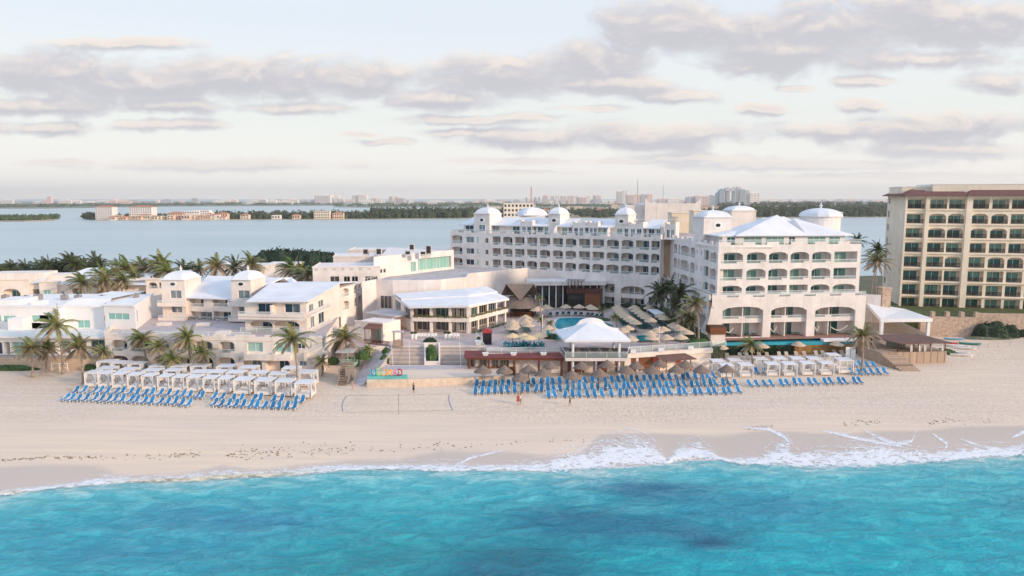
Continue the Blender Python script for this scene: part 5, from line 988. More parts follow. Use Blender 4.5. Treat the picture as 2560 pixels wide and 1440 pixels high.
for i, (ch, c_) in enumerate(zip('NUCNAC', ((.0, .36, .52), (.22, .55, .12), (.66, .40, .18), (.95, .45, .03), (.85, .20, .32), (.42, .03, .08)))):
    x = 934+i*13.2; u = f.px(x, 940)[0]; o = text(ch, f.pt(u, .15, 3.62), 1.72, f.ang, mat('letter_%d' % i, c_, .5), lt, .16, 'letter', flip=-1)
for o in lt.children:
    if o.name.startswith('letter'): o.scale = (-.74, 1.0, 1)
u = f.px(934+13.2, 925)[0]; MB().fbox(f, u-.05, u+.2, .05, .3, 4.98, 5.2).build('accent', mat('letter_1', (.2, .5, .1), .5), lt)
ss_ = MB(); p = G(1144, 960, 2.0)
for k in range(4): ss_.box(p[0]-.7, p[0]+.7, p[1]+.2+.3*k, p[1]+.5+.3*k, 1.8, 2.2+.25*k)
tag(ss_.build('wall_steps', mat('grey_step', (.45, .38, .34), .9)), 'small grey steps up the stone beach wall left of the loungers', 'steps')
# ---- white-roofed pavilion on columns
f = Fr(V(1414, 893, 127), V(1569, 891, 127)); pv_ = thing('pavilion', f.pt(f.L/2, 4, 2.1), 'white hip-roofed dining pavilion raised on columns at the deck edge', 'pavilion'); zf_ = 5.6
bl, br = V(1392, 866, 136.5), V(1576, 868, 135.5)
m_ = MB(); c4 = [f.pt(0, 0, 0), f.pt(f.L, 0, 0), (br[0], br[1]), (bl[0]+.3, bl[1])]; m_.prism([(p[0], p[1]) for p in c4], 5.0, zf_); m_.build('floor_slab', STUC, pv_)
MB().add([(p[0], p[1], zf_+.01) for p in c4], [(0, 1, 2, 3)]).build('floor_surface', mat('dark_floor', (.09, .075, .08), .6), pv_)
er = V(1412, 851, 126.6); el = V(1578, 849, 126.8); ebl = V(1386, 829, 136.5); ebr = V(1546, 826, 137.5); ze = er[2]; E = [(er[0], er[1], ze), (el[0], el[1], ze), (ebr[0], ebr[1], ze), (ebl[0], ebl[1], ze)]
r1, r2 = V(1452, 810, 132), V(1492, 811, 132.3); r1 = (r1[0]-.3, r1[1], ze+2.3); r2 = (r2[0]+.3, r2[1], ze+2.3)
m_ = MB(); l4 = [(p[0], p[1], p[2]-.35) for p in E]
for i in range(4): m_.quad(l4[i], l4[(i+1) % 4], E[(i+1) % 4], E[i])
m_.quad(*l4[::-1]); ap = ((r1[0]+r2[0])/2, r1[1], ze+2.35)
for i in range(4): m_.quad(E[i], E[(i+1) % 4], ap)
m_.build('roof', ROOFW, pv_)
# curved crest behind the roof
fc = Fr((E[3][0]+1.6, 133.4), (E[2][0]-.6, 133.4)); prof = []
for k in range(25):
    t = -1+k/12; z = ze+.9+(2.05*math.sqrt(max(0, 1-(t/.62)**2)) if abs(t) < .45 else .9*math.exp(-((abs(t)-.45)/.22))+.48*1)*(1 if abs(t) < .45 else 1)
    if abs(t) >= .45: z = ze+.9+1.36*math.exp(-((abs(t)-.45)/.18))*.95
    prof.append((fc.L*(t+1)/2, z))
m_ = MB()
for p, q in zip(prof, prof[1:]): m_.hexa([fc.pt(p[0], 0, ze), fc.pt(q[0], 0, ze), fc.pt(q[0], .35, ze), fc.pt(p[0], .35, ze), fc.pt(p[0], 0, p[1]), fc.pt(q[0], 0, q[1]), fc.pt(q[0], .35, q[1]), fc.pt(p[0], .35, p[1])])
m_.build('roof_crest', ROOFW, pv_)
for (u, d_, z0) in ((.12, .6, 1.9), (.87, .6, 1.9), (.12, 7.5, 5.6), (.87, 7.5, 5.6)): p = f.pt(f.L*u, d_, z0); MB().tube(p, (p[0], p[1], ze-.3), .24, 12).build('column', WHITE, pv_)
p = f.pt(f.L*.5, .8, 1.9); MB().tube(p, (p[0], p[1], 5), .22, 12).build('column', WHITE, pv_)
rail(pv_, [(c4[3][0], c4[3][1], zf_), (c4[0][0], c4[0][1]+.05, zf_), (c4[1][0], c4[1][1]+.05, zf_), (c4[2][0], c4[2][1], zf_)], 1.05, sp=3.8)
m_ = MB().fbox(f, f.L*.05, f.L*.95, 4.0, 4.2, 1.8, 5.0); m_.build('lower_wall', STUCW, pv_)
for a, b_ in ((.06, .34), (.5, .72), (.86, .95)): MB().fbox(f, f.L*a, f.L*b_, 3.9, 3.996, 2.0, 4.5).build('timber_door', WOOD, pv_)
# tables and chairs in the pavilion
tt = thing('dining_table', (0, 0, 0), '', 'table', 'tables in the pavilion'); MB().box(-.55, .55, -.55, .55, .71, .76).build('table_top', mat('dark_table', (.06, .05, .06), .5), tt); MB().tube((0, 0, 0), (0, 0, .71), .06).lathe((0, 0, 0), [(.3, 0), (.3, .04)], 8).build('pedestal', METAL, tt)
place(tt, [(f.pt(f.L*(.14+.18*k), 1.6+2.6*j, zf_+.01), 0, None) for j in (0, 1) for k in range(5)], lambda w_, i: ('front' if i < 5 else 'rear')+' row dark table on the pavilion floor, '+ordn(i % 5+1)+' from the left')
ch = thing('dining_chair', (0, 0, 0), '', 'chair', 'chairs in the pavilion'); cf = mat('beige_seat', (.50, .42, .33), .8); MB().box(-.24, .24, -.24, .24, .42, .48).build('seat', cf, ch); MB().box(-.24, .24, .2, .26, .48, .95).build('backrest', cf, ch); lg_ = MB(); [lg_.tube((x, y, 0), (x, y, .43), .025, 4) for x in (-.2, .2) for y in (-.2, .2)]; lg_.build('leg_frame', METAL, ch)
sp_ = []
for j in (0, 1):
    for k in range(5):
        for s_2 in (-1, 1): sp_.append((f.pt(f.L*(.14+.18*k)+s_2*.85, 1.6+2.6*j, zf_+.01), s_2*-math.pi/2, None))
place(ch, sp_, lambda w_, i: 'beige chair '+('left' if i % 2 == 0 else 'right')+' of the '+ordn((i//2) % 5+1)+' table in the '+('front' if i < 10 else 'rear')+' pavilion row')
# ---- infinity pool and green wall
pt_ = pg([(1812, 847), (2157, 846), (2157, 852), (2060, 853.5), (1812, 857)], 4.6); m_ = MB().add([(p[0], p[1], 4.62) for p in pt_], [(0, 1, 2, 3, 4)]); m_.quad((pt_[4][0], pt_[4][1], 4.62), (pt_[3][0], pt_[3][1], 4.62), (pt_[3][0], pt_[3][1]-.1, 3.9), (pt_[4][0], pt_[4][1]-.1, 3.9)); m_.build('pool_water', INFW)['kind'] = 'structure'
fp = Fr(pt_[4], pt_[3]); ip = thing('infinity_pool', fp.pt(fp.L/2, .5, 2), 'long infinity pool basin with hedge-covered wall below the front hotel block', 'pool')
MB().fbox(fp, -.3, fp.L+8, .02, 8, 1, 4.57).build('basin', mat('pool_tile', (.10, .33, .40), .3, .1), ip)
MB().fbox(fp, fp.L*.99, fp.L+7.5, -.4, 1.2, 4.58, 5.05).build('coping', TRIM, ip)
MB().fbox(fp, fp.L*.68, fp.L+8, -.35, -.003, 1.5, 3.9).build('ochre_wall', mat('ochre_wall', (.30, .17, .06), .9, .2, 1), ip)
f2_ = B_.off(-2.5, 2, 1); sheet('patio_floor', [f2_.pt(1.5, 0, 0), f2_.pt(f2_.L, 0, 0), f2_.pt(f2_.L, 6, 0), f2_.pt(1.5, 6, 0)], mat('patio_red', (.36, .20, .15), .8, .1, 1), 5.03)
for (a, c, y, lab) in ((1772, 1812, 832, 'brown slatted box on a white pillar at the left end of the infinity pool'),):
    p, q = V(1776, 868, 143), V(1812, 868, 143); bx = thing('pillar_box', ((p[0]+q[0])/2, 144, 2), lab, 'pillar'); MB().box(p[0], q[0], 143, 146, 2, 6.9).build('pillar', STUCW, bx); MB().box(p[0]-.2, q[0]+.1, 142.7, 146.2, 6.9, 8.3).build('slatted_box', WOOD, bx)
# ---- right-hand beach hut, stair decks, marquee, stone wall
f = Fr(V(2202, 897, 137.5), V(2366, 891, 139)); dk = thing('wooden_deck', f.pt(f.L/2, 2, 2), 'pale timber beach deck with steps down to the sand, right side', 'deck'); zd_ = yz(f, 2290, 880)
MB().fbox(f, 0, f.L, 0, 7, 1.2, zd_).build('platform', PALEWOOD, dk)
s_a = MB(); p0, p1 = V(2200, 878, 139), V(2235, 880, 138)
for k in range(9): t = k/9; z = zd_-(zd_-2.1)*(k+1)/9; x0 = G(2202+t*16, 882, zd_)[0]; s_a.box(x0+.6*0, x0+3.6, 137.4-k*.62-.62, 137.4-k*.62, 1.2, z)
s_a.build('lower_steps', PALEWOOD, dk); s_a = MB()
for k in range(9): t = k/9; z = zd_+(5.0-zd_)*(k+1)/9; x0 = V(2165+(1-t)*25, 870, 142)[0]; s_a.box(x0, x0+3.4, 140.5+k*.6, 141.1+k*.6, 1.2, z)
s_a.build('upper_steps', PALEWOOD, dk)
ht = thing('beach_hut', f.pt(f.L*.5, 3, zd_), 'open beach hut with flat dark brown roof and white curtains, on the timber deck', 'hut'); zt_ = yz(f, 2290, 856)
P = [f.pt(f.L*.24, -.6, zt_), f.pt(f.L*1.02, -.8, zt_), f.pt(f.L*.86, 6, zt_+.5), f.pt(f.L*.02, 6, zt_+.5)]; MB().hexa([(p[0], p[1], p[2]-.18) for p in P]+P).build('roof', BROWNROOF, ht)
for u, d_ in ((.26, .2), (.5, .2), (.75, .2), (.98, .2), (.1, 5.5), (.45, 5.5), (.85, 5.5)): MB().tube(f.pt(f.L*u, d_, zd_), f.pt(f.L*u, d_, zt_+(.35 if d_ > 1 else -.1)), .1).build('post', DKWOOD, ht)
for u in (.45, .58, .66, .74, .93):
    cm = MB(); ww = f.L*.05; P0 = [(f.L*(u)+ww*math.sin(k*.9)*.15+ww*k/5, .15+.12*(k % 2)) for k in range(6)]
    for (a, c) in zip(P0, P0[1:]): cm.quad(f.pt(a[0], a[1], zd_+.05), f.pt(c[0], c[1], zd_+.05), f.pt(c[0], c[1], zt_-.1), f.pt(a[0], a[1], zt_-.1))
    cm.build('curtain', CLOTHW, ht)
MB().fbox(f, f.L*.3, f.L*.6, 4.6, 4.8, zd_, zt_).build('back_panel', mat('sage_panel', (.35, .37, .32), .8), ht)
P = [V(2202, 797, 151), V(2332, 795, 151.5), V(2200, 758, 174), V(2166, 756, 174)]; zq_ = P[0][2]; P = [(P[0][0], P[0][1], zq_), (P[1][0], P[1][1], zq_), (P[1][0]-6, 168, zq_+.7), (P[0][0]-5.5, 168, zq_+.7)]; P[2] = V(2262, 772, 170)[:2]+(V(2262, 772, 170)[2],); P[3] = V(2166, 757, 170)
mq = thing('marquee', ((P[0][0]+P[1][0])/2, 152, 5), 'large white flat canopy marquee right of the front hotel block', 'marquee'); MB().hexa([(p[0], p[1], p[2]-.75) for p in P]+P).build('canopy', WHITE, mq)
for i, (x, y) in enumerate(((P[0][0]+.5, P[0][1]+.5), (P[1][0]-.6, P[1][1]+.5), (P[2][0]-1, P[2][1]-1), (P[3][0]+1, P[3][1]-1))): MB().box(x-.3, x+.3, y-.3, y+.3, 3, zq_-.6).build('post', WHITE, mq)
sheet('marquee_floor', [(P[0][0], P[0][1], 0), (P[1][0], P[1][1], 0), (P[2][0], P[2][1]+4, 0), (P[3][0], P[3][1], 0)], mat('marquee_paving', (.35, .3, .26), .9, .1, 1), 4.9, depth=4)
f = Fr(V(2322, 832, 166), V(2440, 832, 165)); zt_ = yz(f, 2400, 793); rw2 = thing('rubble_wall', f.pt(f.L/2, 0, 2), 'tall rubble stone retaining wall below the beige hotel lawn', 'wall'); MB().fbox(f, -2, f.L, 0, 1.2, 1.5, zt_).build('wall', STONE2, rw2)
for k in range(4): MB().fbox(f, f.L*(.03+.31*k), f.L*(.03+.31*k)+.8, -.1, 1.0, zt_, zt_+1.2).build('pier', STONE2, rw2)
rail(rw2, [f.pt(0, .5, zt_), f.pt(f.L, .5, zt_)], 1.0, False, 1.5, m=METAL)
pp = f.pt(-2, 1, 0), f.pt(f.L, 1, 0); sheet('hotel_lawn', [(pp[0][0], pp[0][1], 0), (pp[1][0]+60, pp[1][1]+2, 0), (pp[1][0]+70, 200, 0), (P[3][0]-4, 200, 0), (P[3][0]-4, 176, 0)], mat('lawn_green', (.10, .12, .04), .95, .2, .6, .5, 5), zt_-.05, depth=6)
f = Fr(V(2440, 800, 166), V(2640, 806, 164)); tag(MB().fbox(f, 0, f.L, .2, .9, 2, zt_+.8).build('terrace_wall', STONE2), 'low stone terrace wall behind dark shrubs, right edge', 'wall')
f = Fr(V(2100, 700, 172), V(2203, 740, 168)); tag(MB().fbox(f, 0, f.L, 0, .4, 3, 11.5).build('boundary_wall', STUC), 'tall pale boundary wall between the two hotels', 'wall')
p = V(2212, 730, 169); m_ = MB().box(p[0]-1, p[0]+1, 168, 170, 3, V(2212, 722, 168)[2]); m_.box(p[0]-1.2, p[0]+1.2, 167.8, 170.2, V(2212, 722, 168)[2], V(2212, 719, 168)[2]); tag(m_.build('gate_pier', STONE2), 'tall stone gate pier at the end of the boundary wall', 'pier')
# ================================================================ vegetation
def crownmesh(seed, r=3.6, nf=22, wind=.5, brown=.4, name='crown'):
    rnd = random.Random(seed); vs = []; fs = []; cols = []
    for i in range(nf):
        t = i/(nf-1); az = i*2.39996+rnd.uniform(-.3, .3); el = R(82-105*t**.9+rnd.uniform(-10, 10)); Lf = r*(.8+.3*math.sin(math.pi*min(1, t*1.1)))*rnd.uniform(.85, 1.1)
        old = t+rnd.uniform(-.3, .3)
        g = Vector((.15, .19, .05)).lerp(Vector((.33, .24, .145)), max(0, min(1, (old-.5+brown)*1.25)))*rnd.uniform(.75, 1.25)
        d = Vector((math.cos(az)*math.cos(el), math.sin(az)*math.cos(el), math.sin(el))); p = Vector((0, 0, 0)); seg = 13; step = Lf/seg; side = Vector((-math.sin(az), math.cos(az), 0)); pts = [p.copy()]; dirs = [d.copy()]
        for k in range(seg):
            d = (d+Vector((-wind*.045, 0, -.085-.05*(k/seg)))).normalized(); p = p+d*step; pts.append(p.copy()); dirs.append(d.copy())
        for k in range(seg+1):
            u = k/seg
            if k < seg:
                w = .05*(1-u)+.012; o = len(vs); a, b_ = pts[k], pts[k+1]; vs += [a-side*w, a+side*w, b_+side*w*.8, b_-side*w*.8]; fs.append((o, o+1, o+2, o+3)); cols += [(*(g*1.25), 1)]*4
            if k < 1: continue
            ll = .95*r/3.6*math.sin(math.pi*(.12+.8*u))**.6*(1.05-.3*u); up = side.cross(dirs[k]).normalized()
            for sgn in (-1, 1):
                for off in (0, .33, .66):
                    if k == seg and off: continue
                    q = pts[k].lerp(pts[min(seg, k+1)], off); ld = (side*sgn*.8+dirs[k]*.55+Vector((-.12*wind, 0, -.38-.35*rnd.random()))).normalized(); tip = q+ld*ll*rnd.uniform(.8, 1.1); wd = dirs[k]*.06
                    o = len(vs); vs += [q-wd, q+wd, tip]; fs.append((o, o+1, o+2)); c = g*rnd.uniform(.8, 1.2); cols += [(*c, 1)]*3
    # dead hanging skirt and coconuts
    me = bpy.data.meshes.new(name); me.from_pydata(vs, [], fs); me.materials.append(FROND); a = me.color_attributes.new('col', 'FLOAT_COLOR', 'POINT'); a.data.foreach_set('color', [x for c in cols for x in c]); return me
CROWNS = [crownmesh(s, 3.6, n, w_, b_) for s, n, w_, b_ in ((1, 30, .6, .42), (2, 28, .9, .3), (3, 32, .3, .55), (4, 26, .6, .65), (5, 30, 1.0, .45))]
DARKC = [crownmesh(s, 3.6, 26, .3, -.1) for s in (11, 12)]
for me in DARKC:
    a = me.color_attributes['col']; n_ = len(a.data); buf = [0.0]*(4*n_); a.data.foreach_get('color', buf); a.data.foreach_set('color', [x*.42 if i % 4 != 3 else x for i, x in enumerate(buf)])  # green crown colours scaled darker overall
def palm(base, top, scale, lab, group=None, dark=False, k=None, name='palm_tree'):
    b_, t_ = Vector(base), Vector(top); r_ = thing(name, base, lab, 'palm tree', group); m_ = MB(); n_ = 8; pts = []
    for i in range(n_+1):
        u = i/n_; p = b_.lerp(t_, u); s_2 = math.sin(u*math.pi)*.08*(t_-b_).length; p.x += -s_2*.5*(1 if (t_.x > b_.x) else -1); pts.append(p)
    ns = 8; vs = []
    for i, p in enumerate(pts):
        rr = (.21-.10*(i/n_))*(1.35 if i == 0 else 1)
        for j in range(ns): a = 6.283*j/ns; vs.append((p.x+rr*math.cos(a), p.y+rr*math.sin(a), p.z))
    m_.add(vs, [(i*ns+j, i*ns+(j+1) % ns, (i+1)*ns+(j+1) % ns, (i+1)*ns+j) for i in range(n_) for j in range(ns)]); m_.build('trunk', TRUNK, r_, smooth=True)
    me = (DARKC if dark else CROWNS)[(k if k is not None else random.randrange(9)) % (2 if dark else 5)]; o = bpy.data.objects.new('crown', me); C.objects.link(o); o.parent = r_; o.location = t_-b_; o.scale = (scale,)*3; o.rotation_euler = (random.uniform(-.22, .22), random.uniform(-.22, .22), random.uniform(-.6, .6)); o.scale = (scale*random.uniform(.85, 1.1), scale*random.uniform(.85, 1.1), scale*random.uniform(.8, 1.15))
    return r_
def palmpx(cx_, cy_, bx, by, z, s, lab, **kw):
    b_ = G(bx, by, z); t_ = V(cx_, cy_, b_[1]+random.uniform(-.3, .3)); return palm(b_, t_, s, lab, **kw)
random.seed(21)
front = [(140, 815, 157, 934, 1.15, 1, 'tallest palm of the far-left beach group'), (75, 872, 81, 942, 1.0, 0, 'leftmost palm on the beach, slim pale trunk'), (118, 874, 117, 930, .85, 3, 'browning palm between the leftmost palm and the tallest one'), (197, 870, 207, 958, 1.05, 2, 'wide palm standing just left of the first white cabana'), (256, 880, 262, 925, .7, 4, 'thin reddish palm behind the first cabana'),
         (354, 848, 366, 930, .95, 0, 'palm before the villa, third arch from the left'), (395, 868, 400, 938, .75, 2, 'small palm between two larger ones before the villa arches'), (431, 897, 435, 942, .75, 1, 'short yellow-green palm rising through the cabana rows'), (466, 846, 476, 936, 1.0, 4, 'tall palm before the middle of the villa arches'), (508, 882, 513, 942, .75, 1, 'short palm right of the tall central villa palm'),
         (732, 848, 742, 968, 1.15, 1, 'big green windswept palm among the right-hand cabanas of the left group')]
for cx_, cy_, bx, by, s, k, lab in front: palmpx(cx_, cy_, bx, by, 2.0, s, lab, k=k)
palmpx(862, 848, 868, 905, 4.2, 1.1, 'brownish feathery palm behind the lifeguard tower', k=3); palmpx(804, 905, 806, 938, 2.1, .55, 'small grey-green palm left of the lifeguard tower', k=2)
palmpx(921, 873, 927, 888, 4.2, .5, 'tiny palm in the hedge beside the grey path', k=1)
palmpx(1876, 862, 1880, 925, 2.0, .75, 'palm before the infinity pool among tan loungers', k=4); palmpx(2156, 842, 2152, 928, 2.0, 1.0, 'palm at the right end of the infinity pool', k=3)
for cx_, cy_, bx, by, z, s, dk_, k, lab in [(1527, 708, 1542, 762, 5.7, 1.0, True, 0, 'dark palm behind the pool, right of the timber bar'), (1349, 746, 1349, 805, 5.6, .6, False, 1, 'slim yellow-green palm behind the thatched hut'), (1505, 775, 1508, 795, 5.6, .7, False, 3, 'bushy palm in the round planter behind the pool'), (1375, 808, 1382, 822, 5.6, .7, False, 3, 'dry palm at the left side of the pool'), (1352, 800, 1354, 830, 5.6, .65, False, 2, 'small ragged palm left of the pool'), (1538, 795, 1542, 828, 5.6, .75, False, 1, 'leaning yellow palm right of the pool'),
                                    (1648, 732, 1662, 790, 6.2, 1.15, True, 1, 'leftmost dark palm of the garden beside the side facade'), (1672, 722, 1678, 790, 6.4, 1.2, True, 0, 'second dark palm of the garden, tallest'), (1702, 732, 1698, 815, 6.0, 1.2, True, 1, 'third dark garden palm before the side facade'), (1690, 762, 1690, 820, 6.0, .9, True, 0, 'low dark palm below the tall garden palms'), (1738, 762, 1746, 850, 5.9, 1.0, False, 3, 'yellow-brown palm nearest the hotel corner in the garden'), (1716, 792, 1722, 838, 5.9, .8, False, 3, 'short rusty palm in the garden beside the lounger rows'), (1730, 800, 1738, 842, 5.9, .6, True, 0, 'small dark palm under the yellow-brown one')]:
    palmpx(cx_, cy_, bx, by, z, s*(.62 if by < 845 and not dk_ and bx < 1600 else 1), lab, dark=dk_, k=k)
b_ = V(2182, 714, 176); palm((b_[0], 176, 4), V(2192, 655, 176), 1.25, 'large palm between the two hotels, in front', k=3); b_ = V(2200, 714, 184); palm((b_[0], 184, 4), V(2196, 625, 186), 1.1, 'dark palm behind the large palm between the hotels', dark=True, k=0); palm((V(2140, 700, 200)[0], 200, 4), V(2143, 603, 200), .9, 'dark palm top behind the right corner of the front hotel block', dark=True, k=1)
random.seed(5)
bl_ = [(205, 705, 183, 1.05), (248, 690, 196, 1.1), (262, 705, 186, 1.05), (282, 690, 198, 1.0), (306, 702, 188, .9), (316, 672, 205, 1.25), (336, 690, 196, 1.05), (352, 668, 214, 1.1), (374, 672, 208, 1.1), (402, 665, 205, 1.35), (418, 680, 200, 1.2), (458, 675, 212, .95), (496, 672, 216, 1.0), (541, 668, 208, 1.15), (586, 668, 216, 1.1), (628, 660, 210, 1.2), (728, 672, 200, 1.15), (750, 686, 196, 1.0), (772, 690, 192, 1.0)]
spn = len(bl_)
for i, (x, y, Y, s) in enumerate(bl_):
    w_ = ordn(i+1)+' from the left' if i < 10 else (ordn(spn-i)+' from the right' if i < spn-1 else 'rightmost')
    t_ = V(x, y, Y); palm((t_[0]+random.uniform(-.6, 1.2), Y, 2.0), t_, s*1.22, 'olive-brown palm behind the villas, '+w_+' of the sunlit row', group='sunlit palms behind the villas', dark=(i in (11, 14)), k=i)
dl = [(-8, 672), (28, 668), (38, 672), (64, 668), (100, 672), (113, 666), (122, 660), (140, 668), (152, 666), (168, 658), (178, 652), (190, 660), (205, 663), (225, 668), (238, 652), (250, 662), (20, 680), (92, 680), (160, 672), (214, 672), (300, 668), (670, 700), (640, 695), (700, 698)]
dl = sorted(dl)
for i, (x, y) in enumerate(dl):
    Y = random.uniform(238, 262); t_ = V(x, y+3, Y); n_ = len(dl); w_ = (ordn(i+1)+' from the left') if i < n_/2 else (ordn(n_-i)+' from the right' if i < n_-1 else 'rightmost')
    palm((t_[0], Y, 2.0), t_, random.uniform(1.1, 1.45), 'dark green palm of the lagoon-side row, '+w_, group='dark palms by the lagoon', dark=True, k=i)
# bushes: lumpy leafy masses
def leafmass(mb, c, rx, ry, rz, n, ls, seed, floor=-.3, core=True):
    rnd = random.Random(seed)
    if core:
        vs = []; nu, nv = 14, 8
        for j in range(nv+1):
            ph = math.pi*(j/nv)*.5*1.15
            for i in range(nu):
                a = 6.283*i/nu; k = .9+.16*mn.noise(Vector((math.cos(a)*2+seed, math.sin(a)*2, ph*2))); vs.append((c[0]+rx*k*math.cos(a)*math.sin(ph), c[1]+ry*k*math.sin(a)*math.sin(ph), c[2]+max(floor, rz*k*math.cos(ph))))
        mb.add(vs, [(j*nu+i, j*nu+(i+1) % nu, (j+1)*nu+(i+1) % nu, (j+1)*nu+i) for j in range(nv) for i in range(nu)])
    for _ in range(n):
        a = rnd.uniform(0, 6.283); u = rnd.uniform(-.12, 1); s = math.sqrt(max(0, 1-u*u)); k = .85+.22*mn.noise(Vector((math.cos(a)*s*2.2+seed, math.sin(a)*s*2.2, u*2.2)))+rnd.uniform(-.06, .1)
        p = Vector((c[0]+rx*k*s*math.cos(a), c[1]+ry*k*s*math.sin(a), c[2]+max(floor, rz*k*u))); nrm = Vector((rnd.uniform(-1, 1), rnd.uniform(-1, 1), rnd.uniform(.0, 1))).normalized(); x = nrm.orthogonal().normalized(); y = nrm.cross(x); q = ls*rnd.uniform(.6, 1.3)
        mb.quad(p-x*q, p-y*q*.55, p+x*q, p+y*q*.55)
def bush(px, py, z, rx, ry, rz, lab, m=None, n=260, ls=.16, name='shrub'):
    g = G(px, py, z); b_ = MB(); leafmass(b_, (0, 0, 0), rx, ry, rz, n, ls, int(px)); o = b_.build(name, m or LEAF); o.location = g; return tag(o, lab, 'shrub')
bush(1080, 903, 3.4, 1.25, 1.2, 2.2, 'round bright green hedge planted in the middle of the broad steps', n=420); bush(1078, 879, 4.9, 1.0, 1.0, 1.5, 'upper green hedge above the round one on the broad steps'); bush(1075, 855, 5.6, 1.5, .9, 1.0, 'low dark round shrub bed at the top of the steps', LEAFD)
bush(961, 905, 3.3, 1.0, .9, 1.5, 'square clipped green hedge beside the grey path'); bush(965, 882, 4.6, .8, .7, 1.1, 'small leafy bush above the clipped hedge by the path')
bush(908, 893, 4.2, 1.6, 1.2, 1.3, 'round green bush right of the thatched kiosk'); bush(905, 858, 5.0, 1.4, .8, .8, 'small bush under the bungalow wall, left one'); bush(930, 868, 4.8, 2.4, 1.0, .9, 'dark clipped hedge under the bungalow wall', LEAFD)
bush(833, 905, 2.4, 1.3, 1, 1.1, 'weedy green bush left of the thatched kiosk at the wall corner')
bush(232, 924, 2.0, 1.5, 1.2, 1.4, 'round dark green bush at the left end of the cabanas', n=340); bush(30, 924, 2.0, 5.2, 1.1, .95, 'long low green shrub against the stone wall at the left edge', n=700)
bush(1750, 900, 2.2, 2.2, 1.5, 1.7, 'dark green bush at the right end of the retaining wall', LEAFD, 380); bush(1748, 862, 5.8, 2.6, 2.0, 1.3, 'bright green shrub at the tip of the garden beside the pillar', n=420)
bush(1197, 852, 6.0, .6, .6, .9, 'small shrub in the white planter beside the red booth', n=140, ls=.12); bush(1505, 800, 5.7, 2.2, 1.2, .5, 'flowering ground shrub around the round pool planter'); bush(1380, 846, 5.6, 1.8, 1.2, .9, 'dark leafy planting left of the pavilion roof', LEAFD)
for i, (x, y, r_) in enumerate(((2458, 842, 2.9), (2488, 843, 3.3), (2522, 840, 2.5), (2556, 838, 2.9))): bush(x, y, 2.2, r_, 2.2, r_*1.2, ['leftmost', 'second', 'third', 'rightmost'][i]+' of the dark bushes below the terrace wall at the right edge', LEAFD, 600, .22)
for i, (x, y, rx_, lab) in enumerate(((2380, 838, 5.5, 'low green creeper on the sand below the rubble wall'), (2470, 846, 6.5, 'grey-green dune plants right of the kayaks'), (2368, 880, 1.6, 'green creeper patch beside the timber deck'))): bush(x, y, 2.1, rx_, 1.6 if i < 2 else 3, .55, lab, LEAF if i != 1 else mat('dune_green', (.22, .22, .15), .9, .2, 1.5, col2=(.12, .13, .08)), 500, .15, 'dune_plants')
for i, (x, y) in enumerate(((1552, 764), (1570, 766), (1590, 768), (1610, 772), (1640, 778), (1508, 768))): bush(x, y, 6.2, 1.6, 1.0, 1.0, 'dark garden shrub at the foot of the rear wing, '+ordn(i+1 if i < 5 else 6)+' planted', LEAFD, 160)
# long planting on the restaurant balcony and poolside green wall
def strip(f, u0, u1, d_, z, h, w_, n, ls, m, seed, name='hedge', parent=None):
    rnd = random.Random(seed); b_ = MB()
    for _ in range(n):
        u = rnd.uniform(u0, u1); p = Vector(f.pt(u, d_+rnd.uniform(-w_, w_), z+rnd.uniform(0, 1)*h*(.7+.5*mn.noise(Vector((u*.8, seed, 0)))))); nrm = Vector((rnd.uniform(-1, 1), -abs(rnd.uniform(.0, 1)), rnd.uniform(.0, 1))).normalized(); x = nrm.orthogonal().normalized(); y = nrm.cross(x); q = ls*rnd.uniform(.6, 1.3); b_.quad(p-x*q, p-y*q*.6, p+x*q, p+y*q*.6)
    return b_.build(name, m, parent)
DRY = mat('olive_planting', (.24, .25, .08), .8, .2, 3, col2=(.13, .11, .05))
for f in (R1, R2): strip(f, .3, f.L-.2, .05, zf1+.5, .75, .25, 520, .13, DRY, int(f.L*10), 'balcony_planting', rs)
tag(strip(R2, .3, R2.L-.3, -.9, 5.6, .6, .5, 500, .14, LEAF, 4), 'low hedge along the restaurant front by the pool deck', 'hedge')
g_ = strip(fp, 0, fp.L*.7, -.35, 1.9, 2.2, .12, 3600, .17, LEAFD, 8, 'hedge'); tag(g_, 'dark climbing hedge covering the infinity pool wall', 'hedge'); MB().fbox(fp, 0, fp.L*.7, -.3, -.02, 1.5, 4.0).build('backing', LEAFD, g_)
p = V(1772, 880, 138), V(1812, 880, 143); f = Fr(p[0], p[1]); g_ = strip(f, 0, f.L, 0, 1.8, 3.3, .15, 1300, .14, mat('grey_green_leaf', (.19, .19, .13), .9, .2, 3, col2=(.08, .09, .055)), 3, 'hedge'); tag(g_, 'grey-green ivy wall left of the infinity pool hedge', 'hedge'); MB().fbox(f, 0, f.L, .05, .3, 1.5, 5.1).build('backing', LEAFD, g_)
for (u0, u1, f, z, lab) in ((FAU.L*.05, FAU.L*.95, FAU, 24.3, 'plants'),):
    for k in range(6): strip(f, f.L*(.11+.165*k), f.L*(.2+.165*k), .15, 24.3, .5, .1, 60, .11, DRY, k, 'planter_plants', hA)
for k, (a, c) in enumerate(((.13, .3), (.36, .5), (.62, .8))): strip(FB, FB.L*a, FB.L*c, .1, 14.7, .45, .1, 60, .11, LEAFD, k, 'planter_plants', hB)
strip(VG, .2, VG.L*.9, -1.35, zg[1]+.1, .5, .12, 160, .12, DRY, 3, 'planter_plants', vA); strip(MD, 0, MD.L, -.3, zt, .8, .2, 180, .12, LEAFD, 4, 'planter_plants', vA); strip(VS2, 2, VS2.L, -.35, 5.9, .5, .2, 180, .12, DRY, 5, 'planter_plants', vA)
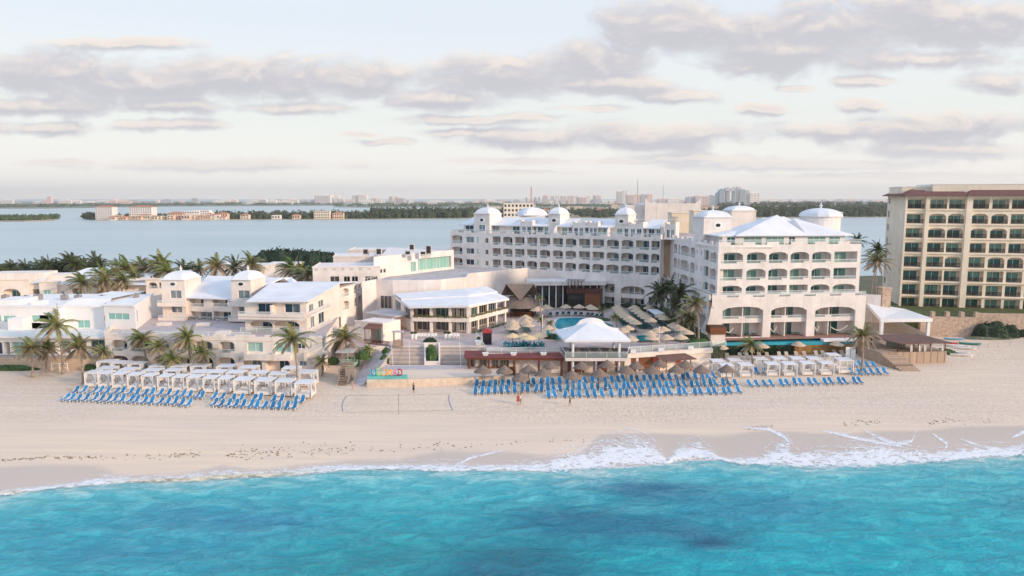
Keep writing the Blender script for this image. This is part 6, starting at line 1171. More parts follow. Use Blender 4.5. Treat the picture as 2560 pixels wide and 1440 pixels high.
# mangrove belt by the near lagoon shore
m_ = MB(); rnd = random.Random(9)
tops = [(640, 636), (655, 622), (690, 617), (740, 620), (790, 622), (830, 628), (858, 638)]
for k in range(46):
    x = 640+220*((k+rnd.random())/46); yt = interp(tops, x)+rnd.uniform(0, 3); Y = rnd.uniform(272, 296); p = V(x, yt, Y); h = p[2]-.8; leafmass(m_, (p[0], Y, .8), rnd.uniform(4.5, 6), 4.5, h, 380, .42, k*7+1)
for k in range(14):
    x = 655+200*k/14; Y = 264; p = V(x, 662, Y); leafmass(m_, (p[0], Y, .8), 4.5, 3, max(3, p[2]), 240, .36, 300+k)
for k in range(60):
    x = -30+400*k/60+rnd.uniform(-3, 3); Y = rnd.uniform(228, 236); p = V(x, 681+rnd.uniform(-2, 3), Y); leafmass(m_, (p[0], Y, 1.5), rnd.uniform(3, 4.5), 3, max(3, p[2]-1.5), 110, .4, 500+k)
o = m_.build('mangrove_thicket', LEAFD); o['kind'] = 'stuff'; o['label'] = 'dense dark green thicket along the near lagoon shore'
# ================================================================ loungers
def lounger(nm, m, fm_, lab, cat='lounger', arms=True, rounded=True):
    r_ = thing(nm, (0, 0, 0), lab, cat); prof = [(0, .36), (.12, .40), (.6, .38), (1.15, .36), (1.35, .42), (1.55, .58), (1.75, .80), (1.92, 1.0), (2.02, 1.08)]; wd = [.24, .3, .31, .31, .31, .31, .31, .27, .16] if rounded else [.3]*9
    b_ = MB(); vs = []
    for (y, z), w_ in zip(prof, wd): vs += [(-w_, y, z), (w_, y, z)]
    n_ = len(prof); vs2 = [(x, y, z-.03) for x, y, z in vs]; b_.add(vs+vs2, [(2*i, 2*i+1, 2*i+3, 2*i+2) for i in range(n_-1)]+[(2*n_+2*i, 2*n_+2*i+2, 2*n_+2*i+3, 2*n_+2*i+1) for i in range(n_-1)]); b_.build('sling', m, r_)
    f_ = MB()
    for sx in (-1, 1):
        P_ = [(sx*(w_+.03), y, z-.02) for (y, z), w_ in zip(prof, wd)]
        for a, c in zip(P_, P_[1:]): f_.tube(a, c, .028, 4)
        for (y, z) in ((.18, .38), (1.3, .4)): f_.box(sx*.34-.03, sx*.34+.03, y-.03, y+.03, 0, z)
        if arms: f_.box(sx*.36-.035, sx*.36+.035, 1.05, 1.5, .58, .62); f_.box(sx*.36-.02, sx*.36+.02, 1.07, 1.12, .3, .58)
    f_.tube((-.3, 1.6, .1), (.3, 1.6, .1), .02, 4); f_.build('frame', fm_, r_); return r_
def sz(g): return (g[0], g[1], sandz(g[0], g[1]))
def gfoot(x, y, z=2.0): g = G(x, y, z); return (g[0], g[1], sandz(g[0], g[1])+.0)
LB = lounger('beach_lounger', BLUE, WHITE, ''); TS = thing('side_table', (0, 0, 0), '', 'table'); MB().box(-.22, .22, -.22, .22, .38, .42).build('table_top', PLAST, TS); f_ = MB(); [f_.box(x-.02, x+.02, y-.02, y+.02, 0, .38) for x in (-.18, .18) for y in (-.18, .18)]; f_.build('leg_frame', PLAST, TS)
def rowspots(xs_, y0, y1, jit=.12):
    n_ = len(xs_); out = []
    for i, x in enumerate(xs_):
        y = y0+(y1-y0)*(x-xs_[0])/(xs_[-1]-xs_[0]); g = gfoot(x, y); out.append(((g[0]+random.uniform(-jit, jit)*.4, g[1]+random.uniform(-jit, jit)*1.6, g[2]), random.gauss(0, .08), (1, 1, random.uniform(.82, 1.1))))
    return out
random.seed(77)
pair = lambda x0, x1, n, gap: [x for k in range(n) for x in ((x0+(x1-x0)*k/(n-1)), (x0+(x1-x0)*k/(n-1))+gap)]
ROWS = [([1372, 1390, 1412, 1432, 1450, 1471, 1489, 1508, 1530, 1550, 1567, 1587, 1603, 1625, 1647, 1664, 1681, 1701, 1717, 1739, 1756, 1778, 1792, 1814, 1830, 1853], 993, 983, 'blue lounger in the front row before the thatched umbrellas', 'front row'),
        ([1188+16.5*k for k in range(11)]+[1371+15.7*k for k in range(31)], 985, 964, 'blue lounger in the middle row under the thatched umbrellas', 'middle row'),
        ([1190+16.25*k for k in range(38)], 969, 948, 'blue lounger in the back row under the thatched umbrellas', 'back row'),
        ([130+q/5.54 for q in (110, 215, 318, 418, 522, 622, 727, 820, 928, 1030, 1130, 1235, 1340, 1450, 1555, 1655, 1755, 1855)], 1002, 1015.5, 'blue lounger in the far-left group, front row', 'far-left front row'),
        ([130+q/5.54 for q in (290, 400, 515, 618, 715, 820, 930, 1038, 1150, 1250, 1350, 1450, 1558, 1660, 1765, 1870, 1970, 2050)], 983, 997.5, 'blue lounger in the far-left group, back row', 'far-left back row'),
        ([480+q/5.54 for q in (258, 358, 465, 570, 675, 770, 870, 975, 1095, 1195, 1290, 1400)], 1015.5, 1021, 'blue lounger in the second group before the cabanas, front row', 'second group front row'),
        ([480+q/5.54 for q in (262, 368, 555, 650, 820, 925, 1100, 1215, 1400, 1500)], 999, 1007, 'blue lounger in the second group before the cabanas, back row', 'second group back row'),
        ([1720+q/4.74 for q in (770, 850, 950, 1022, 1125, 1205, 1290, 1370, 1470, 1550, 1650, 1730, 1825, 1900, 2000, 2075)], 967.5, 959, 'blue lounger in the right-hand front row before the small cabanas', 'right front row'),
        ([1720+q/4.74 for q in (1985, 2062, 2135, 2212, 2290, 2360)], 938, 937.5, 'blue lounger in the short row right of the last cabana, front', 'short right row'),
        ([1720+q/4.74 for q in (2010, 2070, 2145, 2220)], 919.5, 919, 'blue lounger in the short row right of the last cabana, rear', 'rear short row'),
        ([1720+q/4.74 for q in (840, 935)], 936, 936, 'blue lounger beside the third right-hand cabana', 'pair')]
for xs_, y0, y1, lab, nm in ROWS:
    sp_ = rowspots(xs_, y0, y1)
    o_ = LB if not LB.get('_used') else LB
    objs = place(LB, sp_, lambda w_, i, lab=lab: lab+', '+w_)
    for o in objs: o['group'] = 'blue loungers: '+nm
    ts = [((a[0][0]+c[0][0])/2, (a[0][1]+c[0][1])/2+1.0, a[0][2]) for i, (a, c) in enumerate(zip(sp_, sp_[1:])) if i % 2 == 0]
    objs = place(TS, [(p, 0, None) for p in ts], lambda w_, i, nm=nm: 'small white side table among the blue loungers, '+nm+', '+w_)
    for o in objs: o['group'] = 'side tables: '+nm
LT = lounger('tan_lounger', TAN, WHITE, '', arms=False, rounded=False)
objs = place(LT, [((lambda q: (q[0], q[1]-1.9, q[2]))(gfoot(1720+(x+34)/4.74, 780+(y+38)/4.74)), 0, None) for x, y in ((335, 510), (425, 510), (575, 505), (655, 505), (800, 497), (895, 497), (1040, 490), (1125, 490), (1240, 485), (1335, 482), (1475, 478), (1555, 478), (1695, 468), (1780, 474))], lambda w_, i: 'tan sling lounger in the row below the infinity pool hedge, '+w_)
for o in objs: o['group'] = 'tan loungers below the infinity pool'
LG = lounger('deck_lounger', GREEN, mat('green_frame', (.03, .14, .13), .6), '', arms=False, rounded=False)
def gd(x, y, z=5.6): return G(x, y, z)
def c8(x, y): return (1500+x/8, 680+y/8)
DG = [('first diagonal deck row right of the pool', [c8(400+16*k*1.0, 895+17*k) for k in range(11)], math.pi/2), ('second part of the first diagonal deck row', [c8(480+15*k, 890+17*k) for k in range(10)], math.pi/2), ('long diagonal deck row in the middle', [c8(660+21*k, 815+17.5*k) for k in range(19)], math.pi/2), ('short middle diagonal deck row', [c8(830+18*k, 1060+12*k) for k in range(7)], math.pi/2), ('right diagonal deck row by the garden', [c8(1120+19*k, 910+17*k) for k in range(12)], math.pi/2), ('cluster behind the pavilion roof', [c8(590+34*k, 1130+18*k) for k in range(5)], math.pi/2),
      ('striped row beside the pool', [c8(40+34*k, 1025+12*k) for k in range(7)], math.pi/2), ('far bottom right deck row by the railing', [c8(1530+48*k, 1370+4*k) for k in range(6)], math.pi/2), ('row behind the right deck railing', [c8(780+60*k, 1395-3*k) for k in range(5)], 0), ('small right cluster under the wide umbrellas', [c8(1380+45*k, 1230-8*k) for k in range(4)], math.pi/2),
      ('curved row behind the pool', [(1240+x/4.74, 700+y/4.74) for x, y in ((640, 418), (720, 412), (790, 408), (855, 406), (935, 410), (1000, 414), (1080, 420), (1130, 424), (1185, 434), (1235, 436))], 3.14), ('left deck group beside the tall stack', [(1240+x/4.74, 700+y/4.74) for x, y in ((190, 600), (205, 612), (220, 624), (235, 636), (250, 646))], math.pi/2), ('tall stacked deck group before the restaurant', [(1240+x/4.74, 700+y/4.74) for x, y in ((370, 565), (378, 577), (386, 589), (394, 601), (402, 613), (410, 624))], math.pi/2), ('dark row beside the pavilion left edge', [(1240+x/4.74, 700+y/4.74) for x, y in ((620, 660), (655, 674), (690, 688), (725, 700), (750, 712))], 0)]
for nm, pts, rot in DG:
    pts = [gd(x, y) for x, y in pts]; objs = place(LG, [((p[0]+(.2 if rot == math.pi/2 else 0), p[1]-(.3 if rot else 1), 5.62), rot, None) for p in pts], lambda w_, i, nm=nm: 'teal deck lounger, '+nm+', '+w_)
    for o in objs: o['group'] = 'teal loungers: '+nm
# umbrellas
def umb(nm, m, r, h0, h1, pr, lab, tiers, pm=TRUNK, seed=1, droop=.2):
    r_ = thing(nm, (0, 0, 0), lab, 'umbrella'); b_ = MB(); rnd = random.Random(seed); n_ = 22; K = 7; vs = []
    for i in range(K+1):
        t = i/K
        for k in range(n_):
            a = 6.283*k/n_; rr = r*(1-t)*(1+rnd.uniform(-.03, .03))+.03; z = h0+(h1-h0)*(t**1.05)
            if i == 0: z -= rnd.uniform(0, droop); rr *= rnd.uniform(.95, 1.05)
            if tiers and i in (2, 4): z += .07
            vs.append((rr*math.cos(a), rr*math.sin(a), z))
    b_.add(vs, [(i*n_+k, i*n_+(k+1) % n_, (i+1)*n_+(k+1) % n_, (i+1)*n_+k) for i in range(K) for k in range(n_)]); b_.build('canopy', m, r_); MB().tube((0, 0, 0), (0, 0, h1-.1), pr, 7).build('pole', pm, r_); return r_
PU = umb('palapa_umbrella', THATCH, 1.5, 2.35, 3.5, .09, '', False, droop=.3)
pp_ = sorted([(1261, 912), (1301, 929), (1321, 911), (1358, 919), (1376, 902), (1430, 925), (1454, 902), (1499, 920), (1518, 899), (1567, 913), (1590, 902), (1631, 913), (1649, 898), (1691, 911), (1713, 899), (1753, 911), (1817, 910), (1207, 912)])
objs = place(PU, [((*G(x, y, 5.5)[:2], 2.0), random.uniform(0, 3), (1, 1, 1) if i % 3 else (1.08, 1.05, 1)) for i, (x, y) in enumerate(pp_)], lambda w_, i: 'thatched palm umbrella on a wooden pole among the blue loungers, '+w_)
for o in objs: o['group'] = 'thatched umbrellas on the sand'
STRIPE = mat('straw_layers', (.70, .52, .31), .95, 0); nt = STRIPE.node_tree; N = nt.nodes; L = nt.links; b = N['Principled BSDF']
tc = N.new('ShaderNodeTexCoord'); sx_ = N.new('ShaderNodeSeparateXYZ'); L.new(tc.outputs['Object'], sx_.inputs[0]); wv = math2('FRACT', math2('MULTIPLY', sx_.outputs[2], 5.6)); L.new(mixc(mrange(wv, .62, .74), mixc(nnoise(6), (.74, .57, .39), (.62, .47, .32)), (.34, .24, .17)), b.inputs['Base Color'])
UU = umb('straw_umbrella', STRIPE, 1.45, 2.15, 2.95, .035, '', True, METAL, 2, .1)
def c4(x, y): return (1240+x/4.74, 700+y/4.74)
UL = [('first umbrella line right of the pool', [(1440, 295), (1460, 322), (1485, 350), (1515, 378), (1545, 402), (1580, 425), (1612, 446), (1655, 470)]), ('second umbrella line', [(1640, 295), (1668, 330), (1712, 358), (1748, 388), (1785, 412), (1835, 445)]), ('third umbrella line by the garden', [(1815, 298), (1960, 395), (2000, 422)]), ('line nearest the garden tip', [(2110, 500), (2148, 522), (2188, 546), (2262, 584)]), ('cluster behind the deck railing', [(1560, 535), (1500, 566), (1985, 548), (1905, 566), (1828, 598), (1850, 648), (2022, 645), (2188, 640), (1600, 660)]), ('left deck cluster', [(350, 412), (365, 435), (352, 456), (382, 500), (198, 468), (198, 490), (205, 512), (192, 532)]), ('beside the pool left edge', [(622, 535), (706, 568)]), ('arc behind the pool', [(475, 322), (500, 312), (592, 290), (612, 298), (828, 288), (985, 288), (1120, 290), (1150, 306)])]
for nm, l_ in UL:
    l_ = sorted(l_); objs = place(UU, [((*G(*c4(x, y), 8.5)[:2], 5.6), random.uniform(0, 3), None) for x, y in l_], lambda w_, i, nm=nm: 'layered straw parasol, '+nm+', '+w_)
    for o in objs: o['group'] = 'straw parasols: '+nm
objs = place(UU, [((*G(x, y, 4.95)[:2], 2.0), 1, None) for x, y in ((1803, 860), (1906, 857), (1996, 853), (2092, 852))], lambda w_, i: 'layered straw parasol before the infinity pool, '+['leftmost', 'second', 'third', 'rightmost'][i])
for o in objs: o['group'] = 'straw parasols by the infinity pool'
UT = umb('tan_umbrella', mat('tan_canvas', (.72, .53, .30), .8, .05, 2), 1.6, 2.1, 2.8, .04, '', False, METAL, 5, .03)
objs = place(UT, [((*G(*c4(x, y), 8.3)[:2], 5.6), 0, None) for x, y in ((198, 632), (332, 634), (392, 655), (510, 628))], lambda w_, i: 'plain tan umbrella over turquoise tables above the bar, '+['leftmost', 'second', 'third', 'rightmost'][i])
for o in objs: o['group'] = 'plain tan umbrellas'
DT = thing('dining_set', (0, 0, 0), '', 'table set'); MB().lathe((0, 0, 0), [(.06, 0), (.06, .7), (.5, .7), (.5, .74)], 12).build('table_top', TURQ, DT)
for k in range(4):
    a = k*math.pi/2+.6; x, y = .85*math.cos(a), .85*math.sin(a); m_ = MB().box(x-.24, x+.24, y-.24, y+.24, .38, .44); m_.box(x-.24, x-.18, y-.24, y+.24, 0, .44); m_.box(x+.18, x+.24, y-.24, y+.24, 0, .44); bx_, by_ = x+.22*math.cos(a), y+.22*math.sin(a); m_.box(bx_-.22, bx_+.22, by_-.05, by_+.05, .44, .85); m_.build('chair', TURQ, DT)
objs = place(DT, [((*G(*c4(x, y), 5.9)[:2], 5.61), k*.4, None) for k, (x, y) in enumerate(((150, 770), (205, 776), (310, 768), (345, 755), (392, 778), (510, 768)))], lambda w_, i: 'turquoise plastic dining set on the deck above the red bar roof, '+w_)
for o in objs: o['group'] = 'turquoise dining sets'
# pool
pl = [G(x, y, 5.6) for x, y in ((1393, 800), (1400, 796), (1430, 794.5), (1470, 795.5), (1500, 801), (1513, 812), (1510, 822), (1490, 828), (1460, 832), (1420, 829), (1392, 824), (1386, 812))]; cxp = sum(p[0] for p in pl)/len(pl); cyp = sum(p[1] for p in pl)/len(pl)
MB().add([(p[0], p[1], 5.66) for p in pl], [tuple(range(len(pl)))]).build('pool_water', POOLW)['kind'] = 'structure'
m_ = MB(); q_ = [(cxp+(p[0]-cxp)*1.13, cyp+(p[1]-cyp)*1.13) for p in pl]; n_ = len(pl); m_.add([(p[0], p[1], 5.68) for p in pl]+[(p[0], p[1], 5.68) for p in q_]+[(p[0], p[1], 5.55) for p in q_]+[(p[0], p[1], 5.5) for p in pl], [(k, (k+1) % n_, n_+(k+1) % n_, n_+k) for k in range(n_)]+[(n_+k, n_+(k+1) % n_, 2*n_+(k+1) % n_, 2*n_+k) for k in range(n_)]+[(k, 3*n_+k, 3*n_+(k+1) % n_, (k+1) % n_) for k in range(n_)])
tag(m_.build('pool_coping', mat('coping', (.62, .56, .52), .8, .05)), 'pale stone rim around the main swimming pool', 'pool rim')
# ================================================================ cabanas
def cabana(w_, d_, h, lab, cur=True):
    r_ = thing('beach_cabana', (0, 0, 0), lab, 'cabana'); x, y = w_/2, d_/2
    MB().box(-x-.08, x+.08, -y-.08, y+.08, h, h+.12).build('canopy', ROOFW, r_)
    for a in (-1, 1):
        for c in (-1, 1): MB().box(a*x-.06, a*x+.06, c*y-.06, c*y+.06, 0, h).build('post', WHITE, r_)
    MB().box(-x+.1, x-.1, -y+.1, y-.1, .0, .3).build('bed_base', STUCW, r_); MB().box(-x+.18, x-.18, -y+.15, y-.15, .3, .5).build('mattress', CLOTHW, r_); MB().box(-x+.3, x-.3, y-.5, y-.2, .5, .68).build('pillow', CLOTHW, r_)
    for a, c in ((-1, -1), (1, -1), (-1, 1), (1, 1)):
        m_ = MB(); vs = []; n_ = 8; P_ = [(.6, h), (.34, h*.74), (.10, h*.45), (.16, h*.2), (.2, .05)]
        for (ww, z) in P_:
            for i in range(n_): u = i/(n_-1); vs.append((a*(x-.07-ww*u), c*(y-.03)+.07*(i % 2)*(-c), z))
        m_.add(vs, [(j*n_+i, j*n_+i+1, (j+1)*n_+i+1, (j+1)*n_+i) for j in range(len(P_)-1) for i in range(n_-1)]); m_.build('curtain', CLOTHW, r_)
    return r_
CA = cabana(2.2, 2.3, 2.05, '')
HT = 2.17
def cspots(l_, z=2.0, s=None): return [((*G(x, y, z+HT)[:2], z), 0, (s[i] if s else None)) for i, (x, y) in enumerate(l_)]
l1 = [(234, 932), (267, 933), (302, 935), (340, 937), (376, 939), (415, 941), (452, 942), (488, 943), (528, 945), (566, 946), (611, 949), (663, 951), (714, 953), (763, 957)]
objs = place(CA, cspots(l1, s=[(.84, 1, 1.12)]*10+[(1.2, 1.1, 1.12)]*4), lambda w_, i: 'white canopy bed with curtains, front cabana row of the left group, '+w_)
for o in objs: o['group'] = 'left cabanas front row'
l2 = [(269, 918), (324, 921), (383, 923), (436, 923), (503, 927), (543, 927), (591, 928), (648, 929), (697, 932), (768, 931)]
objs = place(CA, cspots(l2, s=[(1.25, 1, 1)]*9+[(1.35, 1.1, 1.1)]), lambda w_, i: 'white canopy bed, middle cabana row of the left group, '+w_)
for o in objs: o['group'] = 'left cabanas middle row'
l3 = [(269, 901), (304, 904), (346, 906), (400, 912), (453, 912), (502, 912), (567, 913), (624, 916), (729, 918)]
objs = place(CA, cspots(l3, 2.15, s=[(1.25, 1, 1)]*9), lambda w_, i: 'white canopy bed against the villa, rear cabana row, '+w_)
for o in objs: o['group'] = 'left cabanas rear row'
l4 = [(1793, 900), (1837, 898), (1900, 895), (1947, 894), (1992, 894), (2034, 894), (2082, 885)]
objs = place(CA, cspots(l4, s=[(1, 1, 1.0)]*7), lambda w_, i: 'white canopy bed in the right group, rear cabana row, '+w_)
for o in objs: o['group'] = 'right cabanas rear row'
l5 = [(1815, 910), (1863, 909), (1929, 907), (1972, 907), (2017, 905), (2064, 905), (2109, 901)]
objs = place(CA, cspots(l5, s=[(1, 1, 1.0)]*6+[(1.15, 1.1, 1.15)]), lambda w_, i: 'white canopy bed in the right group, front cabana row, '+w_)
for o in objs: o['group'] = 'right cabanas front row'
# ================================================================ small structures
g = gfoot(851, 962); lgt = thing('lifeguard_tower', (g[0], g[1], 2.0), 'wooden lifeguard stair tower with pale roof and mint railing', 'lifeguard tower'); X, Y0 = g[0]+.3, g[1]
st = MB()
for k in range(12): y = Y0+.33*k; z = 2.1+.22*k; st.box(X-.75, X+.75, y, y+.34, z-.02, z+.05)
st.build('stair_tread', PALEWOOD, lgt); st = MB()
for sx in (-.8, .8): st.hexa([(X+sx-.06, Y0-.1, 1.9), (X+sx+.06, Y0-.1, 1.9), (X+sx+.06, Y0+4, 4.3), (X+sx-.06, Y0+4, 4.3), (X+sx-.06, Y0-.1, 2.2), (X+sx+.06, Y0-.1, 2.2), (X+sx+.06, Y0+4, 4.7), (X+sx-.06, Y0+4, 4.7)])
st.box(X-.9, X-.8, Y0+1, Y0+6, 1.8, 2.0+2.4); st.box(X+.8, X+.9, Y0+1, Y0+6, 1.8, 4.4); st.build('side_panel', mat('grey_wood', (.30, .24, .2), .9, .1, 2), lgt)
MB().box(X-1, X+1, Y0+4, Y0+6, 4.6, 4.75).build('platform', PALEWOOD, lgt)
for a in (-.9, .9):
    for c in (4.1, 5.9): MB().box(X+a-.05, X+a+.05, Y0+c-.05, Y0+c+.05, 4.75, 6.9).build('post', mat('grey_wood', (.3, .24, .2)), lgt)
m_ = MB(); [m_.tube((X-.9, Y0+4.1, z), (X+.9, Y0+4.1, z), .035, 4) for z in (5.1, 5.55)]; m_.tube((X-.9, Y0+4.1, 5.1), (X, Y0+4.1, 5.55), .03, 4); m_.tube((X, Y0+4.1, 5.1), (X+.9, Y0+4.1, 5.55), .03, 4); m_.build('railing', mat('mint_paint', (.35, .66, .52), .6), lgt)
MB().hexa([(X-1.9, Y0+3.4, 6.85), (X+1.3, Y0+3.2, 6.85), (X+1.3, Y0+6.5, 6.95), (X-1.9, Y0+6.5, 6.95), (X-1.9, Y0+3.4, 6.95), (X+1.3, Y0+3.2, 6.95), (X+1.3, Y0+6.5, 7.1), (X-1.9, Y0+6.5, 7.1)]).build('roof', mat('weathered_board', (.5, .45, .4), .9, .1), lgt)
g = G(874, 915, 2.2); kk = thing('thatched_kiosk', (g[0], g[1], 2.2), 'round thatched kiosk with mint green counter behind the lifeguard tower', 'kiosk'); m_ = MB(); shag(m_, (g[0], g[1]+1.2, 0), 2.0, 4.7, .1, 6.3, 26, 1, 7); m_.build('thatch_roof', THATCH, kk)
MB().lathe((g[0], g[1]+1.2, 2.1), [(1.35, 0), (1.35, 1.3), (1.45, 1.3), (1.45, 1.4)], 8).build('counter', mat('mint_paint', (.35, .66, .52), .6), kk)
for k in range(4): a = k*1.57+.8; MB().tube((g[0]+1.3*math.cos(a), g[1]+1.2+1.3*math.sin(a), 2.1), (g[0]+1.3*math.cos(a), g[1]+1.2+1.3*math.sin(a), 4.9), .1, 6).build('post', mat('mint_paint', (.35, .66, .52), .6), kk)
g = G(1218, 862, 5.6); bt = thing('deck_booth', g, 'tall black booth with curved red roof at the top of the beach steps', 'booth'); MB().box(g[0]-.85, g[0]+.85, g[1], g[1]+1.2, 5.6, 8.0).build('booth_body', mat('black_board', (.02, .015, .02), .6, .1), bt)
m_ = MB(); P_ = [(-1.0+.2*k, 8.0+.75*math.sqrt(max(0, 1-((-1+.2*k))**2))) for k in range(11)]
for a, c in zip(P_, P_[1:]): m_.hexa([(g[0]+a[0], g[1]-.2, 7.95), (g[0]+c[0], g[1]-.2, 7.95), (g[0]+c[0], g[1]+1.4, 7.95), (g[0]+a[0], g[1]+1.4, 7.95), (g[0]+a[0], g[1]-.2, a[1]), (g[0]+c[0], g[1]-.2, c[1]), (g[0]+c[0], g[1]+1.4, c[1]), (g[0]+a[0], g[1]+1.4, a[1])])
m_.build('roof', mat('red_roofing', (.42, .06, .07), .6, .1), bt)
g = G(1197, 862, 5.6); pq = tag(MB().hexa([(g[0]-.5, g[1]-.4, 5.6), (g[0]+.5, g[1]-.4, 5.6), (g[0]+.5, g[1]+.4, 5.6), (g[0]-.5, g[1]+.4, 5.6), (g[0]-.7, g[1]-.6, 6.5), (g[0]+.7, g[1]-.6, 6.5), (g[0]+.7, g[1]+.6, 6.5), (g[0]-.7, g[1]+.6, 6.5)]).build('planter_box', WHITE), 'white tapered planter left of the red-roofed booth', 'planter')
g = G(995, 866, 5.6); kd = thing('bar_cart', g, 'grey-framed wooden bar stand at the top left of the beach steps', 'stand'); MB().box(g[0]-.7, g[0]+.7, g[1]-.2, g[1]+.6, 5.6, 6.7).build('cabinet', PALEWOOD, kd); m_ = MB(); [m_.box(g[0]+a-.06, g[0]+a+.06, g[1]+c-.06, g[1]+c+.06, 5.6, 8.4) for a in (-.8, .8) for c in (-.2, .7)]; m_.build('post', mat('grey_wood', (.3, .24, .2)), kd); MB().box(g[0]-1.1, g[0]+1.1, g[1]-.5, g[1]+1, 8.4, 8.55).build('roof', GREYROOF, kd)
# hedge planter walls between the steps
p0, p1 = G(1062, 863, 5.6), G(1098, 863, 5.6); q0, q1 = G(1063, 912, 3.1), G(1099, 912, 3.1); m_ = MB()
for a, c in ((p0, q0), (p1, q1)): m_.hexa([(c[0]-.15, c[1], 2.8), (c[0]+.15, c[1], 2.8), (a[0]+.15, a[1], 2.8), (a[0]-.15, a[1], 2.8), (c[0]-.15, c[1], 3.8), (c[0]+.15, c[1], 3.8), (a[0]+.15, a[1], 6.1), (a[0]-.15, a[1], 6.1)])
m_.box(q0[0]-.15, q1[0]+.15, q0[1]-.1, q0[1]+.15, 2.8, 3.8); m_.box(p0[0]-.15, p1[0]+.15, p0[1], p0[1]+.2, 5.0, 6.1); tag(m_.build('hedge_planter', STUCW), 'cream walled planter dividing the broad beach steps', 'planter')
# white chairs and urns along the restaurant
WC = thing('white_chair', (0, 0, 0), '', 'chair'); MB().box(-.24, .24, -.24, .24, .40, .45).build('seat', PLAST, WC); MB().box(-.24, .24, .2, .25, .45, .95).build('backrest', PLAST, WC); m_ = MB(); [m_.box(x-.02, x+.02, y-.02, y+.02, 0, .4) for x in (-.2, .2) for y in (-.2, .2)]; m_.build('leg_frame', PLAST, WC)
objs = place(WC, [((*G(x, 846, 5.6)[:2], 5.61), 3.14, (1.2, 1.2, 1.2)) for x in (1048, 1056, 1064, 1073, 1082, 1090, 1130, 1138, 1146)], lambda w_, i: 'white terrace chair before the restaurant front, '+w_)
for o in objs: o['group'] = 'white terrace chairs'
UR = thing('white_urn', (0, 0, 0), '', 'planter'); MB().lathe((0, 0, 0), [(.25, 0), (.42, 1.15), (.42, 1.2), (.3, 1.2)], 10).build('pot', PLAST, UR); m_ = MB(); leafmass(m_, (0, 0, 1.2), .45, .45, .4, 60, .1, 4); m_.build('plant', LEAFD, UR)
objs = place(UR, [((*G(x, 848, 5.6)[:2], 5.61), 0, None) for x in (1031, 1039, 1114, 1123)], lambda w_, i: 'tall white urn planter before the restaurant columns, '+['leftmost', 'second', 'third', 'rightmost'][i])
for o in objs: o['group'] = 'white urn planters'
# white covered lounge between deck loungers, flagpoles
a, b_, c, d = [G(1500+x/8, 680+y/8, 8.2) for x, y in ((940, 745), (1145, 745), (1290, 825), (1100, 850))]; dp = thing('deck_canopy', a, 'white fabric canopy between the straw parasols near the garden', 'canopy'); MB().prism([(p[0], p[1]) for p in (d, c, b_, a)], 8.1, 8.22, True).build('canopy', WHITE, dp)
for p in (a, b_, c, d): MB().tube((p[0], p[1], 5.6), (p[0], p[1], 8.1), .08).build('post', WHITE, dp)
for i, (x, yt, yb_, z, lab) in enumerate(((1648, 818, 858, 5.6, 'slim white lamp pole on the deck right of the pavilion'), (1356, 788, 836, 5.6, 'slim white lamp pole left of the pool'))):
    g = G(x, yb_, z); t_ = V(x, yt, g[1]); m_ = MB().tube(g, t_, .09, 6); m_.lathe((g[0], g[1], t_[2]), [(.14, -.1), (.14, .12)], 6); tag(m_.build('lamp_pole', WHITE), lab, 'lamp pole')
# volleyball court
g0, g1 = G(997, 962, 2), G(997, 1026, 2)
vb = thing('volleyball_net', g0, 'beach volleyball net posts with guy ropes on the sand, seen end on', 'net')
for g in (g0, g1): MB().tube(sz(g), (g[0], g[1], 4.6), .05, 6).build('post', mat('grey_wood', (.3, .24, .2)), vb)
MB().quad((g0[0], g0[1], 3.6), (g1[0], g1[1], 3.6), (g1[0], g1[1], 4.5), (g0[0], g0[1], 4.5)).build('net', mat('net_mesh', (.25, .22, .2), .9, alpha=.25), vb); m_ = MB(); [m_.tube((g0[0], g0[1], 4.4), (g0[0]+s_2*.9, g0[1]-.6, 2), .02, 4) for s_2 in (-1, 1)]; m_.build('guy_rope', METAL, vb)
def rope(pts, m, lab, r_=.03):
    P_ = [Vector(sz(G(x, y, 2)))+Vector((0, 0, .03)) for x, y in pts]; b_ = MB(); [b_.tube(a, c, r_, 4) for a, c in zip(P_, P_[1:])]; tag(b_.build('court_rope', m), lab, 'rope')
BR = mat('blue_rope', (.10, .16, .42), .7); WR = mat('grey_rope', (.45, .4, .37), .8)
rope([(866, 986), (858, 998), (855, 1010), (857, 1022)], BR, 'blue rope marking the left end of the volleyball court', .035); rope([(1123, 982), (1122, 995), (1126, 1008), (1132, 1018)], BR, 'dark blue rope marking the right end of the volleyball court', .035); rope([(860, 1024), (950, 1022), (1060, 1020), (1130, 1018)], WR, 'thin rope along the seaward side of the volleyball court'); rope([(870, 985), (950, 985), (1030, 983), (1120, 981)], WR, 'thin rope along the landward side of the volleyball court')
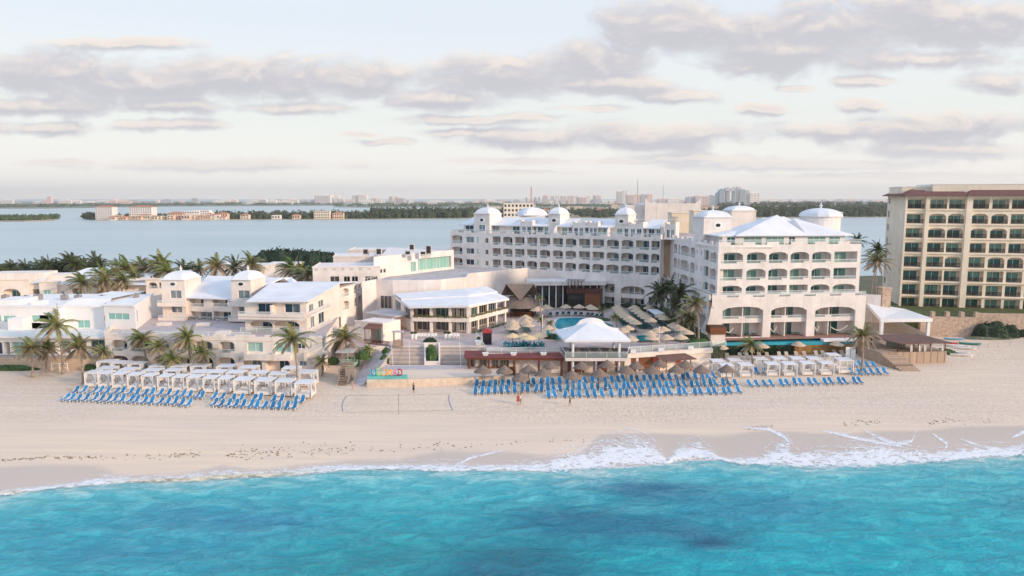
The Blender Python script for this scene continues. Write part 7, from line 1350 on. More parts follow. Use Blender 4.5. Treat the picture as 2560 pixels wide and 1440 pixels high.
# kayaks, small boats and boards at right
cols_ = [(.75, .08, .05), (.8, .78, .75), (.8, .78, .75), (.05, .25, .2), (.8, .78, .75), (.25, .45, .65), (.75, .72, .7), (.8, .78, .75)]
labs = ['red kayak', 'white sailboat hull nearest the hut', 'white sailboat hull with grey cover', 'dark green kayak', 'white hull at the far right', 'pale blue board', 'white board lying in front', 'white board nearest the sea']
for i, (x, y, rz_) in enumerate(((2366, 860, .5), (2380, 866, .35), (2398, 868, .3), (2424, 862, .3), (2412, 873, .35), (2385, 850, .2), (2398, 884, .25), (2404, 890, .2))):
    g = sz(G(x, y, 2)); m_ = MB(); vs = []; n_ = 9
    for k in range(n_):
        t = -1+2*k/(n_-1); w_ = .55*(1-abs(t)**2.2)+.02; h = .18+.15*t*t
        vs += [(t*2.2, -w_, h+.2), (t*2.2, w_, h+.2), (t*2.1, w_*.45, .04), (t*2.1, -w_*.45, .04)]
    m_.add(vs, [(4*k+j, 4*k+(j+1) % 4, 4*k+4+(j+1) % 4, 4*k+4+j) for k in range(n_-1) for j in range(4)]+[(0, 1, 2, 3), tuple(range(4*n_-4, 4*n_))[::-1]]); o = m_.build('beach_boat', mat('hull_%d' % i, cols_[i], .4)); o.location = g; o.rotation_euler = (0, 0, -rz_); tag(o, labs[i]+' on the sand right of the beach hut', 'boat', 'small boats beside the beach hut')
fn = MB(); fpz = [G(x, y, 2) for x, y in ((2447, 872), (2470, 871), (2495, 869), (2525, 866), (2560, 862), (2600, 858))]
for a, c in zip(fpz, fpz[1:]): fn.tube(a, (a[0], a[1], 3.1), .05, 5); fn.tube((a[0], a[1], 3.0), (c[0], c[1], 3.0), .02, 4)
tag(fn.build('sand_fence', WR), 'thin post and rope fence on the sand at the right edge', 'fence')
for i, (x, a) in enumerate(((1798, .0),)): pass
for i, (x, y) in enumerate(((2117, 868), (2130, 868))):
    p = V(x, 868, 143); tag(MB().box(p[0]-.45, p[0]+.45, 142.3, 142.4, 2, 4.4).build('white_board', WHITE), ('left', 'right')[i]+' white board standing before the ochre wall under the pool end', 'board')
# patio furniture of the front block
TL = lounger('patio_lounger', mat('sea_green_sling', (.03, .30, .27), .7, .1), METAL, '', arms=False, rounded=False)
objs = place(TL, [(B_.pt(B_.px(x, 838)[0], 1.9, 5.06), r_, None) for x, r_ in ((1850, 1.2), (1880, .3), (1898, .3), (1942, 1.0), (1955, 1.0), (1992, .2), (2005, .2), (2046, 1.4), (2052, 1.3), (2108, .4))], lambda w_, i: 'green patio lounger in the ground-floor arches of the front block, '+w_)
for o in objs: o['group'] = 'patio loungers'
for i, (x0, x1) in enumerate(((1812, 1836), (1928, 1944), (2040, 2050), (2078, 2122))):
    m_ = MB(); a, c = Vector(B_.pt(B_.px(x0, 830)[0], .4, 6.9)), Vector(B_.pt(B_.px(x1, 830)[0], .6, 7.1)); P_ = [a.lerp(c, k/8)-Vector((0, 0, .9*math.sin(math.pi*k/8))) for k in range(9)]; [m_.tube(p, q, .09, 5) for p, q in zip(P_, P_[1:])]; tag(m_.build('hammock', mat('cream_rope', (.75, .68, .55), .8)), ['leftmost', 'second', 'third', 'rightmost'][i]+' cream hammock in the ground-floor arches of the front block', 'hammock', 'patio hammocks')
# balcony chairs
BC = thing('balcony_chair', (0, 0, 0), '', 'chair'); MB().box(-.25, .25, -.25, .25, .38, .46).build('seat', METAL, BC); MB().box(-.25, .25, .2, .26, .4, .95).build('backrest', METAL, BC)
def bchairs(fr, cs, zs_, nm, d_=.75, dx=(.3, .62)):
    for r__, z in enumerate(zs_):
        sp_ = [(fr.pt(a+(c-a)*q, d_, z+.02), random.uniform(-.4, .4)+fr.ang, None) for a, c in cs for q in dx]
        objs = place(BC, sp_, lambda w_, i, r__=r__: 'dark balcony chair on '+nm+', '+ordn(r__+1)+' balcony row up, '+w_)
        for o in objs: o['group'] = 'balcony chairs: '+nm
bchairs(FC, [(FC.px(a, 515)[0], FC.px(c, 515)[0]) for a, c in ccols[:7]], [zz(y)+.12 for y in yb], 'the beige hotel')
bchairs(FB, [(FB.px(ex[i]+3, 630)[0], FB.px(ex[i+1]-3, 630)[0]) for i in range(13)], [z0+.1 for z0, z1 in fl], 'the rear wing', .8, (.35, .75))
bchairs(FAU, [(FAU.px(a, 660)[0], FAU.px(c, 660)[0]) for a, c in bays], [zr_0[2]-.45 for zr_0 in ZRA], 'the front block', .8, (.75,))
bchairs(VF, [(VF.px(a, 862)[0], VF.px(c, 862)[0]) for a, c in ((278, 318), (328, 371), (384, 422), (434, 474), (486, 531), (546, 586))], [5.15], 'the villa', .7, (.3, .7))
# ================================================================ people
def person(g, rot, lab, shirt=None, shorts=CLOTHB, skirt=False, pose=0, hat=None, hair=HAIR, seed=0):
    r_ = thing('person', (0, 0, 0), lab, 'person'); r_.rotation_euler = (0, 0, rot)
    J = [(0, 0, .95, .13), (0, 0, 1.12, .115), (0, 0, 1.33, .135), (0, 0, 1.45, .10), (0, -.01, 1.52, .055), (0, -.02, 1.60, .085), (0, -.02, 1.70, .088)]
    E = [(0, 1), (1, 2), (2, 3), (3, 4), (4, 5), (5, 6)]
    def add(p, q, r0): J.append((*p, r0)); E.append((q, len(J)-1)); return len(J)-1
    for s_2 in (-1, 1):
        st_ = .0 if pose != 2 else s_2*.22
        h_ = add((s_2*.10, 0, .88), 0, .095); k_ = add((s_2*.11, -.02+st_*.6, .48), h_, .06); an = add((s_2*.11, .0+st_, .09), k_, .038); add((s_2*.12, -.14+st_, .035), an, .035)
        sh = add((s_2*.19, 0, 1.42), 3, .055)
        if pose == 1: el = add((s_2*.24, -.05, 1.18), sh, .042); wr = add((s_2*.10, -.26, 1.28), el, .03)
        else: el = add((s_2*.25, .02, 1.14), sh, .042); wr = add((s_2*.27, -.05, .90), el, .03)
        d_ = Vector(J[wr][:3])-Vector(J[el][:3]); d_.normalize(); pm = add(tuple(Vector(J[wr][:3])+d_*.07), wr, .032)
        for f_ in range(4): add(tuple(Vector(J[pm][:3])+d_*(.075+.012*(f_ in (1, 2)))+Vector(((f_-1.5)*.008*s_2, (f_-1.5)*.018, 0))), pm, .009)
        add(tuple(Vector(J[pm][:3])+Vector((-s_2*.02, -.05, -.01))), pm, .011)
    me = bpy.data.meshes.new('body'); me.from_pydata([j[:3] for j in J], E, []); me.materials.append(SKIN); o = bpy.data.objects.new('body', me); C.objects.link(o); o.parent = r_
    md = o.modifiers.new('skin', 'SKIN'); md.use_smooth_shade = True
    for i, j in enumerate(J): me.skin_vertices[0].data[i].radius = (j[3], j[3]*.9)
    me.skin_vertices[0].data[0].use_root = True; o.modifiers.new('sub', 'SUBSURF').render_levels = 1
    MB().lathe((0, -.01, 1.68), [(.096, -.02), (.1, .05), (.085, .1), (.04, .135)], 9).build('hair', hair, r_).location = (0, .018, 0)
    def ring(prof, m, nm): MB().lathe((0, 0, 0), prof, 10).build(nm, m, r_).scale = (1.3, .85, 1)
    if shirt: ring([(.15, .93), (.135, 1.1), (.16, 1.35), (.13, 1.46), (.05, 1.5)], shirt, 'shirt')
    if skirt: ring([(.23, .55), (.15, .98), (.14, 1.02)], shorts, 'skirt')
    else:
        m_ = MB()
        for s_2 in (-1, 1): m_.tube((s_2*.105, 0, .55), (s_2*.09, 0, .9), .095, 8, .11)
        m_.lathe((0, 0, 0), [(.14, .84), (.15, .95), (.14, 1.0)], 10); m_.build('shorts', shorts, r_)
    if hat: MB().lathe((0, -.01, 1.73), [(.17, 0), (.17, .015), (.1, .02), (.09, .11), (.05, .13)], 10).build('hat', hat, r_)
    r_.location = g[:3]
    return r_
person(gfoot(882, 972), 0, 'bare-chested person in pale shorts by the lifeguard tower', None, CLOTHP, pose=0); person(gfoot(1034, 979), 2.6, 'person in black shorts and dark top walking on the volleyball court', mat('grey_shirt', (.12, .11, .12), .8), CLOTHB, pose=1)
person(gfoot(1295, 1005), .6, 'person in a red outfit with dark hair on open sand below the loungers', CLOTHR, CLOTHR, True, 2); person(gfoot(1301, 1005), .4, 'person in pale beachwear walking beside the one in red', mat('pale_shirt', (.6, .5, .42), .8), mat('grey_shorts', (.2, .22, .22), .8), False, 2)
person(gfoot(1425, 1008), 1.5, 'dark-clad person standing alone below the front lounger row', CLOTHB, CLOTHB, False, 2)
for x, y, lab, sh_, so_, hat, ps in ((1184, 926, 'person in turquoise top at the left post of the beach bar', TURQ, CLOTHW, None, 0), (1192, 925, 'person in white at the left end of the beach bar', CLOTHW, CLOTHW, None, 1), (1231, 928, 'person in white shirt ordering at the beach bar', CLOTHW, CLOTHW, None, 1), (1276, 921, 'person in white with a sun hat before the beach bar', CLOTHW, CLOTHP, CLOTHW, 0), (1286, 925, 'person in blue patterned top with yellow shorts at the beach bar', mat('blue_shirt', (.15, .3, .45), .8), mat('yellow_shorts', (.6, .5, .1), .8), None, 1), (1321, 916, 'person with white cap near the right end of the beach bar', CLOTHW, CLOTHB, CLOTHW, 0)):
    person(gfoot(x, y), random.uniform(2.6, 3.6), lab, sh_, so_, pose=ps, hat=hat)
g = G(758, 968, 2.5); person((g[0], g[1]+.4, 2.5), 0, 'dark-haired person in black beachwear on the last front-row cabana bed', CLOTHB, CLOTHB, False, 1).scale = (.8, .8, .62)
g = G(767, 970, 2.5); person((g[0], g[1]+.4, 2.5), .3, 'fair-skinned person beside the dark-haired one on the cabana bed', None, CLOTHP, False, 1).scale = (.8, .8, .6)
# ================================================================ islands, far shore and city
def land(name, pp, z, m, depth=2): return sheet(name, [G(x, y, z) for x, y in pp], m, z, depth=depth)
SHORE = mat('far_shore', (.46, .36, .24), .95, .1, .02, col2=(.26, .22, .14)); FARL = mat('far_land', (.22, .22, .15), .95, .15, .003, col2=(.13, .145, .09))
isl_f = [(206, 546), (235, 550), (330, 549.5), (500, 549), (800, 548), (1100, 546), (1185, 545), (1400, 545), (1700, 545), (2230, 542), (2600, 541)]; isl_b = [(206, 544), (235, 538), (400, 534), (700, 531), (900, 529), (1080, 528), (1150, 522), (1300, 519), (1600, 517), (1800, 509), (2600, 508)]
land('island', isl_f+isl_b[::-1], .9, SHORE)
land('island', [(-80, 552), (60, 553.5), (130, 551), (148, 547), (120, 544), (60, 541.5), (-80, 541)], .9, SHORE)
land('far_shore', [(-300, 521.5), (120, 521), (240, 519), (430, 516), (700, 514.5), (830, 513.5), (1250, 513), (1600, 511), (1900, 509), (2205, 507.5), (2205, 503.5), (-300, 503.5)], .8, FARL)
land('far_shore', [(830, 517.5), (900, 518.5), (1100, 518), (1400, 519.5), (1620, 517), (1620, 512), (1200, 513), (870, 514.5)], .8, FARL)
def clump(mb, c, r, h, n, rnd, wob=1):
    ls = r*.42
    for _ in range(n):
        a = rnd.uniform(0, 6.283); u = rnd.uniform(-.1, 1); s = math.sqrt(max(0, 1-u*u))*rnd.uniform(.7, 1.1); p = Vector((c[0]+r*s*math.cos(a), c[1]+r*s*math.sin(a), c[2]+h*(.3+.7*max(0, u)*rnd.uniform(.75, 1.1)))); nrm = Vector((rnd.uniform(-1, 1), rnd.uniform(-1, .4), rnd.uniform(0, 1))).normalized(); x = nrm.orthogonal().normalized(); y = nrm.cross(x); q = ls*rnd.uniform(.6, 1.3); mb.quad(p-x*q, p-y*q*.6, p+x*q, p+y*q*.6)
    k = 6; mb.add([(c[0]+r*.7*math.cos(6.283*i/k), c[1]+r*.7*math.sin(6.283*i/k), c[2]-.5) for i in range(k)]+[(c[0]+r*.75*math.cos(6.283*i/k), c[1]+r*.75*math.sin(6.283*i/k), c[2]+h*.45) for i in range(k)]+[(c[0], c[1], c[2]+h*.85)], [(i, (i+1) % k, k+(i+1) % k, k+i) for i in range(k)]+[(k+i, k+(i+1) % k, 2*k) for i in range(k)])
rnd = random.Random(31)
def forest(name, zones, m, lab):
    b_ = MB()
    for (x0, x1, fy, dy, n, r_, h0, h1) in zones:
        for _ in range(n):
            x = rnd.uniform(x0, x1); y = (interp(fy, x) if isinstance(fy, list) else fy)-rnd.uniform(.7 if fy is isl_f else .15, dy); g = G(x, y, .9); s = rnd.uniform(.7, 1.25); clump(b_, g, r_*s, rnd.uniform(h0, h1), 16, rnd)
    o = b_.build(name, m); o['kind'] = 'stuff'; o['label'] = lab; return o
forest('island_trees', [(212, 240, isl_f, 2.5, 45, 5, 5, 12), (232, 540, isl_f, 5, 190, 4.5, 4, 9), (540, 960, isl_f, 5, 330, 5, 6, 14), (930, 1190, isl_f, 7, 420, 5.5, 9, 19)], LEAFF, 'tropical trees covering the villa island across the lagoon')
forest('far_bank_trees', [(1150, 1800, isl_f, 16, 420, 7, 7, 13), (1800, 2230, isl_f, 16, 620, 7.5, 10, 20), (1800, 2230, 524, 14, 160, 12, 14, 22)], LEAFF, 'woodland and garden trees on the far lagoon bank behind the hotels')
forest('mangrove_islet', [(-60, 146, [(-60, 550.5), (60, 551.5), (146, 548)], 5, 240, 5, 4, 8)], MANG, 'low green mangrove islet at the left edge of the lagoon')
forest('far_shore_trees', [(-60, 720, [(-60, 519), (240, 516), (700, 512)], 3.5, 260, 22, 2, 7), (700, 1250, 511.5, 1.8, 110, 22, 2, 6), (830, 1600, 516, 2.5, 150, 14, 4, 8), (1250, 2205, 509, 2.4, 260, 24, 4, 12)], MANG, 'low mangrove shore below the distant city')
# island houses
WALLS = [mat('house_white', (.86, .78, .72), .8, .03, .2), mat('house_cream', (.82, .70, .56), .8, .03, .2), mat('house_peach', (.78, .56, .42), .8, .03, .2)]
RT = mat('orange_tile', (.52, .22, .13), .8, .1, .3); FT = mat('flat_roof', (.62, .55, .48), .8, .1, .3); WIN = GDARK
def house(p, w_, d_, h, wm, roof, lab, cat='house', grp=None, floors=None, name='house', rot=0):
    r_ = thing(name, p, lab, cat, grp); r_.rotation_euler = (0, 0, rot); x, y = w_/2, d_/2; T = lambda mb, nm, m, par=r_: None
    def bb(mb, nm, m):
        me = bpy.data.meshes.new(nm); me.from_pydata([Vector(v) for v in mb.v], [], mb.f); me.materials.append(m); o = bpy.data.objects.new(nm, me); C.objects.link(o); o.parent = r_; return o
    bb(MB().box(-x, x, -y, y, -1, h), 'wall', wm)
    m_ = MB()
    if roof == 'hip':
        e = [(-x-.5, -y-.5, h), (x+.5, -y-.5, h), (x+.5, y+.5, h), (-x-.5, y+.5, h)]; a1, a2 = (-x*.4, 0, h+min(2.6, d_*.25)), (x*.4, 0, h+min(2.6, d_*.25)); m_.add(e+[a1, a2], [(0, 1, 5, 4), (1, 2, 5), (2, 3, 4, 5), (3, 0, 4)]); bb(m_, 'roof', RT)
    else: bb(m_.box(-x-.2, x+.2, -y-.2, y+.2, h, h+.5), 'roof', FT if roof == 'flat' else WALLS[0])
    m_ = MB(); nf = floors or max(1, int(h/3.3)); nw = max(2, int(w_/3.6))
    for f_ in range(nf):
        for k in range(nw):
            u = -x+w_*(k+.5)/nw; z = h*(f_+.3)/nf; m_.box(u-w_/nw*.28, u+w_/nw*.28, -y-.05, -y-.01, z, z+h/nf*.5)
    o_ = bb(m_, 'window', WIN)
    return r_
rnd = random.Random(4); n_ = 0
hl = [(264, 535, 9, 'domed', ), ]
big = [(264, 545, 27, 16, 20, 0, 'hip', 'tall cream villa tower with orange roof at the left tip of the island'), (356, 543, 36, 18, 20, 0, 'hip', 'square cream apartment block with tiled roof on the island'), (440, 546, 24, 12, 10, 2, 'hip', 'orange-roofed villa right of the square island block'), (482, 546, 24, 12, 13, 0, 'white', 'white terraced house with red awnings on the island'), (505, 546, 26, 12, 14, 0, 'white', 'white modern house with dark glass on the island'), (518, 545, 16, 12, 11, 0, 'white', 'narrow white house beside the dark glass one on the island'), (557, 545, 16, 10, 9, 2, 'hip', 'orange-roofed house among island trees'), (612, 545, 14, 10, 7, 1, 'hip', 'small cream house on the island shore, left of the red kiosks'), (805, 546, 26, 10, 13, 1, 'flat', 'flat-roofed house with large glass front on the island'), (845, 547, 18, 10, 9, 2, 'hip', 'thatched brown house beside the flat-roofed one on the island'), (690, 547, 14, 9, 6, 0, 'white', 'white shore house in the middle of the island'), (740, 547, 13, 9, 6, 2, 'hip', 'peach shore house in the middle of the island')]
for (x, y, w_, d_, h, wi, rf_, lab) in big: g = G(x, interp(isl_f, x)-.6, .9); house((g[0], g[1]+4, .9), w_, d_, h, WALLS[wi], rf_, lab)
for k in range(22):
    x = 285+k*13+rnd.uniform(-4, 4); g = G(x, interp(isl_f, x)-rnd.uniform(.1, .5), .9)
    house((g[0], g[1], .9), rnd.uniform(8, 15), 8, rnd.uniform(3.5, 7.5), WALLS[rnd.choice((1, 2, 2, 1, 0))], rnd.choice(('hip', 'hip', 'flat')), 'low island waterfront house, '+ordn(k+1)+' along the shore from the left', grp='island waterfront houses', floors=1+(k % 2))
for k in range(46):
    x = 1150+k*23+rnd.uniform(-8, 8); y = 541-rnd.uniform(2, 20); g = G(x, y, .9); w_ = rnd.uniform(10, 20)
    house((g[0], g[1], .9), w_*(1 if y > 530 else 1.6), 10, rnd.uniform(6, 12)*(1 if y > 530 else 1.4), WALLS[rnd.choice((0, 0, 1, 1, 2))], rnd.choice(('hip', 'white', 'flat')), 'pale garden house on the far bank behind the hotels, '+(ordn(k+1)+' from the left' if k < 23 else ordn(46-k)+' from the right'), grp='far bank houses')
g = V(1296, 544, 760); house((g[0], 760, .5), 31, 14, V(1296, 510, 760)[2], WALLS[1], 'white', 'long cream hotel with seven rows of windows behind the rear wing', 'hotel', floors=6, name='cream_hotel')
g = V(1215, 538, 900); house((g[0], 900, .5), 20, 12, V(1215, 531, 900)[2], WALLS[2], 'hip', 'red-roofed white house just left of the long cream hotel')
g = V(2080, 538, 1300); house((g[0], 1300, .5), 34, 12, V(2080, 531, 1300)[2], WALLS[0], 'white', 'white waterside mansion with arches on the far bank at right', 'mansion', name='mansion')
# skyline towers
TW = mat('tower_white', (.88, .82, .76), .8, .02, .01); TP = mat('tower_peach', (.85, .62, .52), .8, .02, .01); TG = mat('tower_glass', (.22, .38, .48), .35, .05, .02); TGR = mat('tower_grey', (.48, .50, .53), .7, .03, .01); WN = mat('far_window', (.48, .46, .46), .5, .05)
def skt(x, w_, yt, wm, lab, Y=4600, name='tower_block', base=511, style=0, cat='tower block'):
    g = V(x, base, Y); t_ = V(x, yt, Y); e = V(x+w_/2, base, Y); hw = e[0]-g[0]; h = t_[2]; r_ = thing(name, (g[0], Y, 0), lab, cat, 'skyline towers')
    def bb(mb, nm, m, par=r_):
        me = bpy.data.meshes.new(nm); me.from_pydata([Vector(v) for v in mb.v], [], mb.f); me.materials.append(m); o = bpy.data.objects.new(nm, me); C.objects.link(o); o.parent = par; return o
    d_ = hw*.9
    bb(MB().box(-hw, hw, -d_, d_, 0, h), 'wall', wm); bb(MB().box(-hw*.5, hw*.3, -d_*.5, d_*.5, h, h+h*.04+1.5), 'roof', wm); m_ = MB()
    nf = max(4, int(h/7)); nc = max(2, int(hw/6))
    if style == 0:
        for f_ in range(nf):
            z = h*(f_+.35)/nf
            for k in range(nc): u = -hw+2*hw*(k+.5)/nc; m_.box(u-hw/nc*.6, u+hw/nc*.6, -d_-1, -d_-.3, z, z+h/nf*.45)
    else:
        for k in range(nc+2): u = -hw+2*hw*(k+.5)/(nc+2); m_.box(u-hw/(nc+2)*.5, u+hw/(nc+2)*.5, -d_-1, -d_-.3, h*.05, h*.94)
    bb(m_, 'window', WN); return r_
sk = [(126, 10, 491.5, 1), (490, 15, 496, 3), (660, 15, 498, 0), (636, 20, 501, 0), (737, 18, 499, 0), (811, 38, 488, 0), (843, 10, 491, 0), (854, 14, 496, 0), (882, 10, 498, 0), (889, 14, 487.5, 0), (908, 22, 487, 0), (936, 14, 496, 1), (950, 8, 497, 0), (977, 8, 491, 1), (991, 11, 492, 1), (1003, 16, 496, 3), (1012, 7, 495, 0), (1021, 7, 498, 0), (1316, 5, 494, 3), (1338, 6, 493, 3), (1348, 5, 493, 3), (1363, 13, 489, 1), (1381, 9, 489, 0), (1393, 9, 489, 0), (1408, 14, 489, 0), (1424, 12, 490, 1), (1437, 14, 489, 0), (1455, 20, 493, 1), (1470, 11, 489, 0), (1486, 8, 489, 3), (1497, 9, 489, 1), (1547, 12, 477.5, 0), (1560, 13, 477, 0), (1574, 16, 487, 1), (1590, 16, 487, 1), (1607, 16, 487, 3), (1622, 16, 486, 1), (1655, 22, 497, 1), (1680, 28, 497, 0), (1697, 20, 498, 1), (1725, 20, 493, 3), (1752, 34, 490, 1), (1778, 14, 489, 2), (1367, 5, 500, 2), (1425, 6, 497, 2)]
sk.sort(); cn = {0: 'white', 1: 'peach', 2: 'blue glass', 3: 'grey'}
for i, (x, w_, yt, c_) in enumerate(sk): skt(x, w_, yt, (TW, TP, TG, TGR)[c_], cn[c_]+' tower on the distant skyline, '+(ordn(i+1)+' from the left' if i < len(sk)/2 else ordn(len(sk)+8-i)+' from the right'), Y=4600 if x < 1530 else 3900, style=i % 2)
for i, (x, w_, yt, c_, lab) in enumerate([(1792, 8, 483, 2, 'lowest left step of the blue glass tower complex'), (1803, 15, 474.5, 2, 'left blue glass tower of the stepped complex'), (1818, 9, 470, 3, 'left leg of the tall grey arch tower'), (1833, 8, 470, 2, 'right leg of the tall grey arch tower'), (1845, 10, 465.5, 0, 'tallest white tower right of the arch'), (1853, 16, 475, 2, 'wide blue glass tower right of the arch'), (1865, 12, 472.5, 0, 'white-topped blue tower near the right of the complex'), (1883, 24, 482.5, 0, 'square gridded white hotel at the right end of the complex')]):
    skt(x, w_, yt, (TW, TP, TG, TGR)[c_], lab, Y=3300, name='glass_tower', base=512, style=1 if i < 7 else 0)
g = V(1825, 470, 3290); e = V(1837, 478, 3290); q = V(1813, 478, 3290); tag(MB().box(q[0], e[0], 3285, 3310, e[2], g[2]).build('tower_bridge', TGR), 'grey bridge block joining the two legs of the arch tower', 'tower block')
# low city houses
rnd = random.Random(12); protos = []
for k in range(150):
    x = rnd.choice((rnd.uniform(0, 700), rnd.uniform(600, 1300), rnd.uniform(1200, 1700), rnd.uniform(1900, 2205))); 
    Y = rnd.uniform(4300, 5400) if x < 1800 else rnd.uniform(5200, 6400); g = V(x, 500, Y); w_ = rnd.uniform(12, 46); h = rnd.uniform(12, 30)
    protos.append((g[0], Y, w_, h, x))
protos.sort(key=lambda p: p[4])
for k, (X_, Y, w_, h, x) in enumerate(protos):
    m_ = MB().box(-w_, w_, -8, 8, 0, h).box(-w_*.4, w_*.5, -6, 6, h, h+4); m_.m = 1; nn = max(2, int(w_/6))
    for j in range(nn): u = -w_+2*w_*(j+.5)/nn; m_.box(u-w_/nn*.5, u+w_/nn*.5, -8.8, -8.2, h*.25, h*.75)
    me = bpy.data.meshes.new('city_building'); me.from_pydata(m_.v, [], m_.f); me.materials.append((TW, TP, TW, TGR)[k % 4]); me.materials.append(WN); me.polygons.foreach_set('material_index', m_.mi)
    o = bpy.data.objects.new('city_building', me); C.objects.link(o); o.location = (X_, Y, 0); tag(o, ('low pale', 'low peach', 'low white', 'low grey')[k % 4]+' building along the distant city shore, '+(ordn(k+1)+' from the left' if k < 75 else ordn(150-k)+' from the right'), 'building', 'low city buildings')
# masts
def mast(x, yt, Y, lab, r0=1.0, m=None, base=514):
    g = V(x, base, Y); t_ = V(x, yt, Y); m_ = MB(); w_ = r0
    for a, c in ((-1, -1), (1, -1), (0, 1)): m_.tube((g[0]+a*w_, Y+c*w_, 0), (g[0]+a*w_*.3, Y+c*w_*.3, t_[2]), w_*.22, 4)
    for k in range(14): z = t_[2]*k/14; q = w_*(1-.7*k/14); m_.tube((g[0]-q, Y-q, z), (g[0]+q, Y-q, z+t_[2]/14), w_*.15, 4)
    tag(m_.build('radio_mast', m or mat('mast_grey', (.35, .35, .37), .6)), lab, 'mast')
mast(1593, 449, 1500, 'tall thin grey radio mast above the domed roofs', .9); mast(1657, 464, 1800, 'shorter faint radio mast right of the tall one', .8); mast(1328, 466, 4500, 'red and white lattice tower on the skyline', 5, mat('mast_red', (.6, .25, .2), .6)); mast(1721, 489, 900, 'small dark mast behind the plain white hall', .4)
# ---------------------------------------------------------------- world, sun, haze
wd = bpy.data.worlds.new('World'); sc.world = wd; wd.use_nodes = True; nt = wd.node_tree; N = nt.nodes; L = nt.links
bg = N['Background']; WS = .1; bg.inputs['Strength'].default_value = WS
SUNEL = 16; sdir = Vector((.86, -.5, 0)).normalized()
sky = N.new('ShaderNodeTexSky'); sky.sky_type = 'NISHITA'; sky.sun_disc = False; sky.sun_elevation = R(SUNEL); sky.sun_rotation = math.atan2(sdir.x, sdir.y); sky.air_density = 1.2; sky.dust_density = 2.5
tc = N.new('ShaderNodeTexCoord'); sp = N.new('ShaderNodeSeparateXYZ'); L.new(tc.outputs['Generated'], sp.inputs[0])
ay = math2('MAXIMUM', math2('ABSOLUTE', sp.outputs[1]), .12)
U = math2('DIVIDE', sp.outputs[0], ay); Vv = math2('DIVIDE', sp.outputs[2], ay)
cb = N.new('ShaderNodeCombineXYZ'); L.new(U, cb.inputs[0]); L.new(Vv, cb.inputs[1])
BL = [(150, 185, 260, 60), (330, 215, 330, 55), (640, 195, 330, 75), (870, 205, 170, 60), (120, 268, 260, 34), (420, 262, 240, 26), (750, 270, 160, 20), (110, 318, 170, 24), (400, 310, 170, 20), (330, 110, 200, 22),
      (1250, 190, 260, 62), (1110, 248, 170, 32), (1470, 160, 190, 66), (1560, 70, 90, 70), (1700, 75, 240, 85), (1950, 130, 270, 70), (2100, 70, 330, 80), (2380, 60, 330, 85), (2330, 150, 260, 35), (1880, 165, 190, 34), (1500, 210, 280, 35),
      (1330, 345, 260, 32), (1560, 345, 330, 42), (1750, 335, 160, 30), (1180, 300, 220, 16), (1320, 290, 110, 14), (980, 352, 80, 13), (905, 334, 50, 9), (1150, 330, 130, 14),
      (2080, 325, 160, 34), (2320, 325, 330, 44), (2350, 372, 330, 36), (1690, 242, 130, 24), (1910, 272, 80, 18), (2150, 268, 80, 20), (2500, 203, 110, 34), (2160, 203, 110, 17), (1995, 222, 55, 10), (1720, 395, 200, 16), (1550, 405, 160, 10),
      (560, 412, 420, 20), (150, 408, 160, 11), (1280, 404, 220, 10), (1950, 412, 420, 18), (1290, 432, 150, 7), (1480, 270, 110, 10), (2300, 440, 400, 9)]
wn = N.new('ShaderNodeTexNoise'); wn.inputs['Scale'].default_value = 26; wn.inputs['Detail'].default_value = 6; L.new(cb.outputs[0], wn.inputs['Vector'])
wm = N.new('ShaderNodeVectorMath'); wm.operation = 'MULTIPLY_ADD'; wm.inputs[1].default_value = (.045, .012, 0); wm.inputs[2].default_value = (-.0225, -.006, 0); L.new(wn.outputs['Color'], wm.inputs[0])
wa = N.new('ShaderNodeVectorMath'); wa.operation = 'ADD'; L.new(cb.outputs[0], wa.inputs[0]); L.new(wm.outputs[0], wa.inputs[1])
def field(vec):
    nz = N.new('ShaderNodeTexNoise'); nz.inputs['Scale'].default_value = 10; nz.inputs['Detail'].default_value = 10; nz.inputs['Roughness'].default_value = .6; nz.inputs['Distortion'].default_value = .3
    mp = N.new('ShaderNodeMapping'); mp.inputs['Scale'].default_value = (1, 2.1, 1); L.new(vec, mp.inputs[0]); L.new(mp.outputs[0], nz.inputs['Vector'])
    cur = None
    for (px, py, rx, ry) in BL:
        d = ray(px, py); u, v = d[0]/d[1], d[2]/d[1]; e = ray(px+rx, py); g = ray(px, py-ry); iu, iv = 1/(e[0]/e[1]-u), 1/(g[2]/g[1]-v)
        m = N.new('ShaderNodeVectorMath'); m.operation = 'MULTIPLY_ADD'; m.inputs[1].default_value = (iu, iv, 0); m.inputs[2].default_value = (-u*iu, -v*iv, 0); L.new(vec, m.inputs[0])
        l = N.new('ShaderNodeVectorMath'); l.operation = 'LENGTH'; L.new(m.outputs[0], l.inputs[0])
        if cur is None: cur = l.outputs['Value']
        else:
            mm = N.new('ShaderNodeMath'); mm.operation = 'SMOOTH_MIN'; mm.inputs[2].default_value = .45; L.new(cur, mm.inputs[0]); L.new(l.outputs['Value'], mm.inputs[1]); cur = mm.outputs[0]
    return math2('ADD', math2('SUBTRACT', 1.0, cur), math2('MULTIPLY', math2('SUBTRACT', nz.outputs['Fac'], .5), 2.3))
f0 = field(wa.outputs[0])
sh = N.new('ShaderNodeVectorMath'); sh.operation = 'ADD'; sh.inputs[1].default_value = (.004, .010, 0); L.new(wa.outputs[0], sh.inputs[0]); f1 = field(sh.outputs[0])
alpha = mrange(f0, -.14, .55, 0, 1, True)
lit = mrange(math2('SUBTRACT', f0, f1), -.08, .62, 0, 1, True)
k = 1/WS
cc = mixc(lit, tuple(v*k for v in (.47, .465, .505)), tuple(v*k for v in (.72, .65, .595)))
dens = mrange(f0, .3, 1.3, 0, .35); cc = mixc(dens, cc, tuple(v*k for v in (.41, .415, .465)))
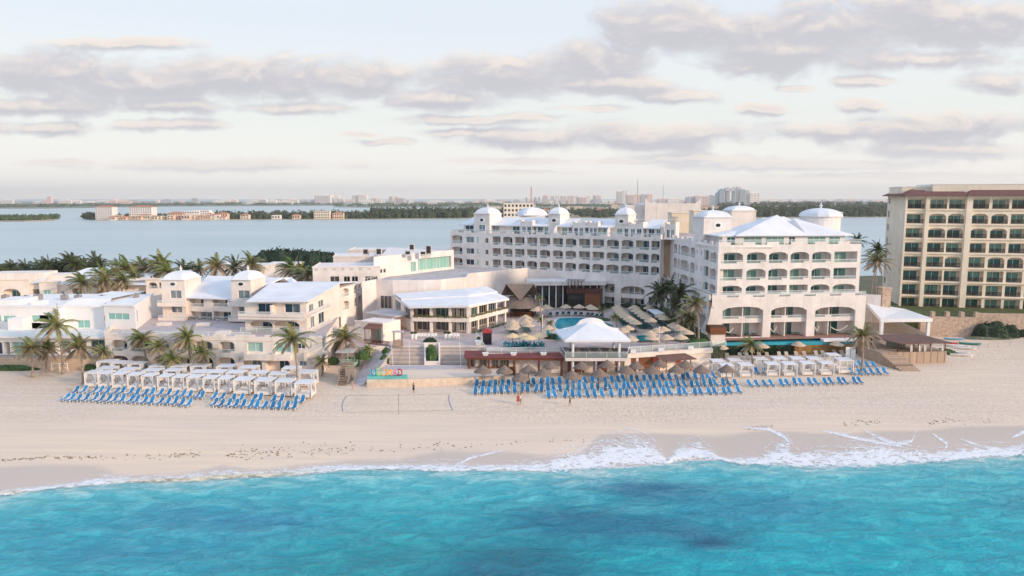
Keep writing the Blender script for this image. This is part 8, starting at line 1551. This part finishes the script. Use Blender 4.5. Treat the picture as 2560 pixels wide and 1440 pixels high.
# clear sky: the physical sky seen through a thin bright veil of high cloud
veil = mixc(mrange(sp.outputs[2], .0, .22), tuple(v*k for v in (.90, .855, .79)), tuple(v*k for v in (.665, .715, .775)))
veil = mixc(mrange(sp.outputs[2], .3, .9), veil, tuple(v*k for v in (.52, .70, 1.02)))
thin = mrange(sp.outputs[2], .04, .11); mid = mrange(sp.outputs[2], .11, .2, 1, 0); veil = mixc(math2('MULTIPLY', math2('MULTIPLY', thin, mid), .6), veil, tuple(v*k for v in (.69, .73, .70)))
veil = mixc(mrange(sp.outputs[0], -.58, -.95), veil, tuple(v*k for v in (.40, .58, .88)))  # bluer sky added out of view at left to cool the shaded side facade
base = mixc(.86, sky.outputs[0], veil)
fadeh = mrange(sp.outputs[2], .02, .07, .35, 1)
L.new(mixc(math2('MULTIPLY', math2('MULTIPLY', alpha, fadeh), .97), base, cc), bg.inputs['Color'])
sl = bpy.data.lights.new('sun', 'SUN'); sl.energy = 2.4; sl.angle = R(5); sl.color = (1, .77, .57)
s_ = bpy.data.objects.new('sun', sl); C.objects.link(s_)
d = Vector((sdir.x*math.cos(R(SUNEL)), sdir.y*math.cos(R(SUNEL)), math.sin(R(SUNEL)))); s_.rotation_euler = d.to_track_quat('Z', 'Y').to_euler(); s_.location = (120, -60, 80)
hz = MB(); hz.box(-9000, 9000, -300, 9500, -5, 170); ho = hz.build('haze', [bpy.data.materials.new('haze_air')]); ho['kind'] = 'stuff'
hm = ho.data.materials[0]; hm.use_nodes = True; nt = hm.node_tree; nt.nodes.remove(nt.nodes['Principled BSDF']); pv = nt.nodes.new('ShaderNodeVolumePrincipled')
pv.inputs['Color'].default_value = (.97, .96, .95, 1); pv.inputs['Density'].default_value = 9.5e-5; pv.inputs['Anisotropy'].default_value = .2
nt.links.new(pv.outputs[0], nt.nodes['Material Output'].inputs['Volume'])
sc.view_settings.view_transform = 'Standard'; sc.view_settings.look = 'None'; sc.view_settings.exposure = .42; sc.view_settings.gamma = 1
sc.render.engine = 'CYCLES'; sc.cycles.max_bounces = 6; sc.cycles.transparent_max_bounces = 12
wd.cycles.sampling_method = 'NONE'
